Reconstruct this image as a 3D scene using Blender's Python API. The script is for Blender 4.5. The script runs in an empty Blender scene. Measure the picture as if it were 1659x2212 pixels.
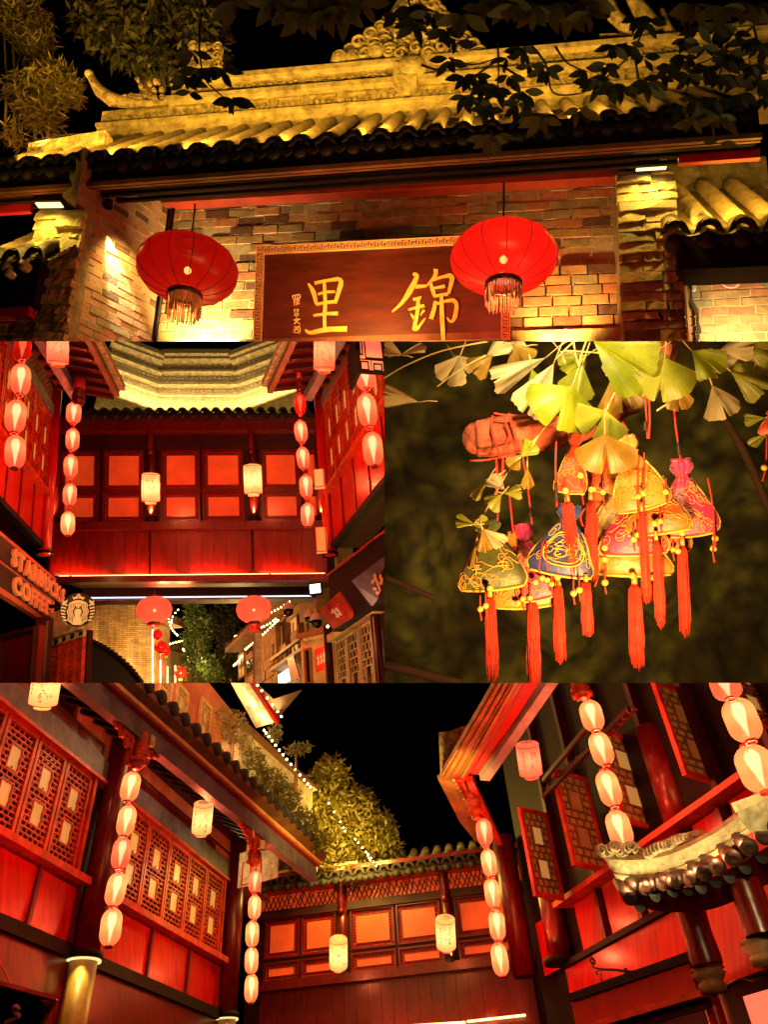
import bpy, bmesh, math, random
from mathutils import Vector, Matrix
random.seed(7)
S = bpy.context.scene
C = S.collection
# ---------------------------------------------------------------- camera, sky, moonlight, exposure
F, CX, CY = 3200.0, 1659.0, 2212.0            # focal length and centre in photo units (3318 x 4424)
PITCH = math.radians(20.0)
cd = bpy.data.cameras.new('camera'); cam = bpy.data.objects.new('camera', cd); C.objects.link(cam)
cam.location = (0, 0, 1.7); cam.rotation_euler = (math.radians(90) + PITCH, 0, 0)
cd.sensor_fit = 'VERTICAL'; cd.sensor_height = 36.0; cd.lens = 36.0 * F / 4424.0
cd.clip_start = 0.05; cd.clip_end = 2000
S.camera = cam
wd = bpy.data.worlds.new('World'); S.world = wd; wd.use_nodes = True
nt = wd.node_tree; bg = nt.nodes['Background']
sky = nt.nodes.new('ShaderNodeTexSky'); sky.sky_type = 'NISHITA'; sky.sun_disc = False
sky.sun_elevation = math.radians(-4); sky.sun_rotation = math.radians(200)
nt.links.new(sky.outputs[0], bg.inputs[0]); bg.inputs[1].default_value = 0.006
sun = bpy.data.lights.new('moon', 'SUN'); sun.energy = 0.012; sun.angle = math.radians(0.5); sun.color = (1, .93, .82)
so = bpy.data.objects.new('moon', sun); C.objects.link(so); so.rotation_euler = (math.radians(50), 0, math.radians(20))
S.view_settings.view_transform = 'Standard'; S.view_settings.look = 'None'
S.view_settings.exposure = 0.0; S.view_settings.gamma = 1.0
S.cycles.use_denoising = True
S.cycles.max_bounces = 6; S.cycles.diffuse_bounces = 1; S.cycles.glossy_bounces = 2
S.cycles.transmission_bounces = 4; S.cycles.transparent_max_bounces = 10
S.cycles.sample_clamp_indirect = 4.0; S.cycles.caustics_reflective = False; S.cycles.caustics_refractive = False
S.cycles.use_light_tree = True
# ---------------------------------------------------------------- photo pixels to places
RC = Matrix.Rotation(math.radians(90) + PITCH, 3, 'X'); LOC = Vector((0, 0, 1.7)); RCI = RC.transposed()
def ray(x, y): return RC @ Vector(((x - CX) / F, -(y - CY) / F, -1.0))
def W(x, y, dep): return LOC + ray(x, y) * dep
def proj(p):
    q = RCI @ (p - LOC); z = -q.z
    return (CX + F * q.x / z, CY - F * q.y / z, z)
def zenith(x, y): return ray(x, y).normalized()
OFF = {1: (0, 0), 2: (0, 1474.7), 3: (1659, 1474.7), 4: (0, 2950.5)}
UPS = {1: zenith(2150, -10500), 2: zenith(830, -6300), 3: (RC @ Vector((0.0, 1, .12))).normalized(), 4: zenith(1370, -1261)}
B1, B2, BX = 1474.7, 2950.5, 1660.0
CLIPS = {1: [('y', B1, -1)], 2: [('y', B1, 1), ('y', B2, -1), ('x', BX, -1)],
         3: [('y', B1, 1), ('y', B2, -1), ('x', BX, 1)], 4: [('y', B2, 1)]}
CUR = 1
def setp(n):
    global CUR
    CUR = n
def P(x, y, dep): ox, oy = OFF[CUR]; return W(x + ox, y + oy, dep)
def px(n, dep): return n * dep / F                       # metres covered by n photo units at a depth
def up(): return UPS[CUR]
def rightv(): return (RC @ Vector((1, 0, 0)))
def clipplane(c):
    kind, val, sgn = c
    if kind == 'y':
        a, b = ray(0, val), ray(3318, val); n = a.cross(b)
        if n.dot(ray(CX, val + 400)) * sgn < 0: n = -n
    else:
        a, b = ray(val, 0), ray(val, 4424); n = a.cross(b)
        if n.dot(ray(val + 400, CY)) * sgn < 0: n = -n
    return n.normalized()
PL = {k: [clipplane(c) for c in v] for k, v in CLIPS.items()}
class Fac:
    """An upright wall: a level line of it is seen through two photo points, a (metres along it) and b (metres up) span it."""
    def __init__(s, l, r, dep, U=None):
        ox, oy = OFF[CUR]; U = U or up()
        A = ray(l[0] + ox, l[1] + oy) * dep; rb = ray(r[0] + ox, r[1] + oy)
        B = rb * (A.dot(U) / rb.dot(U))
        s.set(LOC + A, (B - A).normalized(), U); s.len = (B - A).length
    def set(s, O, Sv, T):
        s.O, s.S, s.T = O.copy(), Sv.copy(), T.copy()
        s.N = s.S.cross(s.T).normalized()
        if s.N.dot(LOC - s.O) < 0: s.N = -s.N
        return s
    def p(s, a, b, d=0.0): return s.O + s.S * a + s.T * b + s.N * d
    def ab(s, x, y, d=0.0):
        ox, oy = OFF[CUR]; r = ray(x + ox, y + oy)
        t = (s.O + s.N * d - LOC).dot(s.N) / r.dot(s.N)
        v = LOC + r * t - s.O - s.N * d
        ss, st, tt = s.S.dot(s.S), s.S.dot(s.T), s.T.dot(s.T)
        vs, vt = v.dot(s.S), v.dot(s.T); det = ss * tt - st * st
        return ((vs * tt - vt * st) / det, (vt * ss - vs * st) / det)
    def rc(s, x0, y0, x1, y1, d=0.0):
        a0, b0 = s.ab(x0, y0, d); a1, b1 = s.ab(x1, y1, d)
        return (min(a0, a1), min(b0, b1), max(a0, a1), max(b0, b1))
    def A(s, x, y, d=0.0): return s.ab(x, y, d)[0]
    def B(s, x, y, d=0.0): return s.ab(x, y, d)[1]
    def pt(s, x, y, d=0.0): a, b = s.ab(x, y, d); return s.p(a, b, d)
    def sub(s, d=0.0, a=0.0, b=0.0): return Fac.__new__(Fac).set(s.p(a, b, d), s.S, s.T)
    @staticmethod
    def quad(q, dep):
        """wall whose four corners (bl, br, tr, tl) are seen at photo points"""
        ox, oy = OFF[CUR]; r = [ray(x + ox, y + oy) for x, y in q]
        M = Matrix(((-r[1].x, r[2].x, -r[3].x), (-r[1].y, r[2].y, -r[3].y), (-r[1].z, r[2].z, -r[3].z)))
        l = M.inverted() @ (-r[0]); A = r[0] * dep; Bq, D = r[1] * dep * l[0], r[3] * dep * l[2]
        f = Fac.__new__(Fac).set(LOC + A, (Bq - A).normalized(), (D - A).normalized()); f.len = (Bq - A).length; return f
    def dep(s, a, b, d=0.0): return proj(s.p(a, b, d))[2]
def dep_of(p): return proj(p)[2]
# ---------------------------------------------------------------- meshes
class MB:
    def __init__(s): s.v = []; s.f = []; s.sm = []
    def add(s, vs, fs, smooth=False):
        o = len(s.v); s.v.extend(vs)
        for f in fs: s.f.append([i + o for i in f]); s.sm.append(smooth)
        return s
    def hexa(s, p):
        return s.add(p, [(3, 2, 1, 0), (4, 5, 6, 7), (0, 1, 5, 4), (1, 2, 6, 5), (2, 3, 7, 6), (3, 0, 4, 7)])
    def fbox(s, fc, r, d0, d1):
        a0, b0, a1, b1 = r
        return s.hexa([fc.p(a0, b0, d0), fc.p(a1, b0, d0), fc.p(a1, b1, d0), fc.p(a0, b1, d0),
                       fc.p(a0, b0, d1), fc.p(a1, b0, d1), fc.p(a1, b1, d1), fc.p(a0, b1, d1)])
    def box(s, c, X, Y, Z):
        """half-axis vectors"""
        return s.hexa([c - X - Y - Z, c + X - Y - Z, c + X + Y - Z, c - X + Y - Z, c - X - Y + Z, c + X - Y + Z, c + X + Y + Z, c - X + Y + Z])
    def bar(s, p, q, w, h, upv):
        d = (q - p); dn = d.normalized(); x = dn.cross(upv).normalized(); y = x.cross(dn)
        return s.box((p + q) / 2, x * w / 2, y * h / 2, d / 2)
    def tube(s, path, rad, n=8, cap=True, ref=None):
        m = len(path)
        if not hasattr(rad, '__len__'): rad = [rad] * m
        vs = []
        prev = ref
        for i, p in enumerate(path):
            t = (path[min(i + 1, m - 1)] - path[max(i - 1, 0)]).normalized()
            if prev is None: prev = Vector((0, 0, 1)) if abs(t.z) < .9 else Vector((1, 0, 0))
            x = (prev - t * prev.dot(t))
            x = x.normalized() if x.length > 1e-6 else t.orthogonal().normalized()
            prev = x; y = t.cross(x)
            for k in range(n):
                a = 2 * math.pi * k / n
                vs.append(p + (x * math.cos(a) + y * math.sin(a)) * rad[i])
        fs = [(i * n + k, i * n + (k + 1) % n, (i + 1) * n + (k + 1) % n, (i + 1) * n + k) for i in range(m - 1) for k in range(n)]
        s.add(vs, fs, True)
        if cap:
            o = len(s.v) - m * n
            s.f.append([o + k for k in reversed(range(n))]); s.sm.append(False)
            s.f.append([o + (m - 1) * n + k for k in range(n)]); s.sm.append(False)
        return s
    def lathe(s, o, ax, prof, n=20, ref=None, arc=(0, 1)):
        ax = ax.normalized(); x = ref or rightv(); x = (x - ax * x.dot(ax)).normalized(); y = ax.cross(x)
        full = arc == (0, 1); cols = n if full else n + 1
        vs = []
        for r, h in prof:
            for k in range(cols):
                a = 2 * math.pi * (arc[0] + (arc[1] - arc[0]) * k / n)
                vs.append(o + ax * h + (x * math.cos(a) + y * math.sin(a)) * r)
        fs = []
        for i in range(len(prof) - 1):
            for k in range(n):
                k2 = (k + 1) % cols
                fs.append((i * cols + k, i * cols + k2, (i + 1) * cols + k2, (i + 1) * cols + k))
        return s.add(vs, fs, True)
    def prism(s, poly, vec):
        n = len(poly)
        return s.add(list(poly) + [p + vec for p in poly],
                     [list(reversed(range(n))), list(range(n, 2 * n))] + [(i, (i + 1) % n, n + (i + 1) % n, n + i) for i in range(n)])
    def sphere(s, c, r, n=10, m=6, sq=None):
        prof = [(max(1e-4, math.sin(math.pi * i / m)) * r, -math.cos(math.pi * i / m) * r * (sq or 1)) for i in range(m + 1)]
        return s.lathe(c, up(), prof, n)
    def build(s, name, mat, parent=None, kind=None, label=None, panel=None, fill=True):
        pn = CUR if panel is None else panel
        if not s.v: return None
        pr = [proj(v) for v in s.v]
        out = [False] * len(s.v); cut = []
        for c, n in zip(CLIPS[pn], PL[pn]):
            j = 0 if c[0] == 'x' else 1
            o = [(q[j] - c[1]) * c[2] < -.01 for q in pr]
            if all(o): return None
            if any(o): cut.append(n)
        base = Vector((0, 0, 0)); q = parent
        while q is not None: base += q.location; q = q.parent
        me = bpy.data.meshes.new(name)
        if not cut:
            me.from_pydata([v - base for v in s.v], [], s.f)
            if any(s.sm): me.polygons.foreach_set('use_smooth', s.sm)
        else:
            bm = bmesh.new(); bv = [bm.verts.new(v - base) for v in s.v]
            for f, smo in zip(s.f, s.sm):
                try: bm.faces.new([bv[i] for i in f]).smooth = smo
                except ValueError: pass
            for n in cut:
                r = bmesh.ops.bisect_plane(bm, geom=bm.verts[:] + bm.edges[:] + bm.faces[:], dist=1e-5, plane_co=LOC - base, plane_no=n, clear_inner=True)
                if fill and len(s.f) < 400:
                    ed = [e for e in r['geom_cut'] if isinstance(e, bmesh.types.BMEdge) and e.is_boundary]
                    if ed:
                        try: bmesh.ops.holes_fill(bm, edges=ed, sides=0)
                        except Exception: pass
            if not bm.faces: bm.free(); return None
            bm.to_mesh(me); bm.free()
        o = bpy.data.objects.new(name, me); C.objects.link(o)
        if mat is not None: me.materials.append(MAT[mat] if isinstance(mat, str) else mat)
        if parent is not None: o.parent = parent
        if kind: o['kind'] = kind
        if label: o['label'] = label
        return o
def thing(name, label, cat, loc, group=None):
    o = bpy.data.objects.new(name, None); C.objects.link(o); o.location = loc
    o.empty_display_size = .1
    o['label'] = label; o['category'] = cat
    if group: o['group'] = group
    return o
def tag(o, label, cat, group=None):
    if o is None: return None
    o['label'] = label; o['category'] = cat
    if group: o['group'] = group
    return o
def lamp(kind, loc, energy, color, size=.05, aim=None, spot=None, blend=.5, sy=None, parent=None, spread=None):
    l = bpy.data.lights.new('lamp_or_fill', kind); l.energy = energy; l.color = color
    if kind == 'AREA':
        l.shape = 'RECTANGLE'; l.size = size; l.size_y = sy or size
        if spread: l.spread = math.radians(spread)
    else: l.shadow_soft_size = size
    if kind == 'SPOT': l.spot_size = math.radians(spot or 90); l.spot_blend = blend
    o = bpy.data.objects.new('lamp_or_fill', l); C.objects.link(o)
    base = Vector((0, 0, 0)); q = parent
    while q is not None: base += q.location; q = q.parent
    o.location = loc - base
    if aim is not None: o.rotation_euler = (aim).to_track_quat('-Z', 'Y').to_euler()
    if parent is not None: o.parent = parent
    return o
# ---------------------------------------------------------------- materials
MAT = {}
def nmat(name):
    m = bpy.data.materials.new(name); m.use_nodes = True; MAT[name] = m
    t = m.node_tree; return m, t, t.nodes['Principled BSDF']
def mat(name, col, rough=.6, var=.25, scale=6.0, bump=0.0, bscale=40.0, metal=0.0, coat=0.0, col2=None, emis=None, estr=0.0, stretch=None, spec=.5, dist=.01):
    m, t, b = nmat(name); N, L = t.nodes, t.links
    geo = N.new('ShaderNodeNewGeometry'); vec = geo.outputs['Position']
    if stretch:
        mp = N.new('ShaderNodeMapping'); mp.inputs['Scale'].default_value = stretch; L.new(vec, mp.inputs[0]); vec = mp.outputs[0]
    nz = N.new('ShaderNodeTexNoise'); nz.inputs['Scale'].default_value = scale; nz.inputs['Detail'].default_value = 5; nz.inputs['Roughness'].default_value = .62
    L.new(vec, nz.inputs['Vector'])
    rp = N.new('ShaderNodeValToRGB'); e = rp.color_ramp.elements
    e[0].position, e[1].position = .3, .72
    c2 = col2 or tuple(min(1, c * (1 + var)) for c in col)
    e[0].color = (*[c * (1 - var) for c in col], 1); e[1].color = (*c2, 1)
    L.new(nz.outputs['Fac'], rp.inputs[0]); L.new(rp.outputs[0], b.inputs['Base Color'])
    b.inputs['Roughness'].default_value = rough; b.inputs['Metallic'].default_value = metal
    b.inputs['Coat Weight'].default_value = coat; b.inputs['Coat Roughness'].default_value = .2
    b.inputs['Specular IOR Level'].default_value = spec
    if bump:
        n2 = N.new('ShaderNodeTexNoise'); n2.inputs['Scale'].default_value = bscale; n2.inputs['Detail'].default_value = 4
        L.new(vec, n2.inputs['Vector'])
        bp = N.new('ShaderNodeBump'); bp.inputs['Strength'].default_value = bump; bp.inputs['Distance'].default_value = dist
        L.new(n2.outputs['Fac'], bp.inputs['Height']); L.new(bp.outputs[0], b.inputs['Normal'])
    if emis:
        b.inputs['Emission Color'].default_value = (*emis, 1); b.inputs['Emission Strength'].default_value = estr
    return m
def glow(name, col, strength):
    m = bpy.data.materials.new(name); m.use_nodes = True; t = m.node_tree; t.nodes.clear()
    e = t.nodes.new('ShaderNodeEmission'); e.inputs[0].default_value = (*col, 1); e.inputs[1].default_value = strength
    o = t.nodes.new('ShaderNodeOutputMaterial'); t.links.new(e.outputs[0], o.inputs[0]); MAT[name] = m; return m
def silk(name, col, trans=.3, clear=.12, estr=0.0, ecol=None, rough=.35, clear_col=None):
    """thin lantern skin: translucent cloth that lets some light straight through"""
    m = bpy.data.materials.new(name); m.use_nodes = True; t = m.node_tree; t.nodes.clear(); N, L = t.nodes, t.links
    o = N.new('ShaderNodeOutputMaterial')
    tl = N.new('ShaderNodeBsdfTranslucent'); tl.inputs[0].default_value = (*col, 1)
    pb = N.new('ShaderNodeBsdfPrincipled'); pb.inputs['Base Color'].default_value = (*col, 1); pb.inputs['Roughness'].default_value = rough
    if estr:
        pb.inputs['Emission Color'].default_value = (*(ecol or col), 1); pb.inputs['Emission Strength'].default_value = estr
    tp = N.new('ShaderNodeBsdfTransparent'); tp.inputs[0].default_value = (*(clear_col or col), 1)
    m1 = N.new('ShaderNodeMixShader'); m1.inputs[0].default_value = trans; L.new(pb.outputs[0], m1.inputs[1]); L.new(tl.outputs[0], m1.inputs[2])
    m2 = N.new('ShaderNodeMixShader'); m2.inputs[0].default_value = clear; L.new(m1.outputs[0], m2.inputs[1]); L.new(tp.outputs[0], m2.inputs[2])
    L.new(m2.outputs[0], o.inputs[0]); MAT[name] = m; return m
def leafmat(name, col, col2, trans=.4, rough=.5, scale=9):
    m = mat(name, col, rough=rough, scale=scale, col2=col2, var=.35); t = m.node_tree; N, L = t.nodes, t.links
    b = N['Principled BSDF']; o = N['Material Output']
    tl = N.new('ShaderNodeBsdfTranslucent'); mx = N.new('ShaderNodeMixShader'); mx.inputs[0].default_value = trans
    L.new(b.inputs['Base Color'].links[0].from_socket, tl.inputs[0])
    L.new(b.outputs[0], mx.inputs[1]); L.new(tl.outputs[0], mx.inputs[2]); L.new(mx.outputs[0], o.inputs[0]); return m
mat('brick', (.34, .20, .09), .85, .35, 9, .6, 60, col2=(.46, .29, .13))
mat('brick_dark', (.10, .05, .03), .85, .5, 12, .6, 60)
mat('brick_grey', (.24, .20, .11), .85, .35, 10, .6, 60)
mat('brick_red', (.36, .15, .07), .85, .35, 10, .6, 60)
mat('brick_side', (.34, .20, .10), .85, .35, 9, .5, 70, col2=(.44, .27, .14))
mat('mortar', (.36, .29, .19), .95, .3, 20, .5, 90)
mat('rock', (.32, .26, .11), .9, .5, 8, .9, 35, col2=(.46, .36, .16))
mat('rock_dark', (.15, .12, .05), .9, .5, 8, .9, 35)
mat('tile', (.10, .075, .045), .75, .4, 14, .4, 50)
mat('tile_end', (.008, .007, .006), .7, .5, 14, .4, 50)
mat('plaster', (.60, .50, .29), .85, .6, 9, .9, 26, col2=(.78, .66, .40), dist=.02)
mat('carving', (.46, .36, .19), .85, .7, 14, 1.0, 34, col2=(.74, .62, .36), dist=.02)
mat('black_wood', (.009, .006, .005), .6, .4, 8, .2, 40, spec=.15)
mat('brown_wood', (.16, .07, .03), .5, .4, 5, .3, 30)
mat('red_paint', (.48, .012, .006), .45, .3, 4, .15, 30)
mat('red_lacquer', (.56, .008, .005), .24, .35, 3, .20, 6, coat=.4, stretch=(5, 5, .5))
mat('dark_lacquer', (.115, .004, .003), .30, .5, 4, .25, 8, coat=.15, stretch=(4, 4, .5))
mat('deep_wood', (.034, .004, .003), .45, .5, 5, .2, 30, spec=.3)
mat('orange_wood', (.55, .045, .012), .42, .5, 7, .3, 40)
mat('blue_beam', (.13, .12, .17), .5, .5, 5, .4, 25)
mat('gold', (.80, .52, .10), .4, .2, 10, .2, 60)
mat('gold_pale', (.78, .58, .28), .55, .25, 10)
mat('board_red', (.070, .013, .006), .45, .45, 3, .25, 30, stretch=(1, 1, 5))
mat('wire', (.012, .011, .010), .6, .2)
mat('wire_pale', (.6, .55, .45), .6, .2)
mat('metal', (.3, .3, .31), .35, .2, metal=.9)
mat('clip', (.75, .8, .85), .4, .1)
mat('leaf_dark', (.018, .022, .006), .55, .4, 10)
# ---------------------------------------------------------------- shared builders
def leafmesh(name, m, kind='oval'):
    if kind == 'oval':
        ys = [(0, .02), (.12, .2), (.32, .42), (.55, .48), (.78, .3), (.92, .12), (1, .0)]
    else:
        ys = [(0, .05), (.3, .5), (.7, .35), (1, 0)]
    vs, fs = [], []
    for y, w in ys: vs += [(-w, y, .10 * w - .12 * y * y), (0, y, -.12 * y * y), (w, y, .10 * w - .12 * y * y)]
    for i in range(len(ys) - 1):
        a = i * 3
        fs += [(a, a + 1, a + 4, a + 3), (a + 1, a + 2, a + 5, a + 4)]
    me = bpy.data.meshes.new(name); me.from_pydata(vs, [], fs); me.materials.append(MAT[m])
    me.polygons.foreach_set('use_smooth', [True] * len(fs)); return me
def frame_matrix(pos, ydir, znorm, sx, sy, sz=None):
    y = ydir.normalized(); z = (znorm - y * znorm.dot(y))
    z = z.normalized() if z.length > 1e-5 else y.orthogonal().normalized()
    x = y.cross(z)
    M = Matrix((x * sx, y * sy, z * (sz or sx))).transposed().to_4x4(); M.translation = pos
    return M
def put(name, me, M, parent):
    o = bpy.data.objects.new(name, me); C.objects.link(o); o.parent = parent
    base = Vector((0, 0, 0)); q = parent
    while q is not None: base += q.location; q = q.parent
    M = M.copy(); M.translation = M.translation - base; o.matrix_local = M
    return o
def inside(p, m=0):
    x, y, z = proj(p)
    for c in CLIPS[CUR]:
        if ((x if c[0] == 'x' else y) - c[1]) * c[2] < m: return False
    return True
def foliage(name, m, blobs, leaf, parent=None, seed=1, ratio=.35, droop=0.0, kind=None, view=None):
    """many leaf faces spread in a crown's volume; blobs = [(centre, radius vec3 (right, up, depth) or float, count)]"""
    rnd = random.Random(seed); mb = MB(); U = up(); R = rightv(); D = U.cross(R)
    for c, rad, n in blobs:
        r3 = rad if isinstance(rad, tuple) else (rad, rad, rad)
        for _ in range(n):
            while True:
                a, b, e = rnd.uniform(-1, 1), rnd.uniform(-1, 1), rnd.uniform(-1, 1)
                q = a * a + b * b + e * e
                if .15 < q < 1: break
            p = c + R * a * r3[0] + U * b * r3[1] + D * e * r3[2]
            d = Vector((rnd.gauss(0, 1), rnd.gauss(0, 1), rnd.gauss(0, 1))) - U * droop
            d.normalize(); nn = Vector((rnd.gauss(0, 1), rnd.gauss(0, 1), rnd.gauss(0, 1)))
            x = d.cross(nn).normalized(); l = leaf * rnd.uniform(.6, 1.35); w = l * ratio
            mb.add([p, p + d * l * .45 + x * w * .5, p + d * l, p + d * l * .45 - x * w * .5], [(0, 1, 2, 3)])
    return mb.build(name, m, parent, kind=kind, fill=False)
def brick_field(fc, parent, r, d, bw, bh, mats, seed=0, joint=.008, rough=.006, deep=.03, d_of=None, mix=None, name='brick', maxn=10**9, skip=None):
    rnd = random.Random(seed); a0, b0, a1, b1 = r; row = 0; b = b0; n = 0
    while b < b1 - .01:
        h = min(bh, b1 - b); a = a0 - (bw / 2 if row % 2 else 0)
        while a < a1 - .01:
            w = bw * rnd.uniform(.92, 1.08) if mix is None else bw * rnd.choice(mix)
            x0, x1 = max(a, a0), min(a + w, a1); a += w
            if x1 - x0 < .03: continue
            if skip and skip((x0 + x1) / 2, b + h / 2): continue
            dd = d + (d_of((x0 + x1) / 2, b + h / 2) if d_of else 0) + rnd.uniform(-rough, rough)
            j = joint / 2; A0, A1, C0, C1 = x0 + j, x1 - j, b + j, b + h - j
            k = joint * .6; mb = MB(); dz = dd - deep
            q = lambda aa, bb, e: fc.p(aa + rnd.uniform(-rough, rough) * .5, bb + rnd.uniform(-rough, rough) * .5, e)
            mb.hexa([fc.p(A0, C0, dz), fc.p(A1, C0, dz), fc.p(A1, C1, dz), fc.p(A0, C1, dz),
                     q(A0 + k, C0 + k, dd), q(A1 - k, C0 + k, dd), q(A1 - k, C1 - k, dd), q(A0 + k, C1 - k, dd)])
            o = mb.build(name, rnd.choice(mats), parent)
            n += o is not None
        b += h; row += 1
    return n
def tile_roof(fc, parent, a0, n, step, length, r, m='tile', mend='tile_end', seg=.22, ends=True, caps=True, drop=.10, pans=True, clip=None, drip=True, skip=()):
    """fc: a up-slope frame (S along the eave, T up the slope, N out of the roof). barrel rows with pans between."""
    mb_n = max(1, int(round(length / seg)))
    for k in range(n):
        a = a0 + k * step
        mb = MB(); prof = []
        vs, fs = [], []
        K = 6; rows = []
        for i in range(mb_n):
            t0, t1 = length * i / mb_n, length * (i + 1) / mb_n
            for t, rr in ((t0, r * 1.06), (t1, r * .94)): rows.append((t, rr))
        for t, rr in rows:
            for j in range(K + 1):
                an = math.pi * j / K
                vs.append(fc.p(a - math.cos(an) * rr, t, math.sin(an) * rr))
        for i in range(len(rows) - 1):
            for j in range(K): fs.append((i * (K + 1) + j, i * (K + 1) + j + 1, (i + 1) * (K + 1) + j + 1, (i + 1) * (K + 1) + j))
        mb.add(vs, fs, True).build('barrel_tile', m, parent)
        if pans:
            mb = MB(); vs, fs = [], []; rows = []
            ps = max(1, int(round(length / (seg * .4))))
            for i in range(ps):
                t0, t1 = length * i / ps, length * (i + 1) / ps
                rows += [(t0, .012), (t1, 0)]
            for t, dz in rows:
                for j in range(K + 1):
                    an = math.pi * j / K; w = step * .5
                    vs.append(fc.p(a + step / 2 - math.cos(an) * w, t, -math.sin(an) * r * .8 + dz))
            for i in range(len(rows) - 1):
                for j in range(K): fs.append((i * (K + 1) + j, i * (K + 1) + j + 1, (i + 1) * (K + 1) + j + 1, (i + 1) * (K + 1) + j))
            mb.add(vs, fs, True).build('pan_tile', m, parent)
        if ends:
            U = up()
            f = Fac.__new__(Fac).set(fc.p(a, -.012), fc.S, U)
            if f.N.dot(LOC - f.O) < 0: f.N = -f.N
            mb = MB(); K2 = 10
            poly = [f.p(math.cos(math.pi * j / K2) * r * 1.25, math.sin(math.pi * j / K2) * r * 1.25, .0) for j in range(K2 + 1)]
            low = [f.p(math.cos(math.pi * j / K2) * r * .8 * (1 - .0), -.1 * r + math.sin(math.pi * j / K2) * r * .55, .0) for j in reversed(range(K2 + 1))]
            # crescent cover end: outer arc with drooping tips
            outer = [f.p(-r * 1.5, -r * .55)] + [f.p(-math.cos(math.pi * j / K2) * r * 1.22, math.sin(math.pi * j / K2) * r * 1.15) for j in range(1, K2)] + [f.p(r * 1.5, -r * .55)]
            inner = [f.p(math.cos(math.pi * j / K2) * r * .72, math.sin(math.pi * j / K2) * r * .62 - r * .12) for j in range(K2 + 1)]
            mb.prism(outer + inner, f.N * .03)
            mb.build('tile_end_cap', mend, parent)
            if drip:
                mb = MB(); g = f.sub(-.03, 0, -r * 1.15)
                mb.lathe(g.O, g.N, [(1e-4, .03), (r * .86, .03), (r * .92, .015), (r * .92, -.02)], 14, ref=fc.S)
                mb.build('round_tile_end', mend, parent)
                mb = MB(); g = f.sub(-.02, step / 2, -r * .9)
                pl = [g.p(-step * .30, r * .35), g.p(-step * .22, -r * .35), g.p(0, -r * .95), g.p(step * .22, -r * .35), g.p(step * .30, r * .35), g.p(0, -r * .02)]
                mb.prism(pl, g.N * .02).build('drip_tile', mend, parent)
def ribbon(mb, fc, pts, w, d0, d1, conv=None):
    """flat brush stroke of given widths along pts (a,b) on a wall, raised d0..d1"""
    n = len(pts); L, R = [], []
    ws = w if hasattr(w, '__len__') else [w] * n
    for i in range(n):
        p0, p1 = Vector(pts[max(0, i - 1)]), Vector(pts[min(n - 1, i + 1)])
        t = (p1 - p0).normalized() if (p1 - p0).length else Vector((1, 0)); nn = Vector((-t.y, t.x)); c = Vector(pts[i])
        L.append(c + nn * ws[i] / 2); R.append(c - nn * ws[i] / 2)
    for i in range(n - 1):
        q = [R[i], R[i + 1], L[i + 1], L[i]]
        mb.hexa([fc.p(v.x, v.y, d0) for v in q] + [fc.p(v.x, v.y, d1) for v in q])
def smooth_pts(pts, k=4):
    if len(pts) < 3: return [tuple(p) for p in pts]
    out = []
    for i in range(len(pts) - 1):
        p0, p1, p2, p3 = [Vector(pts[max(0, min(len(pts) - 1, j))]) for j in (i - 1, i, i + 1, i + 2)]
        for s in range(k):
            t = s / k
            out.append(tuple(.5 * ((2 * p1) + (p2 - p0) * t + (2 * p0 - 5 * p1 + 4 * p2 - p3) * t * t + (3 * p1 - p0 - 3 * p2 + p3) * t ** 3)))
    return out + [tuple(pts[-1])]
def spiral(c, X, Y, r0, r1, turns, n=22):
    out = []
    for i in range(n):
        t = i / (n - 1); a = turns * 2 * math.pi * t; r = r0 + (r1 - r0) * t
        out.append(c + X * math.cos(a) * r + Y * math.sin(a) * r)
    return out
# ---- lanterns
SKIN = bpy.data.collections.new('lantern_skins')
BULB = bpy.data.collections.new('lantern_bulbs')
def bulb_obj(o):
    if o is not None: SKIN.objects.link(o); BULB.objects.link(o)
    return o
def skin_obj(o):
    if o is not None: SKIN.objects.link(o)
    return o
def glow_light(c, power, col, r, t, inner):
    l = lamp('POINT', c, power, col, r, parent=t)
    l.light_linking.receiver_collection = SKIN; l.light_linking.blocker_collection = SKIN
    l = lamp('POINT', c, inner, (1, .72, .45), r, parent=t); l.light_linking.blocker_collection = BULB; l.light_linking.receiver_collection = BULB
silk('silk_red', (.62, .010, .006), .30, .16, rough=.32, clear_col=(1, .30, .16))
silk('silk_red_bright', (.85, .014, .010), .42, .16, rough=.32, clear_col=(1, .30, .16))
silk('silk_pink', (1.0, .19, .10), .75, .26, .50, (1.0, .13, .06), clear_col=(1, .80, .66))
silk('silk_cream', (1.0, .36, .16), .8, .28, .65, (1.0, .30, .11), clear_col=(1, .86, .70))
silk('paper_pink', (1.0, .26, .16), .75, .12, .42, (1.0, .13, .07))
silk('paper_cream', (1.0, .62, .30), .8, .14, .62, (1.0, .46, .15))
glow('bulb', (1, .62, .28), 26.0)
glow('bulb_core', (1, .80, .5), 9.0); glow('hot_core', (1, .80, .46), 3.6)
mat('cap_dark', (.05, .012, .008), .4, .3)
mat('cap_red', (.45, .02, .015), .4, .3)
mat('print_dark', (.10, .03, .02), .7, .2)
mat('print_red', (.5, .02, .015), .7, .2)
mat('fringe_gold', (.70, .50, .16), .6, .4, 30)
mat('fringe_red', (.62, .03, .02), .7, .4, 30)
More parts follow.
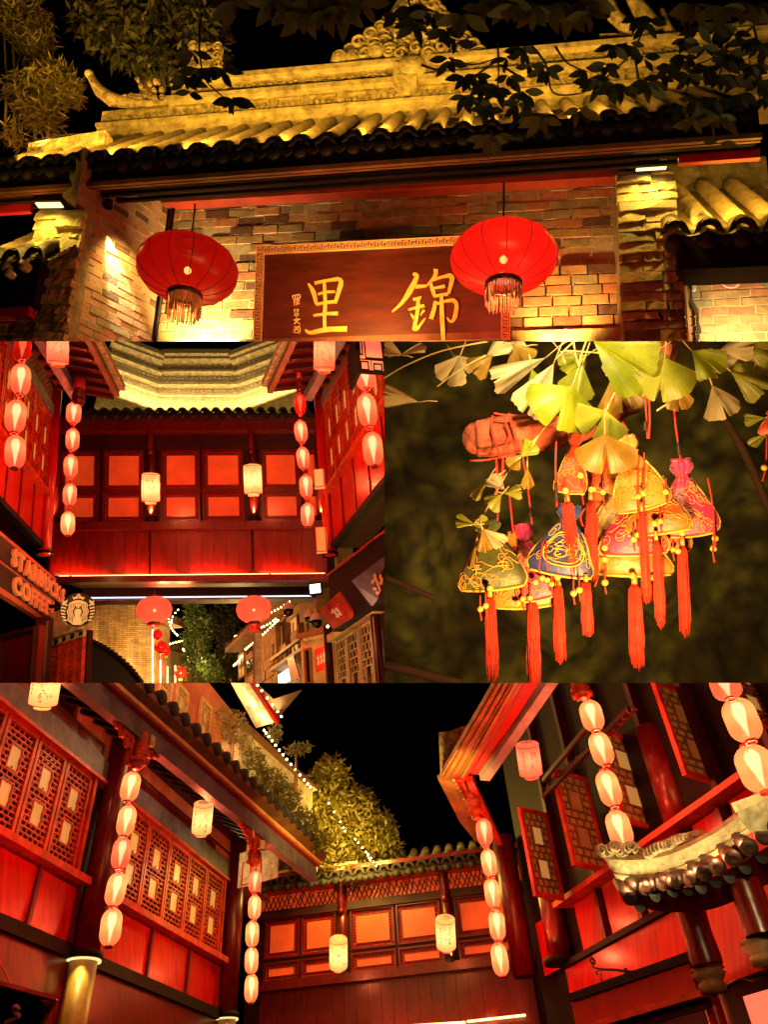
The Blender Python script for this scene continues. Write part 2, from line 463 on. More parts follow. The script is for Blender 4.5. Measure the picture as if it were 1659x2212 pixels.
def round_lantern(cx, cy, rx, ry, dep, label, group, skin='silk_red', fringe='fringe_gold', cord=None, power=6, fh=110, ribs=14, cat='lantern', inner=45, col=(1, .09, .035)):
    c = P(cx, cy, dep); k = dep / F; U = up(); sn = abs((c - LOC).normalized().dot(U)); ry = max(ry * .72, math.sqrt(max(0, ry * ry - (rx * sn) ** 2)) / math.sqrt(1 - sn * sn)); R, H = rx * k, ry * k
    t = thing('round_lantern', label, cat, c - U * (H + fh * k), group)
    m = 14
    prof = []
    for i in range(m + 1):
        an = math.pi * (.09 + .82 * i / m)
        prof.append((math.sin(an) ** .85 * R, -math.cos(an) * H * 1.02))
    n = ribs * 4
    # cloth sags a little between the ribs
    ax = U; x = (rightv() - ax * rightv().dot(ax)).normalized(); y = ax.cross(x); vs, fs = [], []
    for r, h in prof:
        for j in range(n):
            a = 2 * math.pi * j / n; s = 1 - .012 * (1 - abs(math.cos(a * ribs / 2)))
            vs.append(c + ax * h + (x * math.cos(a) + y * math.sin(a)) * r * s)
    for i in range(m):
        for j in range(n): fs.append((i * n + j, i * n + (j + 1) % n, (i + 1) * n + (j + 1) % n, (i + 1) * n + j))
    skin_obj(MB().add(vs, fs, True).build('silk_cover', skin, t))
    for q in range(ribs):
        a = 2 * math.pi * (q + .3) / ribs
        MB().tube([c + ax * h + (x * math.cos(a) + y * math.sin(a)) * (r + .002) for r, h in prof], .0016 + R * .003, 4, False).build('rib', 'cap_dark', t)
    r0 = prof[0][0]
    MB().lathe(c, U, [(r0 * .95, prof[-1][1] - .01), (r0 * 1.02, prof[-1][1]), (r0 * 1.02, prof[-1][1] + H * .13), (r0 * .9, prof[-1][1] + H * .14), (1e-4, prof[-1][1] + H * .14)], 20).build('top_cap', 'cap_dark', t)
    MB().lathe(c, U, [(r0 * .95, prof[0][1] + .01), (r0 * 1.04, prof[0][1]), (r0 * 1.04, prof[0][1] - H * .16), (r0 * .9, prof[0][1] - H * .16)], 20).build('bottom_cap', 'cap_dark', t)
    rnd = random.Random(int(cx)); fr = MB()
    for j in range(54):
        a = 2 * math.pi * j / 54; rr = r0 * rnd.uniform(.9, 1.0)
        p0 = c + U * (prof[0][1] - H * .12) + (x * math.cos(a) + y * math.sin(a)) * rr
        p1 = p0 - U * (fh * k - H * .1) * rnd.uniform(.8, 1.05) + (x * rnd.uniform(-1, 1) + y * rnd.uniform(-1, 1)) * r0 * .06
        fr.tube([p0, (p0 + p1) / 2 + x * rnd.uniform(-1, 1) * r0 * .03, p1], r0 * .045, 3, False)
    fr.build('fringe', fringe, t)
    if cord:
        MB().tube([P(*cord, dep), c + U * (prof[-1][1] + H * .1)], .005 + R * .006, 6).build('cord', 'wire', t)
    bulb_obj(MB().sphere(c - U * H * .04, R * .075, 10, 6).build('bulb', 'bulb', t))
    glow_light(c, power, col, R * .12, t, R * R * inner)
    return t
def oval_lantern(cx, cy, rx, ry, dep, label, group, skin='silk_cream', power=2.0, lean=None, cat='lantern', col=(1, .085, .028), inner=55):
    c = P(cx, cy, dep); k = dep / F; U = (up() + rightv() * random.uniform(-.05, .05)).normalized(); sn = abs((c - LOC).normalized().dot(U)); R, H = rx * k, (ry - .22 * rx * sn) / math.sqrt(1 - sn * sn) * k
    t = thing('oval_lantern', label, cat, c - U * H * 1.1, group)
    m = 26; prof = []
    for i in range(m + 1):
        u = -1 + 2 * i / m; au = abs(u)
        r = R * (1 - max(0, (au - .30) / .70) ** 2.3) ** .5 if au > .30 else R
        r = max(r, R * .36); r *= 1 - .022 * (i % 2)
        prof.append((r, u * H * .97))
    skin_obj(MB().lathe(c, U, prof, 24).build('paper_skin', skin, t))
    for sg, nm in ((1, 'top_ring'), (-1, 'bottom_ring')):
        h = sg * H * .95
        MB().lathe(c, U, [(R * .30, h - sg * H * .02), (R * .40, h), (R * .40, h + sg * H * .09), (R * .28, h + sg * H * .10), (R * .26, h)], 16).build(nm, 'cap_red', t)
    x = (rightv() - U * rightv().dot(U)).normalized(); v = (LOC - c).normalized()
    # glowing spindle shaped to give the lantern its hot centre streak
    bulb_obj(MB().lathe(c, U, [(1e-4, -H * .84), (R * .10, -H * .55), (R * .24, -H * .1), (R * .40, H * .32), (R * .42, H * .55), (R * .26, H * .76), (1e-4, H * .82)], 12).build('bulb', 'hot_core', t))
    glow_light(c + U * H * .1, power, col, R * .2, t, R * H * inner)
    return t
def drum_lantern(x0, y0, x1, y1, wpx, dep, label, group, skin='paper_cream', power=3.0, seed=0, cat='lantern', cord=None, col=(1, .15, .05), inner=42, char=None, dep2=None):
    """painted paper cylinder; (x0,y0) top centre, (x1,y1) bottom centre"""
    A, Bp = P(x0, y0, dep), P(x1, y1, dep2 or dep); U = (A - Bp).normalized(); H = (A - Bp).length; c = Bp; k = dep / F; R = wpx / 2 * k
    t = thing('drum_lantern', label, cat, Bp, group)
    skin_obj(MB().lathe(c, U, [(R * .55, H + R * .10), (R * .9, H), (R, H - R * .1), (R, R * .1), (R * .93, 0)], 28).build('paper_skin', skin, t))
    skin_obj(MB().lathe(c, U, [(R * .93, 0), (R * .60, -R * .02)], 28).build('bottom_paper', skin, t))
    MB().lathe(c, U, [(R * .60, -.003), (R * .60, -R * .30), (R * .52, -R * .30), (R * .52, -.003)], 22).build('bottom_collar', 'paper_pink' if skin == 'paper_pink' else 'paper_cream', t)
    for h, r in ((H - R * .1, R * 1.012), (R * .06, R * 1.0)):
        MB().lathe(c, U, [(r, h - R * .03), (r * 1.015, h), (r, h + R * .03)], 28).build('hoop', 'cap_red', t)
    x = (rightv() - U * rightv().dot(U)).normalized(); y = U.cross(x)
    if y.dot(LOC - c) < 0: y = -y
    rnd = random.Random(seed + int(x0)); mb = MB()
    def q(an, h, e=1.012): return c + U * h + (x * math.sin(an) + y * math.cos(an)) * R * e
    # painted brush lines: little figure and a column of writing
    for _ in range(9):
        a0 = rnd.uniform(-.2, .9); h0 = H * rnd.uniform(.15, .8); pts = []
        for i in range(6): pts.append(q(a0 + .10 * math.sin(i * 1.3 + h0 * 9), h0 + H * .05 * math.cos(i * 1.1 + a0 * 5) + i * H * .012))
        mb.tube(pts, R * .018, 4, False)
    for j in range(5):
        h0 = H * (.78 - j * .11); a0 = -.62
        for i in range(3):
            s = rnd.uniform(-.05, .05)
            mb.tube([q(a0 - .07, h0 + i * H * .022 + s * R * .2), q(a0 + .07, h0 + i * H * .022)], R * .014, 4, False)
        mb.tube([q(a0 + rnd.uniform(-.03, .03), h0 - H * .01), q(a0, h0 + H * .06)], R * .014, 4, False)
    mb.build('brush_painting', 'print_dark', t)
    mb = MB()
    for _ in range(3):
        a0 = rnd.uniform(.1, .8); h0 = H * rnd.uniform(.15, .85)
        mb.sphere(q(a0, h0, 1.0), R * .06, 8, 5)
    mb.build('red_seal', 'print_red', t)
    bulb_obj(MB().lathe(c, U, [(1e-4, H * .25), (R * .16, H * .3), (R * .2, H * .5), (R * .12, H * .72), (1e-4, H * .75)], 10).build('bulb', 'hot_core', t))
    if cord: MB().tube([P(*cord, dep), c + U * (H + R * .1)], R * .03, 5).build('cord', 'wire', t)
    glow_light(c + U * H * .5, power, col, R * .3, t, R * H * inner)
    return t
def lattice(mb, fc, r, d0, d1, bw, nx=6, ny=16, holes=(), seed=0, style='brick'):
    """offset brick-like lattice of bars in rectangle r, leaving holes (fractions) for panes"""
    a0, b0, a1, b1 = r; w, h = a1 - a0, b1 - b0
    def inhole(u, v): return any(x0 < u < x1 and y0 < v < y1 for x0, y0, x1, y1 in holes)
    for j in range(1, ny):
        v = j / ny; runs = []; cur = None
        for i in range(nx * 4):
            u = (i + .5) / (nx * 4)
            if inhole(u, v):
                if cur is not None: runs.append(cur); cur = None
            else:
                cur = (cur[0] if cur else i / (nx * 4), (i + 1) / (nx * 4))
        if cur: runs.append(cur)
        for u0, u1 in runs:
            mb.fbox(fc, (a0 + u0 * w, b0 + v * h - bw / 2, a0 + u1 * w, b0 + v * h + bw / 2), d0, d1)
    for j in range(ny):
        for i in range(nx + 1):
            u = (i + (.5 if j % 2 else 0)) / nx
            if u <= .01 or u >= .99: continue
            v = (j + .5) / ny
            if inhole(u, v): continue
            mb.fbox(fc, (a0 + u * w - bw / 2, b0 + j / ny * h, a0 + u * w + bw / 2, b0 + (j + 1) / ny * h), d0 + .001, d1 - .001)
    for x0, y0, x1, y1 in holes:
        R = (a0 + x0 * w, b0 + y0 * h, a0 + x1 * w, b0 + y1 * h); e = bw * 1.2
        for q in ((R[0] - e, R[1] - e, R[0], R[3] + e), (R[2], R[1] - e, R[2] + e, R[3] + e), (R[0], R[1] - e, R[2], R[1]), (R[0], R[3], R[2], R[3] + e)):
            mb.fbox(fc, q, d0, d1 + .003)
mat('pane_lit', (.50, .36, .12), .35, .3, 3, emis=(1, .56, .13), estr=.28)
mat('pane_dark', (.012, .008, .006), .15, .3, 3)
mat('pane_red', (.62, .10, .035), .3, .25, 3, emis=(1, .085, .014), estr=.26)
def window_sash(fc, r, d, parent, frame=.05, bw=.012, m='orange_wood', pane='pane_lit', nx=5, ny=15, holes=((.3, .56, .70, .80), (.3, .18, .70, .42)), name='window_sash', back='pane_dark'):
    a0, b0, a1, b1 = r
    s = MB()
    for q in ((a0, b0, a0 + frame, b1), (a1 - frame, b0, a1, b1), (a0 + frame, b0, a1 - frame, b0 + frame), (a0 + frame, b1 - frame, a1 - frame, b1)): s.fbox(fc, q, d, d + .05)
    so_ = s.build(name, m, parent)
    if so_ is None: return None
    ri = (a0 + frame, b0 + frame, a1 - frame, b1 - frame)
    l = MB(); lattice(l, fc, ri, d + .012, d + .035, bw, nx, ny, holes); l.build('lattice', m, so_)
    MB().fbox(fc, ri, d - .012, d - .002).build('backing', back, so_)
    w, h = ri[2] - ri[0], ri[3] - ri[1]
    for x0, y0, x1, y1 in holes:
        MB().fbox(fc, (ri[0] + x0 * w, ri[1] + y0 * h, ri[0] + x1 * w, ri[1] + y1 * h), d + .002, d + .018).build('pane', pane, so_)
    return so_
def framed(mb, fc, r, t, d0, d1):
    a0, b0, a1, b1 = r
    for q in ((a0, b0, a0 + t, b1), (a1 - t, b0, a1, b1), (a0 + t, b0, a1 - t, b0 + t), (a0 + t, b1 - t, a1 - t, b1)): mb.fbox(fc, q, d0, d1)
    return mb
def scroll(mb, fc, a, b, d, r, flip=1, tr=.006, turns=1.4):
    mb.tube(spiral(fc.p(a, b, d), fc.S * flip, fc.T, r, r * .15, turns), [tr] * 22, 5, False)
# ================================================================ FIRST PLACE: the lane's gate front under its tiled roof
setp(1)
glow('strip_amber', (1, .55, .08), .7)
AMBER = (1.0, .50, .045); WARM = (1.0, .60, .22)
wall = Fac((655, 1500), (2702, 1440), 7.0)
gw = thing('gate_wall', 'tall brick gate wall behind the carved name board', 'wall', wall.p(2, -.1))
bt = wall.B(1700, 790) + .12
MB().fbox(wall, (-.02, -.14, wall.A(2720, 1100), bt), -.30, -.005).build('mortar_bed', 'mortar', gw)
bseam = wall.B(2600, 1132)
BR = ['brick'] * 7 + ['brick_red'] * 2 + ['brick_grey'] * 3 + ['brick_dark'] * 2
brick_field(wall, gw, (0, -.14, wall.A(2715, 1100), bt), .0, .250, .100, BR, 3, d_of=lambda a, b: .05 if (a > 2.9 and b < bseam) else 0)
rr = wall.rc(2210, 1458, 2700, 1480)
MB().fbox(wall, (rr[0], rr[1] - .05, rr[2], rr[3]), 0, .12).build('stone_ledge', 'rock', gw)
# receding side wall
side = Fac((250, 1290), (655, 1485), 6.2)
sw = thing('side_wall', 'worn brick side wall lit by a hard streak of light from its top', 'wall', side.p(.4, -.3))
st = side.B(480, 890)
MB().fbox(side, (.02, -.35, side.len - .01, st + .40), -.25, -.004).build('mortar_bed', 'mortar', sw)
brick_field(side, sw, (.02, -.35, side.len - .005, st + .40), 0, .17, .072, ['brick_side'] * 7 + ['brick_red', 'brick_dark', 'brick_grey'], 5, joint=.006, rough=.004)
# pillars of rough stone
def pillar(l, r, dep, ytop, label, w, seed, lampy):
    f = Fac(l, r, dep)
    t = thing('stone_pillar', label, 'pillar', f.p(w / 2, -.5), 'rough stone pillars beside the name board')
    top = f.B(l[0], ytop)
    MB().fbox(f, (.012, -.6, w - .012, top), -.45, -.02).build('core', 'rock_dark', t)
    rnd = random.Random(seed); b = -.6
    while b < top - .02:
        h = min(rnd.uniform(.075, .105), top - b)
        cuts = rnd.choice([(0, 1), (0, .45, 1), (0, .6, 1), (0, .38, .75, 1), (0, .7, 1)])
        for u0, u1 in zip(cuts, cuts[1:]):
            e = rnd.uniform(-.02, .025); j = .006; A0, A1 = w * u0 + j * (u0 > 0), w * u1 - j * (u1 < 1)
            A0 -= rnd.uniform(0, .012) * (u0 == 0); A1 += rnd.uniform(0, .012) * (u1 == 1)
            y0, y1 = b + rnd.uniform(.003, .010), b + h - rnd.uniform(.003, .010)
            g = lambda a, bb, d: f.p(a + rnd.uniform(-.01, .01), bb + rnd.uniform(-.009, .009), d + rnd.uniform(-.010, .010))
            m_ = MB(); K = 4
            bot = [g(A0 + (A1 - A0) * i / K, y0, e) for i in range(K + 1)]; tp = [g(A0 + (A1 - A0) * i / K, y1, e - .012) for i in range(K + 1)]
            bb_ = [f.p(A0 + (A1 - A0) * i / K, y0, -.06) for i in range(K + 1)]; tb_ = [f.p(A0 + (A1 - A0) * i / K, y1, -.06) for i in range(K + 1)]
            n = K + 1
            m_.add(bot + tp + tb_ + bb_, [(i, i + 1, n + i + 1, n + i) for i in range(K)] + [(n + i, n + i + 1, 2 * n + i + 1, 2 * n + i) for i in range(K)]
                   + [(3 * n + i, 3 * n + i + 1, i + 1, i) for i in range(K)] + [(0, n, 2 * n, 3 * n), (K, 3 * n + K, 2 * n + K, n + K)])
            m_.build('stone', rnd.choice(['rock', 'rock', 'rock', 'rock_dark', 'brick_grey']), t)
        b += h
    return f, t
fl, pl_t = pillar((52, 1478), (268, 1478), 6.08, 905, 'rough stone pillar between the side wall and a lower tiled roof', .43, 1, 0)
fr, pr_t = pillar((2700, 1478), (2963, 1470), 6.0, 735, 'rough stone pillar beside the grey pipe and the lower roof', .47, 2, 0)
glow('lamp_tube', (1, .8, .35), 2.0)
def wall_lamp(f, x0, x1, y, label, e):
    a0, a1 = f.A(x0, y), f.A(x1, y); b = f.B((x0 + x1) / 2, y)
    t = thing('wall_lamp', label, 'lamp', f.p((a0 + a1) / 2, b, .05), 'flat wall lamps over the stone pillars')
    MB().fbox(f, (a0, b, a1, b + .06), .0, .11).build('housing', 'black_wood', t)
    MB().fbox(f, (a0 + .01, b - .012, a1 - .01, b - .001), .03, .09).build('tube', 'lamp_tube', t)
    c = f.p((a0 + a1) / 2, b - .03, .14)
    lamp('SPOT', c, e, (1, .66, .10), .04, aim=-f.T * 1.0 - f.N * .22, spot=140, blend=.9, parent=t)
wall_lamp(fl, 170, 285, 903, 'flat lamp on the pillar beside the streaked side wall', 48)
wall_lamp(fr, 2740, 2880, 742, 'flat lamp with a grey clip on the pillar by the pipe', 60)
MB().fbox(fr, (fr.A(2840, 742), fr.B(2860, 744), fr.A(2872, 742), fr.B(2860, 728)), .112, .125).build('clip', 'clip', [o for o in C.objects if o.name.startswith('wall_lamp')][-1])
# narrow hidden spot over the side wall
t = thing('spot_lamp', 'small spot lamp over the side wall throwing a white streak', 'lamp', side.pt(470, 905, .05))
MB().lathe(side.pt(465, 896, .05), up(), [(1e-4, .07), (.035, .07), (.04, 0), (.03, 0)], 12).build('housing', 'black_wood', t)
lamp('SPOT', side.pt(465, 912, .07), 700, (1, .80, .42), .015, aim=-up() * 1 + side.S * .42 - side.N * .10, spot=26, blend=.7, parent=t)
lamp('SPOT', side.pt(560, 912, .25), 130, (1, .62, .15), .05, aim=-up() * 1 + side.S * .3 - side.N * .30, spot=80, blend=1, parent=t)
# conduits at the corner
t = thing('cable_duct', 'pair of dark cable ducts in the corner of the brick walls', 'duct', wall.p(.02, 0, .03))
for x, r_, m in ((728, .022, 'black_wood'), (752, .018, 'black_wood'), (704, .012, 'metal')):
    a = wall.A(x, 890, .04); a2 = a - .03
    MB().tube([wall.p(a2, -.14, .04), wall.p(a, bt, .04)], r_, 8).build('pipe', m, t)
# red tie beam, eave boards
E = Fac((0, 842), (3194, 612), 6.7)                         # lower front edge of the eave
ea0, ea1 = -.25, E.A(3290, 600)
eb = thing('eave', 'dark overhanging eave boards with a lit brown edge under the tiles', 'eave', E.p(2.5, 0))
MB().fbox(E, (ea0, 0, ea1, .045), -.03, .03).build('edge_strip', 'brown_wood', eb)
bot_t = [E.B(x, y, .12) for x, y in ((200, 760), (1700, 660), (2900, 560))]
MB().fbox(E, (ea0, .055, ea1, .34), -.04, .0).build('fascia_board', 'black_wood', eb)
back = lambda a, b: wall.p(0, 0) + E.S * 0
MB().hexa([E.p(ea0, -.005, .0), E.p(ea1, -.005, .0), E.p(ea1, .32, -.6), E.p(ea0, .32, -.6),
           E.p(ea0, .03, .0), E.p(ea1, .03, .0), E.p(ea1, .36, -.6), E.p(ea0, .36, -.6)]).build('soffit_board', 'black_wood', eb)
for d_ in (-.10, -.24): MB().fbox(E, (ea0, -.035 - d_ * .3, ea1, .0 - d_ * .3), d_ - .03, d_).build('batten', 'black_wood', eb)
def beam_piece(x0, y0, x1, y1, dd):
    a0, b0 = wall.ab(x0, y0, dd); a1, b1 = wall.ab(x1, y1, dd)
    return a0, b0, a1, b1
bm_t = thing('tie_beam', 'long red painted beam along the top of the brick gate wall', 'beam', wall.p(2, bt))
BD = .14
mat('beam_red', (.20, .018, .007), .6, .4, 3, .2, 20)
a1 = wall.A(2672, 745, BD); b0 = (wall.B(760, 886, BD) + wall.B(2600, 750, BD)) / 2
MB().fbox(wall, (wall.A(400, 900, BD), b0, a1, b0 + .34), .02, BD).build('beam', 'beam_red', bm_t)
t = thing('red_board', 'short red board under the eave beyond the lit pillar', 'board', E.pt(3090, 660, -.1))
r_ = E.rc(2935, 690, 3285, 640, -.1); MB().fbox(E, (r_[0], r_[1] - .03, r_[2], r_[3]), -.14, -.10).build('board', 'red_paint', t)
t = thing('red_board', 'short red board under the eave beside the stone pillar with the lower roof', 'board', E.pt(60, 900, -.1))
r_ = E.rc(-60, 925, 132, 880, -.1); MB().fbox(E, r_, -.14, -.10).build('board', 'red_paint', t)
# ---------------- main roof
gr = thing('tiled_roof', 'grey barrel tile roof over the gate with black tile ends', 'roof', E.p(2.5, .35))
e0 = E.p(0, .34, .03)
a_l, a_r = E.A(20, 720, .03), E.A(3260, 455, .03)
eave_b = (E.B(125, 705, .03) + E.B(1714, 590, .03) + E.B(2844, 500, .03)) / 3
ridge = Fac((430, 600), (2700, 425), 8.0)
top_mid = ridge.pt(1600, 515)
ev_mid = E.pt(1480, 605, .03)
slope = (top_mid - ev_mid); slope -= E.S * (slope.dot(E.S)) ; Ls = slope.length
rf = Fac.__new__(Fac).set(E.p(0, eave_b, .03), E.S, slope.normalized())
if rf.N.dot(up()) < 0: rf.N = -rf.N
stp = (E.A(2844, 480, .03) - E.A(125, 690, .03)) / 23.6
tile_roof(rf, gr, E.A(20, 695, .03), 28, stp, Ls, stp * .26)
cl = MB()
for k in range(28):
    f = Fac.__new__(Fac).set(rf.p(E.A(20, 695, .03) + k * stp, 0), E.S, up())
    MB().fbox(f, (-.016, .045, .016, .068), .02, .034).build('lamp_clip', 'clip', gr)
MB().hexa([rf.p(-.4, .0, -.09), rf.p(ea1, .0, -.09), rf.p(ea1, Ls, -.09), rf.p(-.4, Ls, -.09), rf.p(-.4, .0, -.06), rf.p(ea1, .0, -.06), rf.p(ea1, Ls, -.06), rf.p(-.4, Ls, -.06)]).build('roof_deck', 'tile', gr)
# LED line behind the tile ends
t = thing('light_strip', 'amber light strip lying behind the row of black tile ends', 'light', rf.p(2.5, .03, .05))
MB().fbox(rf, (0, .05, ea1, .06), -.02, -.01).build('strip', 'strip_amber', t)
for k in range(7):
    c = rf.p(.35 + k * .80, .10, .10)
    lamp('AREA', c, 36, AMBER, .75, aim=rf.T * .82 + rf.N * .5, sy=.03, parent=t, spread=170)
# ---------------- ridge with mouldings
rg = thing('roof_ridge', 'carved stucco roof ridge with scroll bands and dragon finials', 'ridge', ridge.p(2.5, 0))
ra1 = ridge.A(3318, 370) + .3
ztop = ridge.B(1659, 285)
H_ = ztop
for (b0, b1, d0, d1, m) in ((-.15, .06 * 1, -.3, .08, 'plaster'), (.06, .10, -.3, .12, 'plaster'), (.10, H_ * .52, -.3, .03, 'carving'), (H_ * .52, H_ * .62, -.3, .10, 'plaster'), (H_ * .62, H_ * .90, -.3, .02, 'carving'), (H_ * .90, H_, -.3, .09, 'plaster')):
    a_s = 0 if b0 < H_ * .5 else ridge.A(740, 420)
    MB().fbox(ridge, (a_s, b0, ra1, b1), d0, d1).build('moulding', m, rg)
rnd = random.Random(4)
sc = MB(); a = .15
while a < ra1 - .3:
    b = H_ * .31; L = rnd.uniform(.25, .45)
    framed(sc, ridge, (a, H_ * .2, a + L, H_ * .46), .012, .03, .05)
    for q in range(int(L / .07)):
        scroll(sc, ridge, a + .05 + q * .065, H_ * .33, .045, .025, rnd.choice((-1, 1)), .007)
    a += L + rnd.uniform(.04, .12)
sc.build('scroll_band', 'carving', rg)
sc = MB(); a = ridge.A(980, 400)
while a < ra1 - .1:
    scroll(sc, ridge, a, H_ * .75, .03, rnd.uniform(.03, .05), rnd.choice((-1, 1)), .010); a += rnd.uniform(.055, .09)
sc.build('cloud_band', 'carving', rg)
# left end: lower ridge tail with a curled dragon horn
hb = MB()
pts = [ridge.pt(760, 445, -.02), ridge.pt(650, 450, -.02), ridge.pt(560, 448, 0), ridge.pt(480, 430, 0), ridge.pt(430, 395, 0), ridge.pt(400, 350, 0), ridge.pt(385, 315, 0), ridge.pt(375, 308, 0)]
hb.tube([Vector(p) for p in pts], [.03, .045, .055, .075, .065, .045, .042, .025], 10)
hb.build('dragon_horn', 'carving', rg)
MB().sphere(ridge.pt(383, 320, .02), .05, 10, 7).build('horn_knob', 'plaster', rg)
def blobs(pts, r, m, name, d=.03, seed=0):
    b = MB(); rn = random.Random(seed)
    for x, y in pts:
        c = ridge.pt(x + rn.uniform(-6, 6), y + rn.uniform(-6, 6), d + rn.uniform(-.03, .03)); b.sphere(c, r * rn.uniform(.7, 1.25), 8, 6, rn.uniform(.6, 1))
        scp = spiral(c + ridge.N * r * .8, ridge.S, ridge.T, r * .9, r * .2, 1.2)
        b.tube(scp, r * .22, 5, False)
    return b.build(name, m, rg)
blobs([(520 + 22 * i, 428 - 3 * (i % 3)) for i in range(10)], .035, 'carving', 'leaf_crest', 0, 1)
blobs([(590, 345), (605, 375), (645, 370), (660, 390), (690, 365), (620, 400), (700, 395), (675, 350)], .03, 'plaster', 'flower_finial', -.05, 2)
blobs([(800 + 35 * i, 215 + 40 * j) for i in range(5) for j in range(6) if (i + j) % 7 and not (j < 2 and i in (0,))], .062, 'carving', 'lion_finial', -.05, 3)
# middle crest: pyramid of stucco clouds
cp = []
for j in range(9):
    y = 268 - j * 31; half = 300 * (1 - j / 9.5) ** 1.25
    n = max(2, int(half / 24)); cx = 1765 + j * 7
    for i in range(n): cp.append((cx - half + 2 * half * i / (n - 1), y + (4 if i % 2 else -4) - (i / (n - 1)) * 28 * (1 - j / 9)))
MB().prism([ridge.pt(x, y, -.12) for x, y in ((1480, 292), (1600, 190), (1680, 100), (1740, 10), (1800, -10), (1850, 20), (1900, 110), (1960, 190), (2060, 240))], ridge.N * .1).build('crest_back', 'carving', rg)
blobs(cp, .085, 'carving', 'cloud_crest', -.02, 5)
pc = MB()
pc.lathe(ridge.pt(1780, 325, .0), ridge.N, [(1e-4, .16), (.11, .15), (.15, .10), (.16, 0)], 18)
pc.build('medallion', 'plaster', rg)
pp = [(1705, 285), (1800, 275), (1802, 380), (1770, 412), (1735, 412), (1700, 385)]
MB().prism([ridge.pt(x, y, .10) for x, y in pp], ridge.N * .04).build('shield_plaque', 'plaster', rg)
# right finial: dragon scrolls
rp = MB()
for (pts, r0) in (([(2640, 0), (2660, 60), (2700, 110), (2760, 150), (2800, 190)], .10), ([(2630, 80), (2680, 110), (2720, 140)], .05), ([(2590, 155), (2660, 160), (2740, 175)], .05), ([(2860, 40), (2880, 100), (2900, 150), (2950, 185)], .07), ([(2720, -20), (2780, 60), (2820, 140)], .13), ([(2960, 190), (2990, 170), (2975, 150)], .04)):
    sp = smooth_pts(pts, 4); n = len(sp)
    rp.tube([ridge.pt(x, y, -.03) for x, y in sp], [r0 * (.35 + .8 * i / n) for i in range(n)], 8)
rp.build('dragon_finial', 'carving', rg)
rp = MB()
sp = smooth_pts([(2950, 190), (3060, 165), (3180, 140), (3260, 110), (3340, 60)], 5)
rp.tube([ridge.pt(x, y, -.02) for x, y in sp], [.09] * len(sp), 8)
rp.build('rising_tail', 'carving', rg)
# lower wall segment left of the roof
lw = Fac((115, 690), (430, 640), 7.3); t = thing('parapet', 'low stucco parapet beside the end of the carved ridge', 'parapet', lw.p(.3, 0))
MB().fbox(lw, (0, -.1, lw.len + .05, lw.B(115, 625)), -.1, .02).build('parapet_wall', 'carving', t)
MB().tube([lw.pt(115, 610), lw.pt(290, 580), lw.pt(430, 578)], .008, 5).build('wire', 'wire', t)
for x in (290, 180): MB().tube([lw.pt(x, 620), lw.pt(x + 4, 585)], .006, 5).build('wire_post', 'wire', t)
# ---------------- name board
sg = Fac((1097, 1475), (2215, 1440), 6.45)
sT = (up() * 1.0 + sg.N * .16).normalized(); sg = Fac.__new__(Fac).set(sg.O, sg.S, sT)
nb = thing('name_board', 'dark red name board with gold brush characters and fretwork border', 'sign', sg.p(1.1, 0))
gx = lambda x, y: sg.ab(x, y, .02)
sa0, sa1 = 0, sg.A(2205, 1300); sb1 = (sg.B(1079, 1068) + sg.B(2190, 1017)) / 2; sb0 = -.06
MB().fbox(sg, (sa0, sb0, sa1, sb1), -.06, .0).build('board', 'board_red', nb)
fw = .075
fm = framed(MB(), sg, (sa0, sb0, sa1, sb1), fw, .0, .012); fm.build('border_band', 'brown_wood', nb)
fm = framed(MB(), sg, (sa0, sb0, sa1, sb1), .008, .012, .03); framed(fm, sg, (sa0 + fw - .008, sb0, sa1 - fw + .008, sb1 - fw + .008), .008, .012, .03); fm.build('border_edge', 'gold_pale', nb)
key = MB(); kw = .0065
def fret(o, X, Y, n, step, h):
    for k in range(n):
        s = step; b = k * s
        segs = [((0, .1), (0, .9)), ((0, .9), (.62, .9)), ((.62, .9), (.62, .35)), ((.62, .35), (.32, .35)), ((.32, .35), (.32, .6)), ((0, .1), (.9, .1)), ((.9, .1), (.9, .7))]
        for (u0, v0), (u1, v1) in segs:
            p, q = (o[0] + X[0] * (b + u0 * s) + Y[0] * v0 * h, o[1] + X[1] * (b + u0 * s) + Y[1] * v0 * h), (o[0] + X[0] * (b + u1 * s) + Y[0] * v1 * h, o[1] + X[1] * (b + u1 * s) + Y[1] * v1 * h)
            key.fbox(sg, (min(p[0], q[0]) - kw / 2, min(p[1], q[1]) - kw / 2, max(p[0], q[0]) + kw / 2, max(p[1], q[1]) + kw / 2), .012, .026)
fh_ = fw - .026
n_ = int((sa1 - sa0 - .03) / .058); fret((sa0 + .013, sb1 - fw + .013), (1, 0), (0, 1), n_, (sa1 - sa0 - .026) / n_, fh_)
n_ = int((sb1 - sb0 - fw) / .058)
fret((sa0 + .013 + fh_, sb0), (0, 1), (-1, 0), n_, (sb1 - sb0 - fw) / n_, fh_); fret((sa1 - .013, sb0), (0, 1), (-1, 0), n_, (sb1 - sb0 - fw) / n_, fh_)
key.build('fret_border', 'gold_pale', nb)
def zc(p): return gx(p[0] * .7465 + 1008, p[1] * .7465 + 1008)
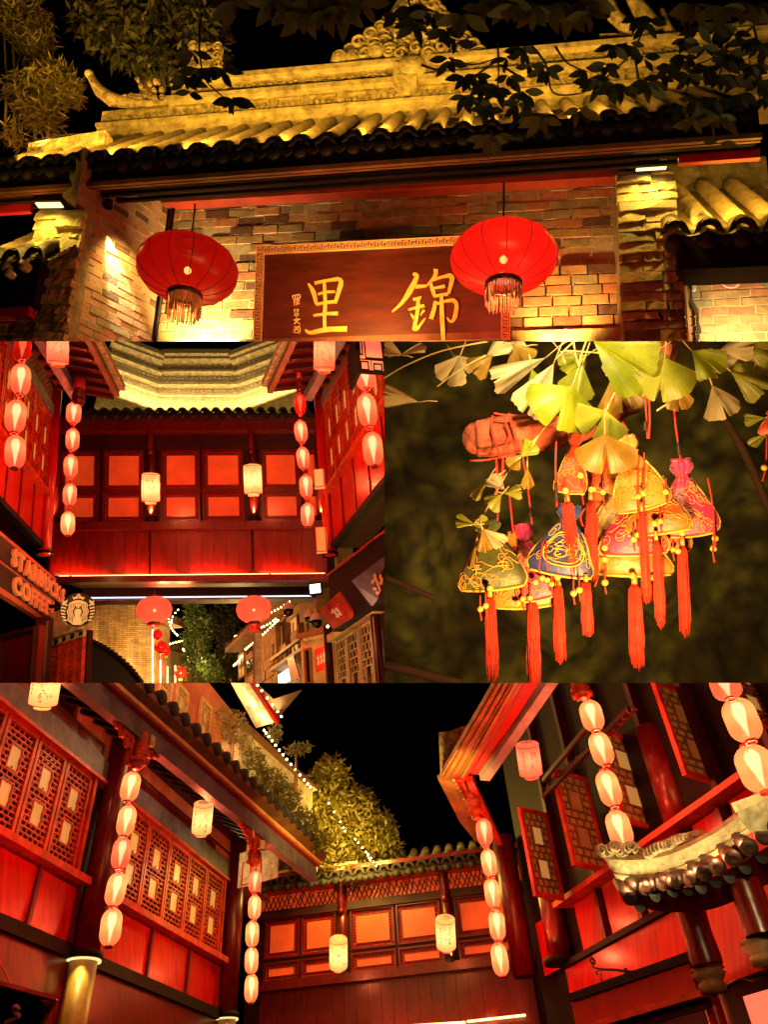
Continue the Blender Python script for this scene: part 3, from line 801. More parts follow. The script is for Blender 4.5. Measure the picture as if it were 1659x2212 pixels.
def strokes(lst, name, m='gold', sc=1.0):
    mb = MB(); unit = px(.7465, 6.4) * sc
    for i, (pts, ws) in enumerate(lst):
        q = smooth_pts([zc(p) for p in pts], 5); n = len(q)
        w = [ws[0] + (ws[1] - ws[0]) * (j / (n - 1)) for j in range(n)] if len(ws) == 2 else [(ws[0] + (ws[1] - ws[0]) * min(1, 2 * j / (n - 1))) if j <= (n - 1) / 2 else (ws[1] + (ws[2] - ws[1]) * (2 * j / (n - 1) - 1)) for j in range(n)]
        ribbon(mb, sg, q, [x * unit for x in w], .0 + i * .0004, .014 + i * .0006)
    return mb.build(name, m, nb)
strokes([([(432, 288), (460, 335), (478, 405)], (10, 26, 18)), ([(468, 285), (540, 270), (595, 262)], (16, 14, 20)), ([(592, 258), (622, 275), (608, 335), (588, 400)], (18, 26, 16)),
         ([(488, 350), (535, 338), (585, 335)], (12, 12, 14)), ([(478, 408), (535, 398), (592, 392)], (14, 15, 18)), ([(524, 272), (530, 400), (526, 475), (528, 562)], (16, 20, 18)),
         ([(462, 474), (530, 464), (604, 462)], (10, 16, 22)), ([(415, 556), (445, 574), (540, 556), (656, 552)], (10, 26, 32))], 'gold_character')
strokes([([(1040, 232), (1062, 248), (1022, 330), (975, 400), (918, 452)], (14, 34, 5)), ([(1052, 306), (1112, 302)], (20, 14)), ([(1040, 380), (1090, 370)], (14, 16)), ([(1012, 440), (1105, 416)], (10, 18)),
         ([(1070, 375), (1066, 450), (1046, 552)], (18, 22, 22)), ([(1036, 548), (1062, 552), (1112, 488)], (8, 22, 5)), ([(1026, 462), (1046, 492)], (6, 18)), ([(1104, 442), (1084, 474)], (18, 6)),
         ([(1172, 206), (1166, 250), (1112, 308)], (26, 22, 5)), ([(1140, 275), (1152, 320), (1166, 366)], (10, 22, 16)), ([(1148, 272), (1210, 250), (1240, 244)], (14, 14, 18)), ([(1236, 240), (1266, 258), (1246, 348)], (18, 28, 16)),
         ([(1162, 316), (1226, 304)], (10, 16)), ([(1166, 362), (1242, 350)], (14, 16)), ([(1170, 392), (1162, 440), (1146, 494)], (16, 22, 26)), ([(1166, 412), (1230, 392), (1270, 386)], (12, 14, 18)),
         ([(1264, 382), (1292, 408), (1284, 480), (1262, 512), (1236, 488)], (18, 24, 6)), ([(1206, 362), (1208, 470), (1218, 650)], (18, 24, 22))], 'gold_character')
sm = []
for (x, y, n, sd) in ((360, 352, 8, 1), (362, 455, 5, 2), (364, 500, 4, 3), (364, 552, 6, 4)):
    pass
sm += [([(340, 358), (382, 352), (378, 372), (344, 376), (340, 358)], (4, 4)), ([(353, 356), (354, 374)], (3, 3)), ([(367, 355), (367, 373)], (3, 3)), ([(345, 384), (358, 380)], (3, 3)), ([(352, 376), (350, 416)], (4, 3)), ([(345, 396), (356, 392)], (3, 3)), ([(366, 378), (362, 414)], (3, 3)), ([(364, 386), (382, 382)], (3, 3)), ([(364, 396), (381, 392)], (3, 3)), ([(363, 408), (382, 404)], (3, 3)),
       ([(345, 444), (362, 440)], (3, 3)), ([(354, 434), (352, 458)], (3, 3)), ([(366, 436), (376, 456)], (4, 2)), ([(376, 438), (364, 456)], (4, 2)), ([(350, 468), (374, 462), (368, 476), (352, 474)], (3, 3)),
       ([(362, 486), (366, 494)], (4, 3)), ([(346, 500), (384, 496)], (3, 4)), ([(374, 500), (350, 524)], (4, 2)), ([(354, 502), (384, 524)], (3, 5)),
       ([(350, 542), (364, 540), (362, 552), (350, 554)], (3, 3)), ([(346, 562), (366, 556)], (3, 3)), ([(356, 556), (352, 576)], (3, 3)), ([(344, 572), (386, 578)], (3, 5)), ([(370, 540), (386, 538)], (3, 3)), ([(372, 546), (384, 545), (383, 564), (372, 565), (372, 546)], (3, 3))]
strokes(sm, 'small_inscription', 'gold_pale')
# ---------------- lanterns
round_lantern(810, 1165, 215, 150, 5.6, 'dark red round lantern with gold fringe hanging beside the side wall', 'round lanterns before the name board', 'silk_red', 'fringe_gold', (842, 880), 16, 108, inner=26)
round_lantern(2176, 1118, 230, 160, 5.3, 'bright red round lantern hanging over the corner of the name board', 'round lanterns before the name board', 'silk_red_bright', 'fringe_gold', (2178, 790), 40, 108, inner=75)
# ---------------- lower roof and wall beyond the right pillar
rw = Fac((2975, 1475), (3318, 1462), 6.6); t = thing('brick_wall', 'pale brick wall beyond the lit pillar with a bent grey pipe on it', 'wall', rw.p(.3, 0))
rtop = rw.B(3150, 1195)
MB().fbox(rw, (-.1, -.1, .95, rtop), -.2, -.012).build('mortar_bed', 'mortar', t)
brick_field(rw, t, (-.1, -.1, .95, rtop), 0, .22, .085, ['brick', 'brick', 'brick_red', 'brick_grey', 'brick'], 9)
MB().fbox(rw, (-.1, rtop, .95, rtop + .07), -.1, .06).build('red_beam', 'red_paint', t)
t2 = thing('conduit_pipe', 'bent grey conduit pipe with a white connector on the pale brick wall', 'pipe', rw.pt(3010, 1470, .04))
MB().tube([rw.pt(x, y, .04) for x, y in smooth_pts([(2995, 1225), (2985, 1290), (3005, 1330), (3015, 1370), (3018, 1500)], 4)], .014, 8).build('pipe', 'metal', t2)
MB().fbox(rw, rw.rc(2988, 1230, 3008, 1258, .04), .03, .07).build('connector', 'clip', t2)
MB().tube([rw.pt(x, y, .05) for x, y in smooth_pts([(3110, 1215), (3140, 1240), (3180, 1240), (3205, 1215)], 4)], .006, 5).build('loose_wire', 'wire_pale', t2)
MB().fbox(rw, rw.rc(2962, 1160, 2976, 1480, .05), .02, .08).build('lit_trim', 'gold_pale', t2)
er = Fac((2945, 1165), (3318, 1150), 6.0); t = thing('lower_roof', 'lower tiled roof with worn pale tiles beyond the lit pillar', 'roof', er.p(.3, 0))
MB().fbox(er, (-.02, .0, .95, er.B(3150, 1030)), -.25, .0).build('dark_fascia', 'black_wood', t)
rt2 = er.pt(3150, 800, -.9); e2 = er.pt(3150, 985, .03)
sl = rt2 - e2; sl -= er.S * sl.dot(er.S); L2_ = sl.length
r2 = Fac.__new__(Fac).set(er.p(0, er.B(3150, 985, .03), .03), er.S, sl.normalized())
if r2.N.dot(up()) < 0: r2.N = -r2.N
s2 = er.A(3210, 1000, .03) - er.A(3062, 1010, .03)
mat('tile_pale', (.42, .34, .18), .8, .4, 10, .5, 40)
tile_roof(r2, t, er.A(3062, 1010, .03) - s2, 4, s2, L2_, s2 * .30, m='tile_pale', seg=.2)
MB().fbox(er, (-.05, er.B(3150, 830, -.95), 1.1, er.B(3150, 700, -.95)), -1.0, -.9).build('stucco_band', 'plaster', t)
lamp('AREA', r2.p(.45, .08, .12), 11, AMBER, .7, aim=r2.T * .8 + r2.N * .4, sy=.03, parent=t)
lamp('SPOT', rw.p(.35, -.25, .5), 130, (1, .7, .28), .05, aim=up() * .6 - rw.N * 1.0 + rw.S * .1, spot=90, blend=.9, parent=t)
# lower roof to the left of the left pillar
el = Fac((-60, 1330), (100, 1318), 6.1); t = thing('lower_roof', 'lower dark roof end with pale round tiles behind the pillar of the streaked wall', 'roof', el.p(.1, 0))
MB().fbox(el, (-.3, .02, .42, el.B(40, 1130)), -.3, -.02).build('dark_fascia', 'black_wood', t)
rt3 = el.pt(40, 1010, -.7); e3 = el.pt(40, 1115, .03); sl = rt3 - e3; sl -= el.S * sl.dot(el.S)
r3 = Fac.__new__(Fac).set(el.p(0, el.B(40, 1115, .03), .03), el.S, sl.normalized())
if r3.N.dot(up()) < 0: r3.N = -r3.N
tile_roof(r3, t, el.A(58, 1110, .03) - .21, 3, .21, sl.length, .065, seg=.2, drip=False)
for x, y, r_ in ((20, 1150, .042), (35, 1180, .036), (100, 1145, .045)):
    MB().lathe(el.pt(x, y, .05), el.N, [(1e-4, .02), (r_, .018), (r_, -.05)], 12).build('round_tile_end', 'plaster', t)
MB().fbox(el, (-.3, el.B(40, 1010, -.75), .42, el.B(40, 910, -.75)), -.85, -.75).build('stucco_band', 'plaster', t)
MB().fbox(el, (-.3, -.06, .36, .02), -.2, -.05).build('red_beam', 'red_paint', t)
brick_field(el, t, (-.3, -.5, .30, -.05), -.15, .2, .085, ['brick_red', 'brick'], 8)
lamp('AREA', r3.p(.1, .1, .15), 7, AMBER, .5, aim=r3.T * .8 + r3.N * .4, sy=.03, parent=t)
# floodlights low on the gate wall
lamp('SPOT', wall.p(.55, -.22, .30), 420, (1, .62, .20), .04, aim=up() * .75 - wall.N * .60, spot=110, blend=.8, parent=gw)
lamp('SPOT', wall.p(3.75, -.25, .34), 190, (1, .50, .12), .04, aim=up() * .75 - wall.N * .60, spot=115, blend=.9, parent=gw)
lamp('SPOT', wall.p(2.2, -.45, 1.1), 190, (1, .40, .09), .05, aim=up() * .9 - wall.N * .9, spot=125, blend=1, parent=gw)
# ---------------- trees over the roof
leafmat('leaf_olive', (.045, .050, .010), (.10, .085, .015), .3)
leafmat('leaf_bamboo', (.085, .075, .010), (.19, .15, .02), .35)
t = thing('bamboo', 'feathery bamboo clump beside the curled ridge horn', 'bamboo', P(150, 650, 8.2))
rb = random.Random(11)
for (x0, y0, x1, y1) in ((60, 640, 40, -20), (150, 650, 120, 20), (200, 640, 230, 60), (20, 600, 10, 60)):
    MB().tube([P(x0, y0, 8.3), P((x0 + x1) / 2 + 10, (y0 + y1) / 2, 8.3), P(x1, y1, 8.3)], [.02, .015, .008], 6).build('cane', 'leaf_bamboo', t)
foliage('foliage', 'leaf_bamboo', [(P(100, 100, 8.4), (.30, .28, .3), 900), (P(240, 360, 8.2), (.28, .16, .25), 1100), (P(120, 400, 8.2), (.28, .22, .25), 900), (P(170, 500, 8.2), (.26, .14, .25), 700), (P(60, 590, 8.0), (.14, .09, .2), 160), (P(300, 400, 8.2), (.14, .12, .2), 420), (P(150, 200, 8.3), (.2, .2, .2), 400)], .11, t, 3, .13)
lamp('SPOT', P(220, 640, 7.3), 1500, (1, .50, .07), .1, aim=P(170, 330, 8.3) - P(220, 640, 7.3), spot=110, blend=1, parent=t)
for nm, lab, bl, sd in (('evergreen_tree', 'dim evergreen tree standing behind the lion finial of the ridge', [(P(600, 120, 10), (.8, .5, .5), 1500), (P(880, 90, 10), (.35, .45, .4), 700), (P(450, 60, 10), (.5, .4, .4), 800), (P(680, 270, 10), (.35, .2, .3), 350), (P(930, 250, 10), (.14, .25, .2), 200)], 5),):
    t = thing(nm, lab, 'tree', P(600, 700, 10.2))
    MB().tube([P(620, 760, 10.3), P(640, 300, 10.3), P(600, 60, 10.3)], [.14, .1, .05], 8).build('trunk', 'brown_wood', t)
    foliage('crown', 'leaf_olive', bl, .17, t, sd, .34, .6)
    lamp('SPOT', P(620, 620, 8.6), 330, (1, .62, .12), .2, aim=P(640, 100, 10) - P(620, 620, 8.6), spot=100, blend=1, parent=t)
mat('twig', (.02, .014, .008), .8, .3)
LM_D = leafmesh('leaf_dark', 'leaf_dark'); LM_O = leafmesh('leaf_olive', 'leaf_olive')
def spray(label, cat, dep, twigs, clusters, me, seed, llen=78, nmin=5, nmax=8, spread=1.0, group=None):
    rn = random.Random(seed); t = thing('leafy_branch', label, cat, P(clusters[0][0], clusters[0][1], dep), group)
    for tw in twigs:
        sp = smooth_pts(tw, 4); n = len(sp)
        MB().tube([P(x, y, dep) for x, y in sp], [.007 - .004 * i / n for i in range(n)], 5).build('twig', 'twig', t)
    for cl in clusters:
        x, y = cl[:2]; n = cl[2] if len(cl) > 2 else rn.randint(nmin, nmax)
        for i in range(n):
            an = math.radians(-90 + (i - (n - 1) / 2) * (150 / max(1, n - 1)) * spread + rn.uniform(-14, 14))
            d = rightv() * math.cos(an) + up() * math.sin(an) + (LOC - P(x, y, dep)).normalized() * rn.uniform(-.45, .45)
            nn = (LOC - P(x, y, dep)).normalized() + rightv() * rn.uniform(-.7, .7) + up() * rn.uniform(-.3, .5)
            L = px(llen, dep) * rn.uniform(.75, 1.2)
            put('leaf', me, frame_matrix(P(x + rn.uniform(-8, 8), y + rn.uniform(-8, 8), dep + rn.uniform(-.08, .08)), d, nn, L * .40, L), t)
    return t
spray('dark leafy twig hanging before the lion finial of the ridge', 'branch', 4.2, [[(870, 60), (860, 200), (880, 330), (940, 400), (1000, 440)]], [(840, 230, 4), (860, 300, 6), (800, 330, 5), (900, 300, 5), (960, 300, 4), (820, 400, 2), (1010, 425, 6), (990, 440, 3)], LM_D, 1, 88)
spray('dark leafy twig hanging before the stucco cloud crest', 'branch', 4.2, [[(1760, -30), (1775, 40), (1800, 100)], [(1800, 20), (1900, 60)]], [(1770, 30, 7), (1790, 90, 6), (1720, 60, 4), (1860, 60, 4), (1925, 130, 6), (1970, 180, 3)], LM_D, 2, 92)
spray('dark drooping leaf bunch hanging beside the stucco cloud crest', 'branch', 4.0, [[(2150, 180), (2155, 280), (2150, 400)], [(2150, 260), (2050, 330)], [(2160, 280), (2260, 340)], [(1820, 280), (1900, 300), (1960, 250)], [(1940, 250), (2040, 280), (2150, 250)]],
      [(1940, 260, 4), (2010, 335, 6), (2060, 320, 4), (2090, 370, 7), (2150, 380, 8), (2200, 330, 6), (2260, 400, 6), (2060, 420, 5), (2110, 470, 6), (2240, 450, 5), (2000, 410, 4), (2300, 490, 5), (2190, 250, 3)], LM_D, 3, 80)
spray('dark forked twig with paired leaves hanging below the dragon finial', 'branch', 4.0, [[(2300, 200), (2360, 280), (2390, 400), (2500, 405), (2560, 380)], [(2780, 80), (2750, 200), (2640, 320), (2580, 350)], [(2740, 220), (2760, 330), (2790, 420)], [(2400, 200), (2450, 270), (2530, 310)]],
      [(2290, 280, 3), (2360, 300, 6), (2260, 210, 5), (2550, 340, 6), (2600, 350, 6), (2640, 370, 6), (2690, 380, 6), (2800, 360, 5), (2720, 190, 6), (2740, 80, 5), (2800, 90, 4), (2650, 200, 6), (2780, 250, 4), (2850, 330, 4), (2620, 280, 4), (2530, 300, 3)], LM_D, 4, 82)
spray('dense dark leaf spray hanging over the rising ridge tail', 'branch', 3.9, [[(3318, 60), (3200, 160), (3080, 250), (2950, 300)], [(3140, 200), (3110, 330)], [(3260, 120), (3290, 260), (3280, 350)], [(2960, 100), (2980, 240)]],
      [(2960, 250, 6), (2980, 330, 6), (3050, 290, 6), (3110, 330, 7), (3160, 230, 6), (3180, 330, 6), (3240, 290, 7), (3290, 200, 6), (3290, 350, 6), (3050, 200, 4), (2900, 280, 5), (3000, 430, 7), (3100, 430, 6), (3200, 410, 6), (2950, 460, 6), (3060, 480, 6), (3140, 260, 6), (3230, 180, 5), (3310, 430, 4), (3180, 140, 5), (2960, 170, 6), (3020, 110, 6), (3100, 120, 6)], LM_D, 5, 84)
t = spray('dim olive leaf sprays hanging from above in the night sky', 'branch', 3.6, [[(1200, -40), (1330, 60), (1340, 120)], [(1000, -40), (1010, 20)]], [(1250, 20, 7), (1310, 60, 7), (1420, 50, 7), (1480, 30, 6), (1370, -10, 6), (1010, 0, 6), (1560, 10, 4), (1180, 0, 5)], LM_O, 6, 120)
t = spray('dim olive leaves hanging low before the dark eave fascia', 'branch', 3.6, [[(2120, 560), (2130, 600)], [(3080, 520), (3090, 600)]], [(2110, 600, 5), (2140, 590, 4), (2500, 480, 3), (3110, 610, 2), (3000, 520, 4), (3120, 500, 5), (2340, 510, 4)], LM_O, 7, 95)
t = spray('dim olive leaf sprays hanging beside the dragon finial', 'branch', 3.6, [[(2250, -40), (2300, 60)], [(2400, -40), (2460, 60)]], [(2080, 20, 6), (2300, 40, 7), (2240, 20, 6), (2380, 20, 7), (2460, 40, 6), (2540, 60, 3), (2000, 60, 5), (2560, 0, 5), (3000, 20, 7), (3120, 30, 7), (3240, 20, 7), (2180, 10, 6)], LM_O, 8, 120)

for (x, y, e) in ((1330, 560, 9), (2350, 520, 9), (3050, 560, 9)):
    lamp('SPOT', P(x, y, 2.7), e, (1, .62, .14), .1, aim=P(x, 40, 3.7) - P(x, y, 2.7), spot=95, blend=1, parent=t)  # unseen spots added near the viewer to brighten the olive leaves
# ================================================================ SECOND PLACE: the lane under the red bridge building
setp(2)
glow('strip_orange', (1, .36, .10), 9.0)
REDL = (1.0, .10, .035)
B = Fac.quad([(215, 1022), (1410, 1010), (1378, 340), (238, 345)], 14.0)
W_ = B.len
yb = lambda y, x=810: B.B(x, y)
br = thing('bridge_house', 'red wooden bridge house with orange windows spanning the lane', 'building', B.p(W_ / 2, 0))
MB().fbox(B, (-.1, .02, W_ + .1, yb(330)), -2.2, -.10).build('body', 'deep_wood', br)
nb_ = 16
b_ledge0, b_ledge1 = yb(815), yb(782)
for (x0, x1) in ((215, 640), (650, 1085), (1095, 1410)):
    a0, a1 = B.A(x0, 900), B.A(x1, 900); n = max(2, int((a1 - a0) / .22))
    for k in range(n):
        MB().fbox(B, (a0 + (a1 - a0) * k / n + .002, .02, a0 + (a1 - a0) * (k + 1) / n - .002, b_ledge0), -.10, -.02 + .004 * (k % 2)).build('plank', 'dark_lacquer', br)
MB().fbox(B, (-.1, b_ledge0, W_ + .1, b_ledge1), -.1, .10).build('sill_beam', 'dark_lacquer', br)
MB().fbox(B, (-.15, -.10, W_ + .15, .02), -.3, .08).build('bottom_beam', 'dark_lacquer', br)
ls = thing('light_strip', 'orange light strip along the foot of the bridge house', 'light', B.p(W_ / 2, .03, .05))
for (x0, x1) in ((258, 300), (312, 462), (466, 694), (698, 930), (934, 1162), (1172, 1404)):
    MB().fbox(B, (B.A(x0, 1018), -.002 + .014, B.A(x1, 1018), .035), .02, .05).build('tube', 'strip_orange', ls)

for k in range(4): lamp('AREA', B.p(W_ * (k + .5) / 4, .05, .06), 18, (1, .16, .04), 1.3, aim=B.T * 1.0 - B.N * .5, sy=.03, parent=ls)
# window bays
def fretwork(mb, fc, r, t, d, step=.05):
    a0, b0, a1, b1 = r
    n = max(3, int((a1 - a0) / step))
    for k in range(n):
        for bb, in ((b0 + t / 2,), (b1 - t / 2,)):
            mb.tube(spiral(fc.p(a0 + (k + .5) * (a1 - a0) / n, bb, d), fc.S, fc.T, t * .42, t * .3, 1, 9), .006, 4, False)
    n = max(3, int((b1 - b0 - 2 * t) / step))
    for k in range(n):
        for aa in (a0 + t / 2, a1 - t / 2):
            mb.tube(spiral(fc.p(aa, b0 + t + (k + .5) * (b1 - b0 - 2 * t) / n, d), fc.S, fc.T, t * .42, t * .3, 1, 9), .006, 4, False)
def panel_window(fc, r, parent, d=-.08, t=.075, pane='pane_red', name='window'):
    w = framed(MB(), fc, r, .03, d, d + .06).build(name, 'dark_lacquer', parent)
    if w is None: return
    a0, b0, a1, b1 = r; ri = (a0 + .03, b0 + .03, a1 - .03, b1 - .03)
    MB().fbox(fc, ri, d - .01, d + .005).build('backing', 'deep_wood', w)
    fw_ = MB(); fretwork(fw_, fc, ri, t, d + .016); fw_.build('fretwork', 'red_lacquer', w)
    rp_ = (ri[0] + t, ri[1] + t, ri[2] - t, ri[3] - t)
    MB().fbox(fc, rp_, d + .006, d + .02).build('pane', pane, w)
    framed(MB(), fc, (rp_[0] - .012, rp_[1] - .012, rp_[2] + .012, rp_[3] + .012), .012, d + .006, d + .034).build('inner_frame', 'dark_lacquer', w)
bwt, bwm, bwb = yb(468), yb(642), yb(776)
for (x0, x1) in ((250, 422), (440, 618), (692, 862), (872, 1052), (1128, 1300), (1308, 1385)):
    a0, a1 = B.A(x0, 640), B.A(x1, 640)
    panel_window(B, (a0, bwm + .01, a1, bwt), br); panel_window(B, (a0, bwb, a1, bwm - .03), br)
MB().fbox(B, (-.05, bwm - .03, W_ + .05, bwm + .01), -.1, -.03).build('mid_rail', 'dark_lacquer', br)
MB().fbox(B, (-.05, bwt, W_ + .05, yb(395)), -.1, -.02).build('lintel', 'deep_wood', br)
MB().fbox(B, (-.05, yb(400), W_ + .05, yb(388)), -.05, .06).build('lit_moulding', 'dark_lacquer', br)
MB().fbox(B, (-.1, B.B(810, 384, .16), W_ + .1, B.B(810, 336, .16)), -.1, .16).build('eave_beam', 'dark_lacquer', br)
MB().fbox(B, (-.1, B.B(810, 332, .33), W_ + .1, B.B(810, 318, .33)), .05, .33).build('eave_board', 'deep_wood', br)
for i, x in enumerate((236, 655, 1095, 1384)):
    a = B.A(x, 640)
    pst = MB().tube([B.p(a, bwb - .02, .0), B.p(a, bwt + .1, .0)], .085, 14).build('post', 'dark_lacquer', br)
    MB().lathe(B.p(a, bwb - .02, 0), up(), [(.10, 0), (.12, .02), (.12, .08), (.09, .10)], 14).build('post_lamp', 'black_wood', br)
    lamp('SPOT', B.p(a, bwb + .11, .13), 26, (1, .62, .15), .02, aim=up() * 1 - B.N * .12, spot=70, blend=1, parent=br)
    MB().lathe(B.p(a, bwt - .12, .13), up(), [(1e-4, 0), (.04, .0), (.05, .05), (.035, .08), (.06, .12), (.06, .5)], 12).build('hanging_boss', 'dark_lacquer', br)
# tile eave
bt_ = thing('tiled_eave', 'row of grey barrel tiles along the bridge house eave', 'roof', B.p(W_ / 2, yb(310)))
e_b = B.B(810, 302, .34)
sl = (B.T * .22 - B.N * .97).normalized(); rf2 = Fac.__new__(Fac).set(B.p(0, e_b, .34), B.S, sl)
if rf2.N.dot(up()) < 0: rf2.N = -rf2.N
st2 = (B.A(1342, 290, .34) - B.A(400, 300, .34)) / 19.5
tile_roof(rf2, bt_, B.A(400, 300, .34) - 2 * st2, 22, st2, .8, st2 * .30, seg=.25)
for k in range(4): lamp('AREA', rf2.p(W_ * (k + .5) / 4, .35, .14), 40, (1, .60, .12), 1.3, aim=rf2.T * .7 + rf2.N * .9, sy=.05, parent=bt_)
# stucco wall above: centre and two wings
CWD = 19.5
cw = Fac.quad([(690, 240), (1030, 240), (997, 66), (700, 66)], CWD)
def wing(name, fc, a0, a1, label, parent, ytop, x):
    hb = fc.B(x, ytop)
    MB().fbox(fc, (a0, -2.2, a1, hb), -.25, 0).build('stucco_wall', 'plaster', parent)
    for (u0, u1, d) in ((.0, .05, .05), (.22, .27, .08), (.30, .33, .05), (.52, .57, .10), (.60, .63, .06), (.80, .86, .16), (.88, 1.0, .24)):
        MB().fbox(fc, (a0, hb * u0, a1, hb * u1), -.002, d).build('moulding', 'plaster', parent)
    L = a1 - a0
    for (u0, u1) in ((.06, .21), (.34, .51), (.64, .79)):
        rn = random.Random(int(u0 * 100)); sc = MB(); a = a0 + .1
        framed(sc, fc, (a0 + .06, hb * u0 + .02, a1 - .06, hb * u1 - .015), .012, 0, .03)
        while a < a1 - .1:
            scroll(sc, fc, a, hb * (u0 + u1) / 2 + rn.uniform(-.02, .02), .015, rn.uniform(.03, .055), rn.choice((-1, 1)), .012); a += rn.uniform(.08, .16)
        sc.build('carved_scrolls', 'carving', parent)
sw_t = thing('ridge_wall', 'stucco parapet of three angled sides above the tile eave', 'wall', cw.p(.8, -1))
wing('c', cw, 0, cw.len, '', sw_t, 66, 850)
lwg = Fac((440, 152), (690, 240), 10.0, cw.T); k_ = CWD / proj(lwg.p(lwg.len, 0))[2]; lwg = Fac((440, 152), (690, 240), 10.0 * k_, cw.T); print('wing near depth', 10 * k_)
wing('l', lwg, 0, lwg.len, '', sw_t, 73, 690)
rwg = Fac((1030, 240), (1270, 152), proj(cw.p(cw.len, 0))[2], cw.T)
wing('r', rwg, 0, rwg.len, '', sw_t, 70, 1010)
for fc, n in ((cw, 2), (lwg, 2), (rwg, 2)):
    for k in range(n): lamp('AREA', fc.p(fc.len * (k + .5) / n, -.9, .45), 26, (1, .64, .22), fc.len / n, aim=fc.T * 1.0 - fc.N * .35, sy=.1, parent=sw_t)  # unseen area lights added to brighten the stucco
# ---------------- left house
L2 = Fac((0, 685), (195, 893), 10.6); l2c = L2.A(198, 700)
lh = thing('timber_house', 'red timber house with lattice windows beside the coffee sign', 'building', L2.p(l2c, 0))
bs, bw1 = L2.B(197, 655), L2.B(207, 300); pw = .62
MB().fbox(L2, (-2.2, .0, l2c, bw1 + 2.2), -.6, -.06).build('body', 'deep_wood', lh)
for k in range(4): MB().fbox(L2, (l2c - (k + 1) * pw + .012, .03, l2c - k * pw - .012, bs - .06), -.06, -.02 + (k % 2) * .004).build('wall_panel', 'red_lacquer', lh)
for k in range(5): MB().fbox(L2, (l2c - k * pw - .02, .03, l2c - k * pw + .006, bs - .06), -.06, .0).build('stile', 'dark_lacquer', lh)
MB().fbox(L2, (-2.2, -.06, l2c, .03), -.1, .03).build('base_rail', 'black_wood', lh)
MB().fbox(L2, (-2.2, bs - .07, l2c, bs), -.06, .09).build('sill', 'orange_wood', lh)
for k in range(6): window_sash(L2, (l2c - (k + 1) * .46 - .03, bs + .02, l2c - k * .46 - .05, bw1), -.05, lh, .045, .013)
MB().fbox(L2, (-2.2, bw1, l2c, bw1 + .22), -.06, .03).build('beam', 'blue_beam', lh)
lt = MB(); lattice(lt, L2, (-2.2, bw1 + .24, l2c - .05, bw1 + .62), -.03, .0, .016, 30, 6); lt.build('lattice_band', 'brown_wood', lh)
MB().fbox(L2, (-2.2, bw1 + .22, l2c, bw1 + .66), -.05, -.035).build('band_backing', 'blue_beam', lh)
MB().tube([L2.p(l2c + .03, -.15, .02), L2.p(l2c + .03, bw1 + .9, .02)], .10, 16).build('corner_post', 'red_lacquer', lh)
MB().lathe(L2.p(l2c + .03, -.16, .02), up(), [(.14, 0), (.14, .05), (.10, .07)], 14).build('post_ring', 'black_wood', lh)
lamp('POINT', L2.p(l2c + .05, -.20, .18), 5, (1, .66, .2), .03, parent=lh)
# eave of the left house, seen from below
EL = Fac((372, 0), (497, 240), 9.8)
el_t = thing('roof_eave', 'underside of the timber eave with rafters over the hanging lantern string', 'eave', EL.p(1, 0))
MB().fbox(EL, (-1.5, 0, EL.len, .10), -.02, .06).build('eave_board', 'brown_wood', el_t)
MB().fbox(EL, (-1.5, .10, EL.len, .2), .0, .14).build('tile_board', 'carving', el_t)
sg_ = 1 if EL.N.dot(rightv()) > 0 else -1
MB().hexa([EL.p(-1.5, .02, 0), EL.p(EL.len, .02, 0), EL.p(EL.len, .25, -.9), EL.p(-1.5, .25, -.9), EL.p(-1.5, .06, 0), EL.p(EL.len, .06, 0), EL.p(EL.len, .3, -.9), EL.p(-1.5, .3, -.9)]).build('soffit', 'dark_lacquer', el_t)
for k in range(16):
    a = -1.4 + k * .26
    if a < EL.len: MB().bar(EL.p(a, .0, -.03), EL.p(a, .21, -.85), .07, .07, up()).build('rafter', 'deep_wood', el_t)
MB().fbox(EL, (-1.5, -.06, EL.len, .10), -.62, -.50).build('purlin', 'blue_beam', el_t)
def pendant(x, y0, y1, dep, label, w=26, post=60):
    c0, c1 = P(x, y0, dep), P(x, y1, dep); U = up(); H = (c0 - c1).dot(U); R = px(w, dep)
    t = thing('pendant_post', label, 'post', c1)
    prof = [(1e-4, 0), (.45, .02), (.65, .08), (.55, .14), (.9, .22), (1.0, .32), (.85, .42), (.55, .46), (.9, .50), (.9, .56), (.6, .59), (.95, .63), (.95, .70), (.6, .74), (.8, .80), (.8, 1.0)]
    MB().lathe(c1, U, [(r * R, h * H) for r, h in prof], 16).build('turned_boss', 'dark_lacquer', t)
    MB().tube([c1 + U * H, c1 + U * (H + px(post, dep))], R * .85, 12).build('shaft', 'red_paint', t)
    return t
pendant(335, 195, 280, 10.6, 'carved hanging post head above the long lantern string by the stucco wall', 30)
# ---------------- right house
R2 = Fac((1415, 906), (1659, 600), 13.0); r0 = R2.A(1407, 600)
rh = thing('timber_house', 'red timber house with lattice windows opposite the coffee sign', 'building', R2.p(r0, 0))
bs, bw1 = R2.B(1416, 650), R2.B(1399, 275)
MB().fbox(R2, (r0, .0, r0 + 5.0, bw1 + 2.4), -.6, -.06).build('body', 'deep_wood', rh)
for k in range(5): MB().fbox(R2, (r0 + .14 + k * .72 + .012, .03, r0 + .14 + (k + 1) * .72 - .012, bs - .06), -.06, -.02).build('wall_panel', 'red_lacquer', rh)
for k in range(6): MB().fbox(R2, (r0 + .14 + k * .72 - .02, .03, r0 + .14 + k * .72 + .01, bs - .06), -.06, .0).build('stile', 'dark_lacquer', rh)
MB().fbox(R2, (r0, -.06, r0 + 5, .03), -.1, .03).build('base_rail', 'black_wood', rh)
MB().fbox(R2, (r0, bs - .07, r0 + 5, bs), -.06, .10).build('sill', 'orange_wood', rh)
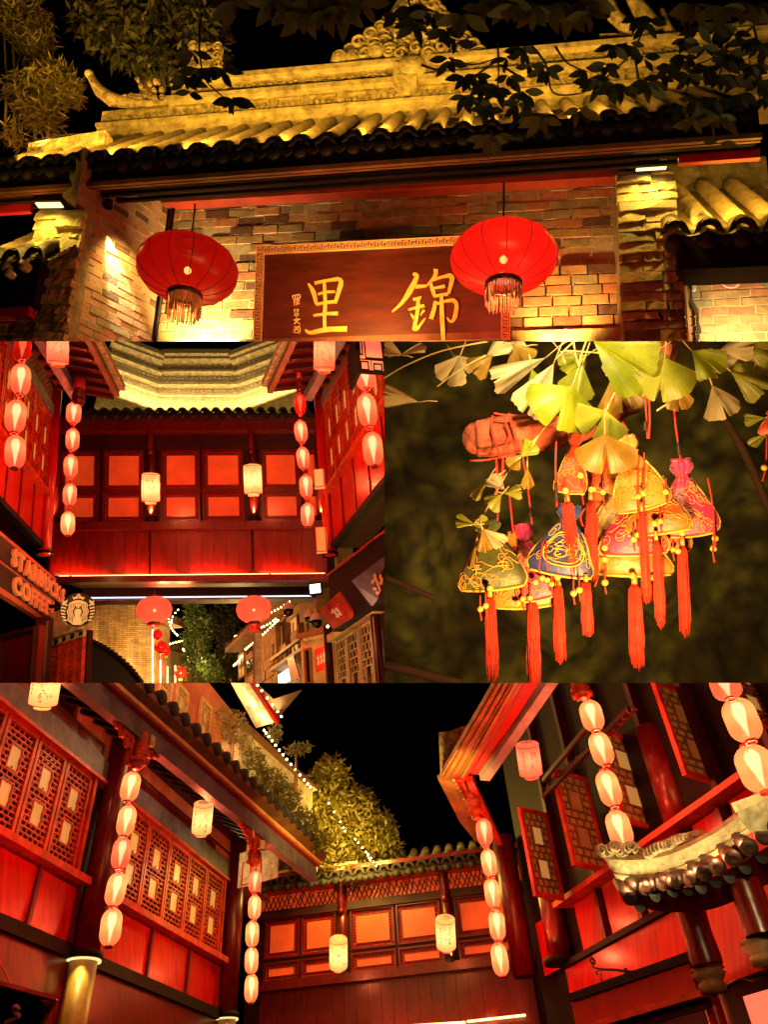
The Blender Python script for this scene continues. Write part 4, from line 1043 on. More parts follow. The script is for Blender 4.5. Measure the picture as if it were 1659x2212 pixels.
for k in range(7): window_sash(R2, (r0 + .16 + k * .50, bs + .02, r0 + .16 + k * .50 + .48, bw1), -.05, rh, .045, .014)
MB().fbox(R2, (r0, bw1, r0 + 5, bw1 + .22), -.06, .03).build('beam', 'blue_beam', rh)
lt = MB(); lattice(lt, R2, (r0 + .1, bw1 + .24, r0 + 5, bw1 + .66), -.03, .0, .018, 40, 6); lt.build('lattice_band', 'brown_wood', rh)
MB().fbox(R2, (r0, bw1 + .22, r0 + 5, bw1 + .7), -.05, -.035).build('band_backing', 'blue_beam', rh)
MB().tube([R2.p(r0 + .03, -.15, .02), R2.p(r0 + .03, bw1 + .9, .02)], .10, 16).build('corner_post', 'red_lacquer', rh)
MB().lathe(R2.p(r0 + .03, -.16, .02), up(), [(.14, 0), (.14, .05), (.10, .07)], 14).build('post_ring', 'black_wood', rh)
lamp('SPOT', R2.p(r0 + .05, -.05, .22), 12, (1, .62, .2), .03, aim=up() * 1 - R2.N * .15, spot=80, blend=1, parent=rh)
ER = Fac((1278, 0), (1172, 225), 9.8)
er_t = thing('roof_eave', 'underside of the timber eave with rafters over the red topped lantern string', 'eave', ER.p(1, 0))
MB().fbox(ER, (-1.5, 0, ER.len, .10), -.02, .06).build('eave_board', 'brown_wood', er_t)
MB().fbox(ER, (-1.5, .10, ER.len, .2), .0, .14).build('tile_board', 'carving', er_t)
MB().hexa([ER.p(-1.5, .02, 0), ER.p(ER.len, .02, 0), ER.p(ER.len, .25, -.9), ER.p(-1.5, .25, -.9), ER.p(-1.5, .06, 0), ER.p(ER.len, .06, 0), ER.p(ER.len, .3, -.9), ER.p(-1.5, .3, -.9)]).build('soffit', 'dark_lacquer', er_t)
for k in range(16):
    a = -1.4 + k * .26
    if a < ER.len: MB().bar(ER.p(a, .0, -.03), ER.p(a, .21, -.85), .07, .07, up()).build('rafter', 'deep_wood', er_t)
MB().fbox(ER, (-1.5, -.06, ER.len, .10), -.62, -.50).build('purlin', 'blue_beam', er_t)
pendant(1295, 150, 228, 10.6, 'slim hanging post head above the red topped lantern string', 14)
# ---------------- lanterns
G2 = 'lantern strings along the lane'
for (x, y, rx, ry, dp, lab, sk, pw_) in (
    (95, 30, 36, 55, 8.0, 'dark red lantern at the top of the string by the lattice windows', 'silk_red', 1), (88, 165, 40, 70, 8.0, 'upper pale lantern of the string by the lattice windows', 'silk_pink', 6), (66, 325, 42, 75, 8.0, 'middle pale lantern of the string by the lattice windows', 'silk_pink', 6), (64, 478, 42, 76, 8.0, 'lowest pale lantern of the string by the lattice windows', 'silk_pink', 6),
    (317, 310, 31, 48, 10.6, 'topmost lantern under the carved hanging post head', 'silk_pink', 5), (312, 425, 28, 51, 10.6, 'second lantern under the carved hanging post head', 'silk_pink', 5), (304, 540, 29, 52, 10.6, 'third lantern under the carved hanging post head', 'silk_pink', 5), (300, 663, 28, 51, 10.6, 'fourth lantern under the carved hanging post head', 'silk_pink', 5), (292, 788, 29, 54, 10.6, 'lowest lantern under the carved hanging post head', 'silk_cream', 5),
    (1296, 272, 25, 49, 10.6, 'red topped uppermost lantern under the slim post head', 'silk_red_bright', 3), (1300, 390, 28, 50, 10.6, 'reddish second lantern under the slim post head', 'silk_pink', 4), (1309, 505, 28, 51, 10.6, 'third lantern under the slim post head', 'silk_pink', 5), (1322, 627, 29, 53, 10.6, 'fourth lantern under the slim post head', 'silk_pink', 5), (1328, 750, 29, 54, 10.6, 'lowest lantern under the slim post head', 'silk_pink', 5),
    (1580, 165, 40, 45, 8.0, 'cut off upper lantern below the square lattice lantern', 'silk_pink', 4), (1587, 298, 42, 78, 8.0, 'middle lantern below the square lattice lantern', 'silk_pink', 6), (1611, 467, 44, 78, 8.0, 'lowest lantern below the square lattice lantern', 'silk_pink', 6)):
    oval_lantern(x, y, rx, ry, dp, lab, G2, sk, pw_ * 3.6)
for (pts, dp) in (([(335, 280), (317, 262)], 10.6), ):
    pass
def cordline(pts, dp, label, cat='cord', r=.006, m='wire'):
    t = MB().tube([P(x, y, dp) for x, y in pts], r, 5).build('hanging_cord', m); return tag(t, label, cat)
cordline([(95, -10), (90, 100), (70, 240), (64, 550)], 8.02, 'cord through the lantern string by the lattice windows')
cordline([(332, 282), (316, 360), (300, 600), (292, 840)], 10.62, 'cord through the lantern string under the carved post head')
cordline([(1294, 222), (1300, 330), (1328, 800)], 10.62, 'cord through the lantern string under the slim post head')
cordline([(1572, 110), (1587, 220), (1612, 545)], 8.02, 'cord through the lantern string below the square lantern')
G3 = 'painted paper drum lanterns over the lane'
drum_lantern(249, -42, 248, 95, 88, 8.6, 'pink paper drum lantern with brush painting by the blue beam', G3, 'paper_pink', 26, 1)
drum_lantern(1402, -36, 1400, 122, 92, 8.6, 'pink paper drum lantern with brush painting beside the square lattice lantern', G3, 'paper_pink', 26, 2)
drum_lantern(650, 572, 650, 693, 76, 13.2, 'cream drum lantern with dark figure painting before a window post', G3, 'paper_cream', 34, 3, cord=(652, 470))
drum_lantern(1089, 534, 1094, 658, 77, 13.2, 'cream drum lantern with small writing and red seal before a window post', G3, 'paper_cream', 34, 4, cord=(1092, 470))
silk('silk_rose', (.95, .075, .045), .6, .14, .10, (1, .06, .04), clear_col=(1, .5, .35))
G4 = 'red round lanterns under the bridge house'
round_lantern(665, 1160, 75, 58, 13.0, 'red round lantern hanging beside the brick wall under the bridge', G4, 'silk_rose', 'fringe_red', (665, 1060), 44, 14, 8, inner=120)
round_lantern(1096, 1158, 75, 58, 13.0, 'red round lantern with fringe hanging by the dome cameras', G4, 'silk_rose', 'fringe_red', (1096, 1060), 44, 40, 8, inner=120)
# square lantern top right
sq = Fac((1545, 140), (1659, 148), 6.8); t = thing('square_lantern', 'square black lattice lantern with red paper above the pale lantern string', 'lantern', sq.p(.1, 0), None)
sr = (0, 0, .30, .36)
sc_ = sq.A(1659, 140) / .24; sr = (0, 0, sq.A(1672, 140), sq.B(1545, -20))
framed(MB(), sq, sr, .03, -.0, .03).build('frame', 'black_wood', t)
MB().fbox(sq, (sr[0] + .03, sr[1] + .03, sr[2], sr[3] - .03), -.012, -.004).build('paper', 'lamp_paper', t) if 'lamp_paper' in MAT else None
mat('lamp_paper', (.8, .25, .16), .6, .1, emis=(1, .16, .09), estr=1.0)
MB().fbox(sq, (sr[0] + .03, sr[1] + .03, sr[2], sr[3] - .03), -.012, -.004).build('paper', 'lamp_paper', t)
lt = MB(); cxs = .02
h = sr[3] - sr[1]; w = sr[2] - sr[0]
for (u0, v0, u1, v1) in ((.30, .42, .95, .95), (.12, .10, .40, .34), (.55, .10, .85, .30), (.12, .50, .24, .90)):
    framed(lt, sq, (sr[0] + u0 * w, sr[1] + v0 * h, sr[0] + u1 * w, sr[1] + v1 * h), .010, 0, .014)
lt.fbox(sq, (sr[0], sr[1] + .38 * h, sr[2], sr[1] + .40 * h), .001, .013); lt.fbox(sq, (sr[0] + .47 * w, sr[1], sr[0] + .49 * w, sr[1] + .4 * h), .002, .012)
lt.build('lattice', 'black_wood', t)
MB().fbox(sq, (sr[0], sr[1], sr[0] + .03, sr[3]), -.3, -.001).build('side_post', 'black_wood', t)
# lit sign boxes by the right post
for (x0, y0, x1, y1, lab) in ((1358, 552, 1402, 632, 'upper pale lit sign box on the corner post'), (1367, 802, 1412, 912, 'lower orange lit sign box on the corner post')):
    f = Fac((x0, y1), (x1, y1 - 4), 12.2); t = thing('sign_box', lab, 'sign', f.p(.05, 0), 'lit sign boxes on the corner post')
    mat('signbox_' + str(y0), (.8, .5, .25), .5, .1, emis=(1, .36, .10) if y0 < 700 else (1, .22, .04), estr=.75)
    r = (0, 0, f.len, f.B(x0, y0)); MB().fbox(f, r, -.08, 0).build('box', 'signbox_' + str(y0), t); framed(MB(), f, r, .012, 0, .012).build('frame', 'orange_wood', t)
# ---------------- under the bridge
ub = Fac((380, 1122), (1345, 1112), 13.6)
t = thing('cross_beam', 'dark steel beam with a pale lit edge under the bridge house', 'beam', ub.p(2, 0))
MB().fbox(ub, (-.1, .03, ub.len + .1, ub.B(800, 1062)), -.3, 0).build('beam', 'black_wood', t)
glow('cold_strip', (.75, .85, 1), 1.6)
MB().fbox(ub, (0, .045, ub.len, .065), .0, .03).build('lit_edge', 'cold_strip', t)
MB().fbox(ub, (-.1, .0, ub.len + .1, .03), -.3, .02).build('lower_flange', 'blue_beam', t)
f = Fac((1340, 1090), (1385, 1085), 12.6); t = thing('floodlight', 'small white floodlight at the end of the beam', 'lamp', f.p(0, 0))
MB().fbox(f, (0, 0, f.len, f.B(1340, 1052)), -.06, 0).build('lens', 'bulb_core', t); framed(MB(), f, (-.02, -.02, f.len + .02, f.B(1340, 1050) + .02), .02, -.08, .01).build('housing', 'black_wood', t)
# coffee shop sign board
SB = Fac((0, 1088), (205, 1222), 9.2)
mat('sign_wood', (.52, .12, .045), .6, .35, 5, .4, 30, stretch=(1, 1, 1))
sb_t = thing('coffee_sign', 'brown wooden coffee shop sign board with raised pale letters', 'sign', SB.p(.3, 0))
sbh = SB.B(100, 905); sbe = SB.A(235, 1120)
bb2 = (-.35, .0, sbe, sbh)
MB().fbox(SB, bb2, -.08, 0).build('board', 'sign_wood', sb_t)
MB().fbox(SB, (-.3, sbh * .53, sbe - .05, sbh * .92), .0, .012).build('letter_panel', 'tile_end', sb_t)
MB().fbox(SB, (-.3, sbh * .10, sbe - .18, sbh * .47), .0, .012).build('letter_panel', 'tile_end', sb_t)
mat('letter', (.95, .50, .26), .55, .15)
def text_mesh(txt, fc, a, b, h, d0, d1, width=None, bold=.02, name='letter', m='letter', parent=None):
    """each character a raised part of its own"""
    cv = bpy.data.curves.new('txt', 'FONT'); cv.offset = bold; cv.fill_mode = 'BOTH'; cv.extrude = .5; cv.resolution_u = 3
    xo = 0.0; dg = bpy.context.evaluated_depsgraph_get(); out = []
    for ch in txt:
        cv.body = ch; o = bpy.data.objects.new('txt', cv); C.objects.link(o); bpy.context.view_layer.update()
        me = o.evaluated_get(bpy.context.evaluated_depsgraph_get()).to_mesh()
        vs = [v.co.copy() for v in me.vertices]; fs = [list(p.vertices) for p in me.polygons]
        x0 = min((v.x for v in vs), default=0); x1 = max((v.x for v in vs), default=.3); out.append((vs, fs, xo - x0)); xo += x1 - x0 + .10
        bpy.data.objects.remove(o)
    bpy.data.curves.remove(cv)
    sx = (width / xo) if width else h / .72; sy = h / .72
    for vs, fs, off in out:
        if fs: MB().add([fc.p(a + (v.x + off) * sx, b + v.y * sy, d1 if v.z > 0 else d0) for v in vs], fs).build(name, m, parent)
a_s = SB.A(38, 960); a_e = SB.A(268, 1120)
text_mesh('STARBUCKS', SB, a_s, sbh * .57, sbh * .30, .01, .05, a_e - a_s, .035, parent=sb_t)
a_s = SB.A(42, 1080); a_e = SB.A(182, 1180)
text_mesh('COFFEE', SB, a_s, sbh * .13, sbh * .30, .01, .05, (a_e - a_s) * 1.16, .035, parent=sb_t)
# round emblem sign
dk = P(335, 1160, 9.6); R_ = px(73, 9.6); dn = (LOC - dk).normalized(); dU = (up() - dn * up().dot(dn)).normalized(); dS = dU.cross(dn)
dd = Fac.__new__(Fac).set(dk, dS, dU)
mat('emblem_green', (.012, .028, .010), .45, .3); mat('emblem_cream', (.80, .62, .30), .5, .1, emis=(1, .62, .22), estr=.30)
t = thing('emblem_sign', 'round dark green sign with a pale crowned long haired emblem', 'sign', dk)
MB().lathe(dk, dd.N, [(1e-4, .0), (R_ * .97, 0), (R_, -.01), (R_, -.08), (R_ * .9, -.09)], 40, ref=dS).build('disc', 'emblem_green', t)
em = MB(); q = lambda pts: [(x * R_, y * R_) for x, y in smooth_pts(pts, 5)]
def em_line(pts, w): ribbon(em, dd, q(pts), w * R_, .002, .014)
def em_poly(pts): em.prism([dd.p(x * R_, y * R_, .002) for x, y in pts], dd.N * .012)
# face
face = [(.0, .10), (.10, .16), (.16, .28), (.17, .42), (.12, .54), (0, .58), (-.12, .54), (-.17, .42), (-.16, .28), (-.10, .16)]
em_poly(face)
# crown with star
em_poly([(-.26, .60), (-.36, .78), (-.2, .72), (-.14, .84), (-.02, .72), (.02, .72), (.14, .84), (.2, .72), (.36, .78), (.26, .60), (.12, .66), (0, .68), (-.12, .66)])
em_poly([(math.sin(i * math.pi / 5) * (.13 if i % 2 == 0 else .055), .86 + math.cos(i * math.pi / 5) * (.13 if i % 2 == 0 else .055)) for i in range(10)])
for sg1 in (-1, 1):
    for j in range(4):
        o = .22 + j * .085
        em_line([(sg1 * (.10 + j * .03), .55 - j * .01), (sg1 * (o), .36), (sg1 * (o + .01), .12), (sg1 * (o + .10), -.10), (sg1 * (o + .02), -.34), (sg1 * (o - .02 + .02 * j), -.60), (sg1 * (o + .06 - .04 * j), -.86 + .06 * j)], .052)
    for j in range(6):
        y = .30 - j * .17; e = math.sqrt(max(.02, 1 - y * y)) - .06
        em_line([(sg1 * e, y), (sg1 * (e - .14), y + .03 - .02 * j), (sg1 * (e - .30 + .02 * j), y - .06)], .085)
    em_poly([(sg1 * .62, .44), (sg1 * .58, .62), (sg1 * .74, .50), (sg1 * .86, .56), (sg1 * .84, .30), (sg1 * .72, .34)][::sg1])
em_poly([(-.14, .06), (.14, .06), (.20, -.12), (.14, -.34), (.20, -.60), (.22, -.88), (-.22, -.88), (-.20, -.60), (-.14, -.34), (-.20, -.12)])
em.build('emblem', 'emblem_cream', t)
ey = MB()
for sg1 in (-1, 1): ribbon(ey, dd, [(sg1 * .03 * R_, .37 * R_), (sg1 * .12 * R_, .38 * R_)], .03 * R_, .014, .018); ribbon(ey, dd, [(sg1 * .03 * R_, .44 * R_), (sg1 * .13 * R_, .46 * R_)], .02 * R_, .014, .018)
ribbon(ey, dd, [(-.05 * R_, .20 * R_), (.05 * R_, .20 * R_)], .03 * R_, .014, .018); ribbon(ey, dd, [(.0, .40 * R_), (.015 * R_, .28 * R_)], .018 * R_, .014, .018)
ey.build('face_lines', 'emblem_green', t)
MB().bar(dk - dd.N * .05 + dU * R_ * .2, dk - dS * R_ * 1.6 - dd.N * .25 + dU * R_ * .2, .03, .05, dU).build('bracket', 'black_wood', t)
lamp('POINT', P(300, 1235, 8.6), 12, (1, .62, .2), .1, parent=t)  # unseen point light added to brighten the emblem
lamp('SPOT', P(110, 870, 8.1), 52, (1, .34, .10), .05, aim=P(100, 1080, 9.2) - P(110, 870, 8.1), spot=110, blend=1, parent=sb_t)  # unseen spot added to light the coffee sign board
# shop front below the sign
sf = Fac((190, 1480), (335, 1440), 10.4); sft = thing('coffee_shop', 'pale shop front with lattice doors under the round emblem sign', 'building', sf.p(.2, -.2))
MB().fbox(sf, (-.05, sf.B(260, 1270), sf.len, sf.B(230, 1170)), -.15, 0).build('lintel', 'plaster', sft)
MB().fbox(sf, (-.05, -.4, sf.len, sf.B(260, 1270)), -.2, -.12).build('backing', 'deep_wood', sft)
for k in range(4):
    a0 = sf.len * k / 4; a1 = sf.len * (k + 1) / 4
    window_sash(sf, (a0, -.3, a1 - .01, sf.B(260, 1300)), -.1, sft, .018, .010, 'orange_wood', 'pane_dark', 3, 12, ())
    framed(MB(), sf, (a0, sf.B(260, 1298), a1 - .01, sf.B(260, 1262)), .012, -.1, -.05).build('transom_light', 'plaster', sft)
lamp('POINT', sf.pt(260, 1240, .5), 4, (1, .66, .22), .1, parent=sft)
for (x0, x1, dp, lab, m) in ((130, 192, 9.6, 'dark shop post under the coffee sign', 'deep_wood'), (297, 331, 10.2, 'slim dark post beneath the round emblem', 'deep_wood')):
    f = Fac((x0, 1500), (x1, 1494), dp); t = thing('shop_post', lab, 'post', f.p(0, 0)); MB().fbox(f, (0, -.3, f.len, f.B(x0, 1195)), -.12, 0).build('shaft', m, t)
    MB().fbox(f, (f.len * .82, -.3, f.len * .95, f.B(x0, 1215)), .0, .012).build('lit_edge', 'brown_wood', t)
f = Fac((-40, 1480), (135, 1440), 9.4); t = thing('shop_door', 'dark red panelled door under the coffee sign', 'door', f.p(.2, -.2))
MB().fbox(f, (-.2, -.3, f.len, f.B(60, 1245)), -.15, -.05).build('leaf', 'dark_lacquer', t); framed(MB(), f, (.05, -.3, f.len - .03, f.B(60, 1255)), .04, -.05, 0).build('frame', 'deep_wood', t)
# brick wall and dark roof beyond
bmx, tnt, bb_ = nmat('far_brick'); N_, L_ = tnt.nodes, tnt.links
gm = N_.new('ShaderNodeTexCoord'); mp = N_.new('ShaderNodeMapping'); bk = N_.new('ShaderNodeTexBrick')
bk.inputs['Scale'].default_value = 1.0; bk.inputs['Brick Width'].default_value = .24; bk.inputs['Row Height'].default_value = .065; bk.inputs['Mortar Size'].default_value = .008
bk.inputs[1].default_value = (.30, .20, .09, 1); bk.inputs[2].default_value = (.50, .36, .17, 1); bk.inputs[3].default_value = (.16, .11, .06, 1)
L_.new(gm.outputs['UV'], bk.inputs[0])
nzb = N_.new('ShaderNodeTexNoise'); nzb.inputs['Scale'].default_value = 1.0; nzb.inputs['Detail'].default_value = 4; mpb = N_.new('ShaderNodeMapping'); mpb.inputs['Scale'].default_value = (2.2, .5, 1); L_.new(gm.outputs['UV'], mpb.inputs[0]); L_.new(mpb.outputs[0], nzb.inputs['Vector'])
rpb = N_.new('ShaderNodeValToRGB'); rpb.color_ramp.elements[0].position = .38; rpb.color_ramp.elements[0].color = (.28, .20, .13, 1); rpb.color_ramp.elements[1].position = .62; rpb.color_ramp.elements[1].color = (1, 1, 1, 1); L_.new(nzb.outputs['Fac'], rpb.inputs[0])
mxb = N_.new('ShaderNodeMix'); mxb.data_type = 'RGBA'; mxb.blend_type = 'MULTIPLY'; mxb.inputs[0].default_value = .8; L_.new(bk.outputs[0], mxb.inputs[6]); L_.new(rpb.outputs[0], mxb.inputs[7]); L_.new(mxb.outputs[2], bb_.inputs['Base Color']); bb_.inputs['Roughness'].default_value = .9
fw = Fac((325, 1480), (662, 1478), 22.0); o = MB().fbox(fw, (-.2, -.4, fw.len, fw.B(500, 1115)), -.3, 0).build('brick_tower_wall', 'far_brick')
tag(o, 'tall pale brick wall lit from below beyond the emblem sign', 'wall')
uv = o.data.uv_layers.new(name='UVMap')
for l in o.data.loops:
    v = o.data.vertices[l.vertex_index].co - fw.O; uv.data[l.index].uv = (v.dot(fw.S), v.dot(fw.T))
lamp('SPOT', fw.p(.6, -.9, 1.2), 620, (1, .62, .17), .1, aim=fw.T * .9 - fw.N * .8 + fw.S * .1, spot=110, blend=1, parent=None).name = 'wall_flood'
lamp('SPOT', fw.p(2.0, -.9, 1.0), 260, (1, .60, .17), .1, aim=fw.T * .9 - fw.N * .8, spot=90, blend=1, parent=None).name = 'wall_flood'
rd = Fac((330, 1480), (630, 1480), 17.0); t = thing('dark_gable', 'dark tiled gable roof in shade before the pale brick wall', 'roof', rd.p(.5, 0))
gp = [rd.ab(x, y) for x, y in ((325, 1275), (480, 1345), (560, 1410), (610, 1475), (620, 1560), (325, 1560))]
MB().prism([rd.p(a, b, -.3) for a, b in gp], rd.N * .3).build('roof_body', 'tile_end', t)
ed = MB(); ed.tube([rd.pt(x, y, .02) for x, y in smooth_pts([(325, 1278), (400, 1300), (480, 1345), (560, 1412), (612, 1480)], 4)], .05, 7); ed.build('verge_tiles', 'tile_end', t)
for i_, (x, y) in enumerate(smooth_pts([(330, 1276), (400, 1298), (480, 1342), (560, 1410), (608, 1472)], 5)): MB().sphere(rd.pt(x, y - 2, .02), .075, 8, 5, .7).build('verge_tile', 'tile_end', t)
# ---------------- far street
glow('fairy', (1, .78, .25), 14.0)
def fairy(pts, dp, n, label, r=.02, parent=None, d2=None, group=None, rx=3.4):
    t = thing('fairy_lights', label, 'lights', P(pts[0][0], pts[0][1], dp), group); sp = smooth_pts(pts, 12); m = len(sp)
    MB().tube([P(x, y, dp + ((d2 or dp) - dp) * i / (m - 1)) for i, (x, y) in enumerate(sp)], .006, 4).build('cable', 'wire', t)
    for k in range(n):
        u = k / max(1, n - 1) * (m - 1); i = min(m - 2, int(u)); fr_ = u - i
        x = sp[i][0] + (sp[i + 1][0] - sp[i][0]) * fr_; y = sp[i][1] + (sp[i + 1][1] - sp[i][1]) * fr_; de = dp + ((d2 or dp) - dp) * u / (m - 1)
        MB().sphere(P(x, y, de), px(rx, de), 6, 4).build('bulb', 'fairy', t)
    return t
mat('pane_gold', (.5, .34, .12), .4, .3, 4, emis=(1, .5, .12), estr=.35); mat('far_wood', (.22, .10, .04), .6, .4, 4, .3, 20); mat('far_cream', (.62, .45, .2), .7, .3, 4)
def far_house(base, dep, ytop, depth_b, label, eave_pts, wallm='far_cream', a_from=0.0, opens=()):
    f = Fac(base[0], base[1], dep); t = thing('lane_house', label, 'house', f.p(0, 0))
    h = f.B(*ytop); MB().fbox(f, (a_from, -1.2, f.len, h), -2, 0).build('wall', wallm, t)
    MB().fbox(f, (a_from - .1, h, f.len + .1, h + .18), -.4, .45).build('eave', 'far_wood', t)
    n = max(3, int((f.len - a_from) / .3))
    for k in range(n): MB().tube([f.p(a_from + (k + .5) * (f.len - a_from) / n, h + .20, .5), f.p(a_from + (k + .5) * (f.len - a_from) / n, h + .45, -.2)], .06, 6).build('barrel_tile', 'tile', t)
    for (u0, v0, u1, v1, m) in opens:
        r = (a_from + (f.len - a_from) * u0, h * v0, a_from + (f.len - a_from) * u1, h * v1)
        w = framed(MB(), f, r, .08, 0, .06).build('window', 'far_wood', t)
        if w is not None: MB().fbox(f, (r[0] + .08, r[1] + .08, r[2] - .08, r[3] - .08), .0, .02).build('pane', m, w)
    return f, t
fA, tA = far_house(((668, 1475), (730, 1490)), 24, (668, 1215), 2, 'narrow lit house beyond the pale brick wall hung with lanterns', None, 'far_cream')
fB, tB = far_house(((735, 1478), (800, 1490)), 30, (735, 1335), 2, 'small lit house with fairy lights further down the lane', None, 'far_cream')
fairy([(725, 1190), (740, 1240), (765, 1270)], 23, 9, 'fairy lights on the eave of the narrow lit house', rx=3)
fairy([(768, 1160), (745, 1190), (740, 1215)], 23.5, 5, 'short fairy light string above the narrow lit house', rx=3)
fairy([(725, 1310), (760, 1300), (797, 1292)], 29, 7, 'fairy lights on the eave of the small lit house', rx=4)
fairy([(790, 1330), (805, 1355), (815, 1385)], 29, 6, 'fairy lights hanging beside the small lit house', rx=4)
for i, (x, y, rx, ry, dp, lab) in enumerate(((680, 1268, 20, 20, 19, 'small red lantern against the brick wall edge'), (693, 1320, 27, 24, 19, 'small glowing lantern with a yellow tag by the brick wall'), (717, 1338, 18, 17, 20, 'little red lantern behind the glowing tagged one'), (778, 1430, 24, 24, 22, 'small red lantern before the small lit house'), (795, 1440, 13, 14, 24, 'tiny red lantern beside the small lit house'))):
    round_lantern(x, y, rx, ry, dp, lab, 'small lanterns down the lane', 'silk_red_bright', 'fringe_gold', None, 60 if i != 1 else 90, 34 if i < 2 else 12, 8)
glow('tube_pale', (1, .85, .55), 3.0)
for (x, y0, y1, dp, lab) in ((658, 1245, 1480, 20, 'pale lit tube at the edge of the brick wall'), (692, 1330, 1480, 21, 'pale lit tube on the narrow lit house'), (722, 1405, 1480, 22, 'short pale lit tube on the small lit house'), (756, 1400, 1480, 23, 'short pale lit tube beside the red lantern')):
    tag(MB().tube([P(x, y0, dp), P(x, y1, dp)], px(3, dp), 6).build('light_tube', 'tube_pale'), lab, 'light', 'pale light tubes down the lane')
# trees down the lane
leafmat('leaf_green', (.030, .060, .008), (.08, .12, .015), .35)
t = thing('conifer_tree', 'tall green conifer standing in the far lane', 'tree', P(860, 1500, 24))
MB().tube([P(860, 1520, 24), P(855, 1150, 24)], [.15, .04], 8).build('trunk', 'brown_wood', t)
foliage('crown', 'leaf_green', [(P(835, 1130, 24), (.35, .4, .4), 700), (P(850, 1200, 24), (.42, .45, .5), 1100), (P(850, 1290, 24), (.5, .5, .5), 1300), (P(850, 1380, 24), (.55, .5, .5), 1300), (P(860, 1450, 24), (.7, .4, .5), 1300)], .13, t, 21, .3, .3)
lamp('SPOT', P(800, 1480, 20.5), 900, (1, .75, .25), .2, aim=P(850, 1280, 24) - P(800, 1480, 20.5), spot=70, blend=1, parent=t)
t = thing('bush_tree', 'rounded green tree below the conifer in the far lane', 'tree', P(930, 1500, 22))
MB().tube([P(930, 1520, 22), P(925, 1400, 22)], [.08, .04], 8).build('trunk', 'brown_wood', t)
foliage('crown', 'leaf_green', [(P(900, 1400, 22), (.35, .22, .3), 700), (P(925, 1440, 22), (.3, .3, .3), 700)], .11, t, 22, .4)
lamp('SPOT', P(960, 1480, 19.5), 260, (1, .75, .25), .2, aim=P(915, 1420, 22) - P(960, 1480, 19.5), spot=60, blend=1, parent=t)
t = thing('dark_tree', 'dark tree in shade behind the fringed round lantern', 'tree', P(980, 1500, 27)); MB().tube([P(985, 1520, 27), P(980, 1200, 27)], [.15, .06], 8).build('trunk', 'brown_wood', t)
foliage('crown', 'leaf_olive', [(P(970, 1220, 27), (.6, .8, .5), 900), (P(990, 1380, 27), (.6, .8, .5), 900)], .2, t, 23, .4)
# right hand lane houses
mat('stone_lit', (.34, .22, .10), .85, .45, 5, .6, 20); mat('quoin', (.50, .46, .36), .8, .35, 6, .4, 30)
RL = Fac((1060, 1335), (1290, 1130), 22.0); hD = RL
print('RL len', RL.len, proj(RL.p(RL.len, 0))[2])
tD = thing('balcony_house', 'lit timber house with balcony and tall window across the lane from the pale brick wall', 'house', RL.p(3, -3))
MB().fbox(RL, (-.3, -6.0, RL.len + 1.2, 0), -.4, -.02).build('wall', 'stone_lit', tD)
MB().fbox(RL, (-.3, .0, RL.len + 1.2, .10), -.3, .55).build('eave', 'far_wood', tD)
MB().fbox(RL, (2.6, .1, RL.len + 1.4, 1.0), -.9, -.5).build('upper_wall', 'far_cream', tD); MB().fbox(RL, (2.4, 1.0, RL.len + 1.6, 1.1), -1.0, .05).build('upper_eave', 'far_wood', tD)
for k in range(22):
    aa = -.2 + k * .34
    if aa < RL.len + 1.1: MB().lathe(RL.p(aa, .12, .54), RL.N, [(1e-4, .02), (.07, .02), (.075, -.5)], 8).build('tile_end', 'tile', tD)
    if 2.5 < aa < RL.len + 1.5: MB().lathe(RL.p(aa, 1.12, .04), RL.N, [(1e-4, .02), (.07, .02), (.075, -.5)], 8).build('tile_end', 'tile', tD)
rn = random.Random(8)
for j in range(16):
    for k in range(16):
        a_ = -.2 + k * .42 + (j % 2) * .2; b_ = -.45 - j * .27
        q_ = proj(RL.p(a_ + .2, b_))
        if 1120 < q_[0] < 1188: MB().fbox(RL, (a_ + .01, b_ - .25, a_ + .40, b_ - .01), -.03, rn.uniform(.0, .05)).build('stone', rn.choice(['stone_lit', 'stone_lit', 'far_wood']), tD)
def hbox(x0, y0, x1, y1, d0, d1, nm, m, par=None): return MB().fbox(RL, RL.rc(x0, y0, x1, y1, d1), d0, d1).build(nm, m, par or tD)
for x in (1192, 1240, 1290): hbox(x - 5, 1215, x + 5, 1440 if x < 1250 else 1380, .02, .16, 'post', 'far_wood')
for (x0, y0, x1, y1, pm) in ((1200, 1225, 1234, 1430, 'pane_dark'), (1248, 1215, 1284, 1330, 'pane_gold'), (1062, 1300, 1090, 1420, 'pane_dark'), (1030, 1360, 1050, 1440, 'pane_gold')):
    wn = hbox(x0 - 4, y0 - 6, x1 + 4, y1 + 6, -.01, .03, 'window', 'far_wood'); hbox(x0, y0, x1, y1, .031, .05, 'pane', pm, wn); hbox((x0 + x1) / 2 - 1.5, y0, (x0 + x1) / 2 + 1.5, y1, .051, .07, 'mullion', 'far_wood', wn); hbox(x0, (y0 + y1) / 2 - 2, x1, (y0 + y1) / 2 + 2, .071, .085, 'mullion', 'far_wood', wn)
for k in range(7): hbox(1172 + k * 19, 1345 - k * 4, 1175 + k * 19, 1388 - k * 3, .34, .38, 'baluster', 'far_wood')
aL, aR = RL.A(1165, 1350, .38), RL.A(1305, 1320, .38); bR_ = RL.B(1235, 1335, .38); bQ_ = RL.B(1235, 1382, .38)
MB().fbox(RL, (aL, bR_, aR, bR_ + .07), .32, .40).build('handrail', 'far_wood', tD); MB().fbox(RL, (aL, bQ_, aR, bQ_ + .07), .0, .40).build('balcony_floor', 'far_wood', tD)
hbox(1200, 1442, 1250, 1452, .05, .2, 'lit_ledge', 'tube_pale')
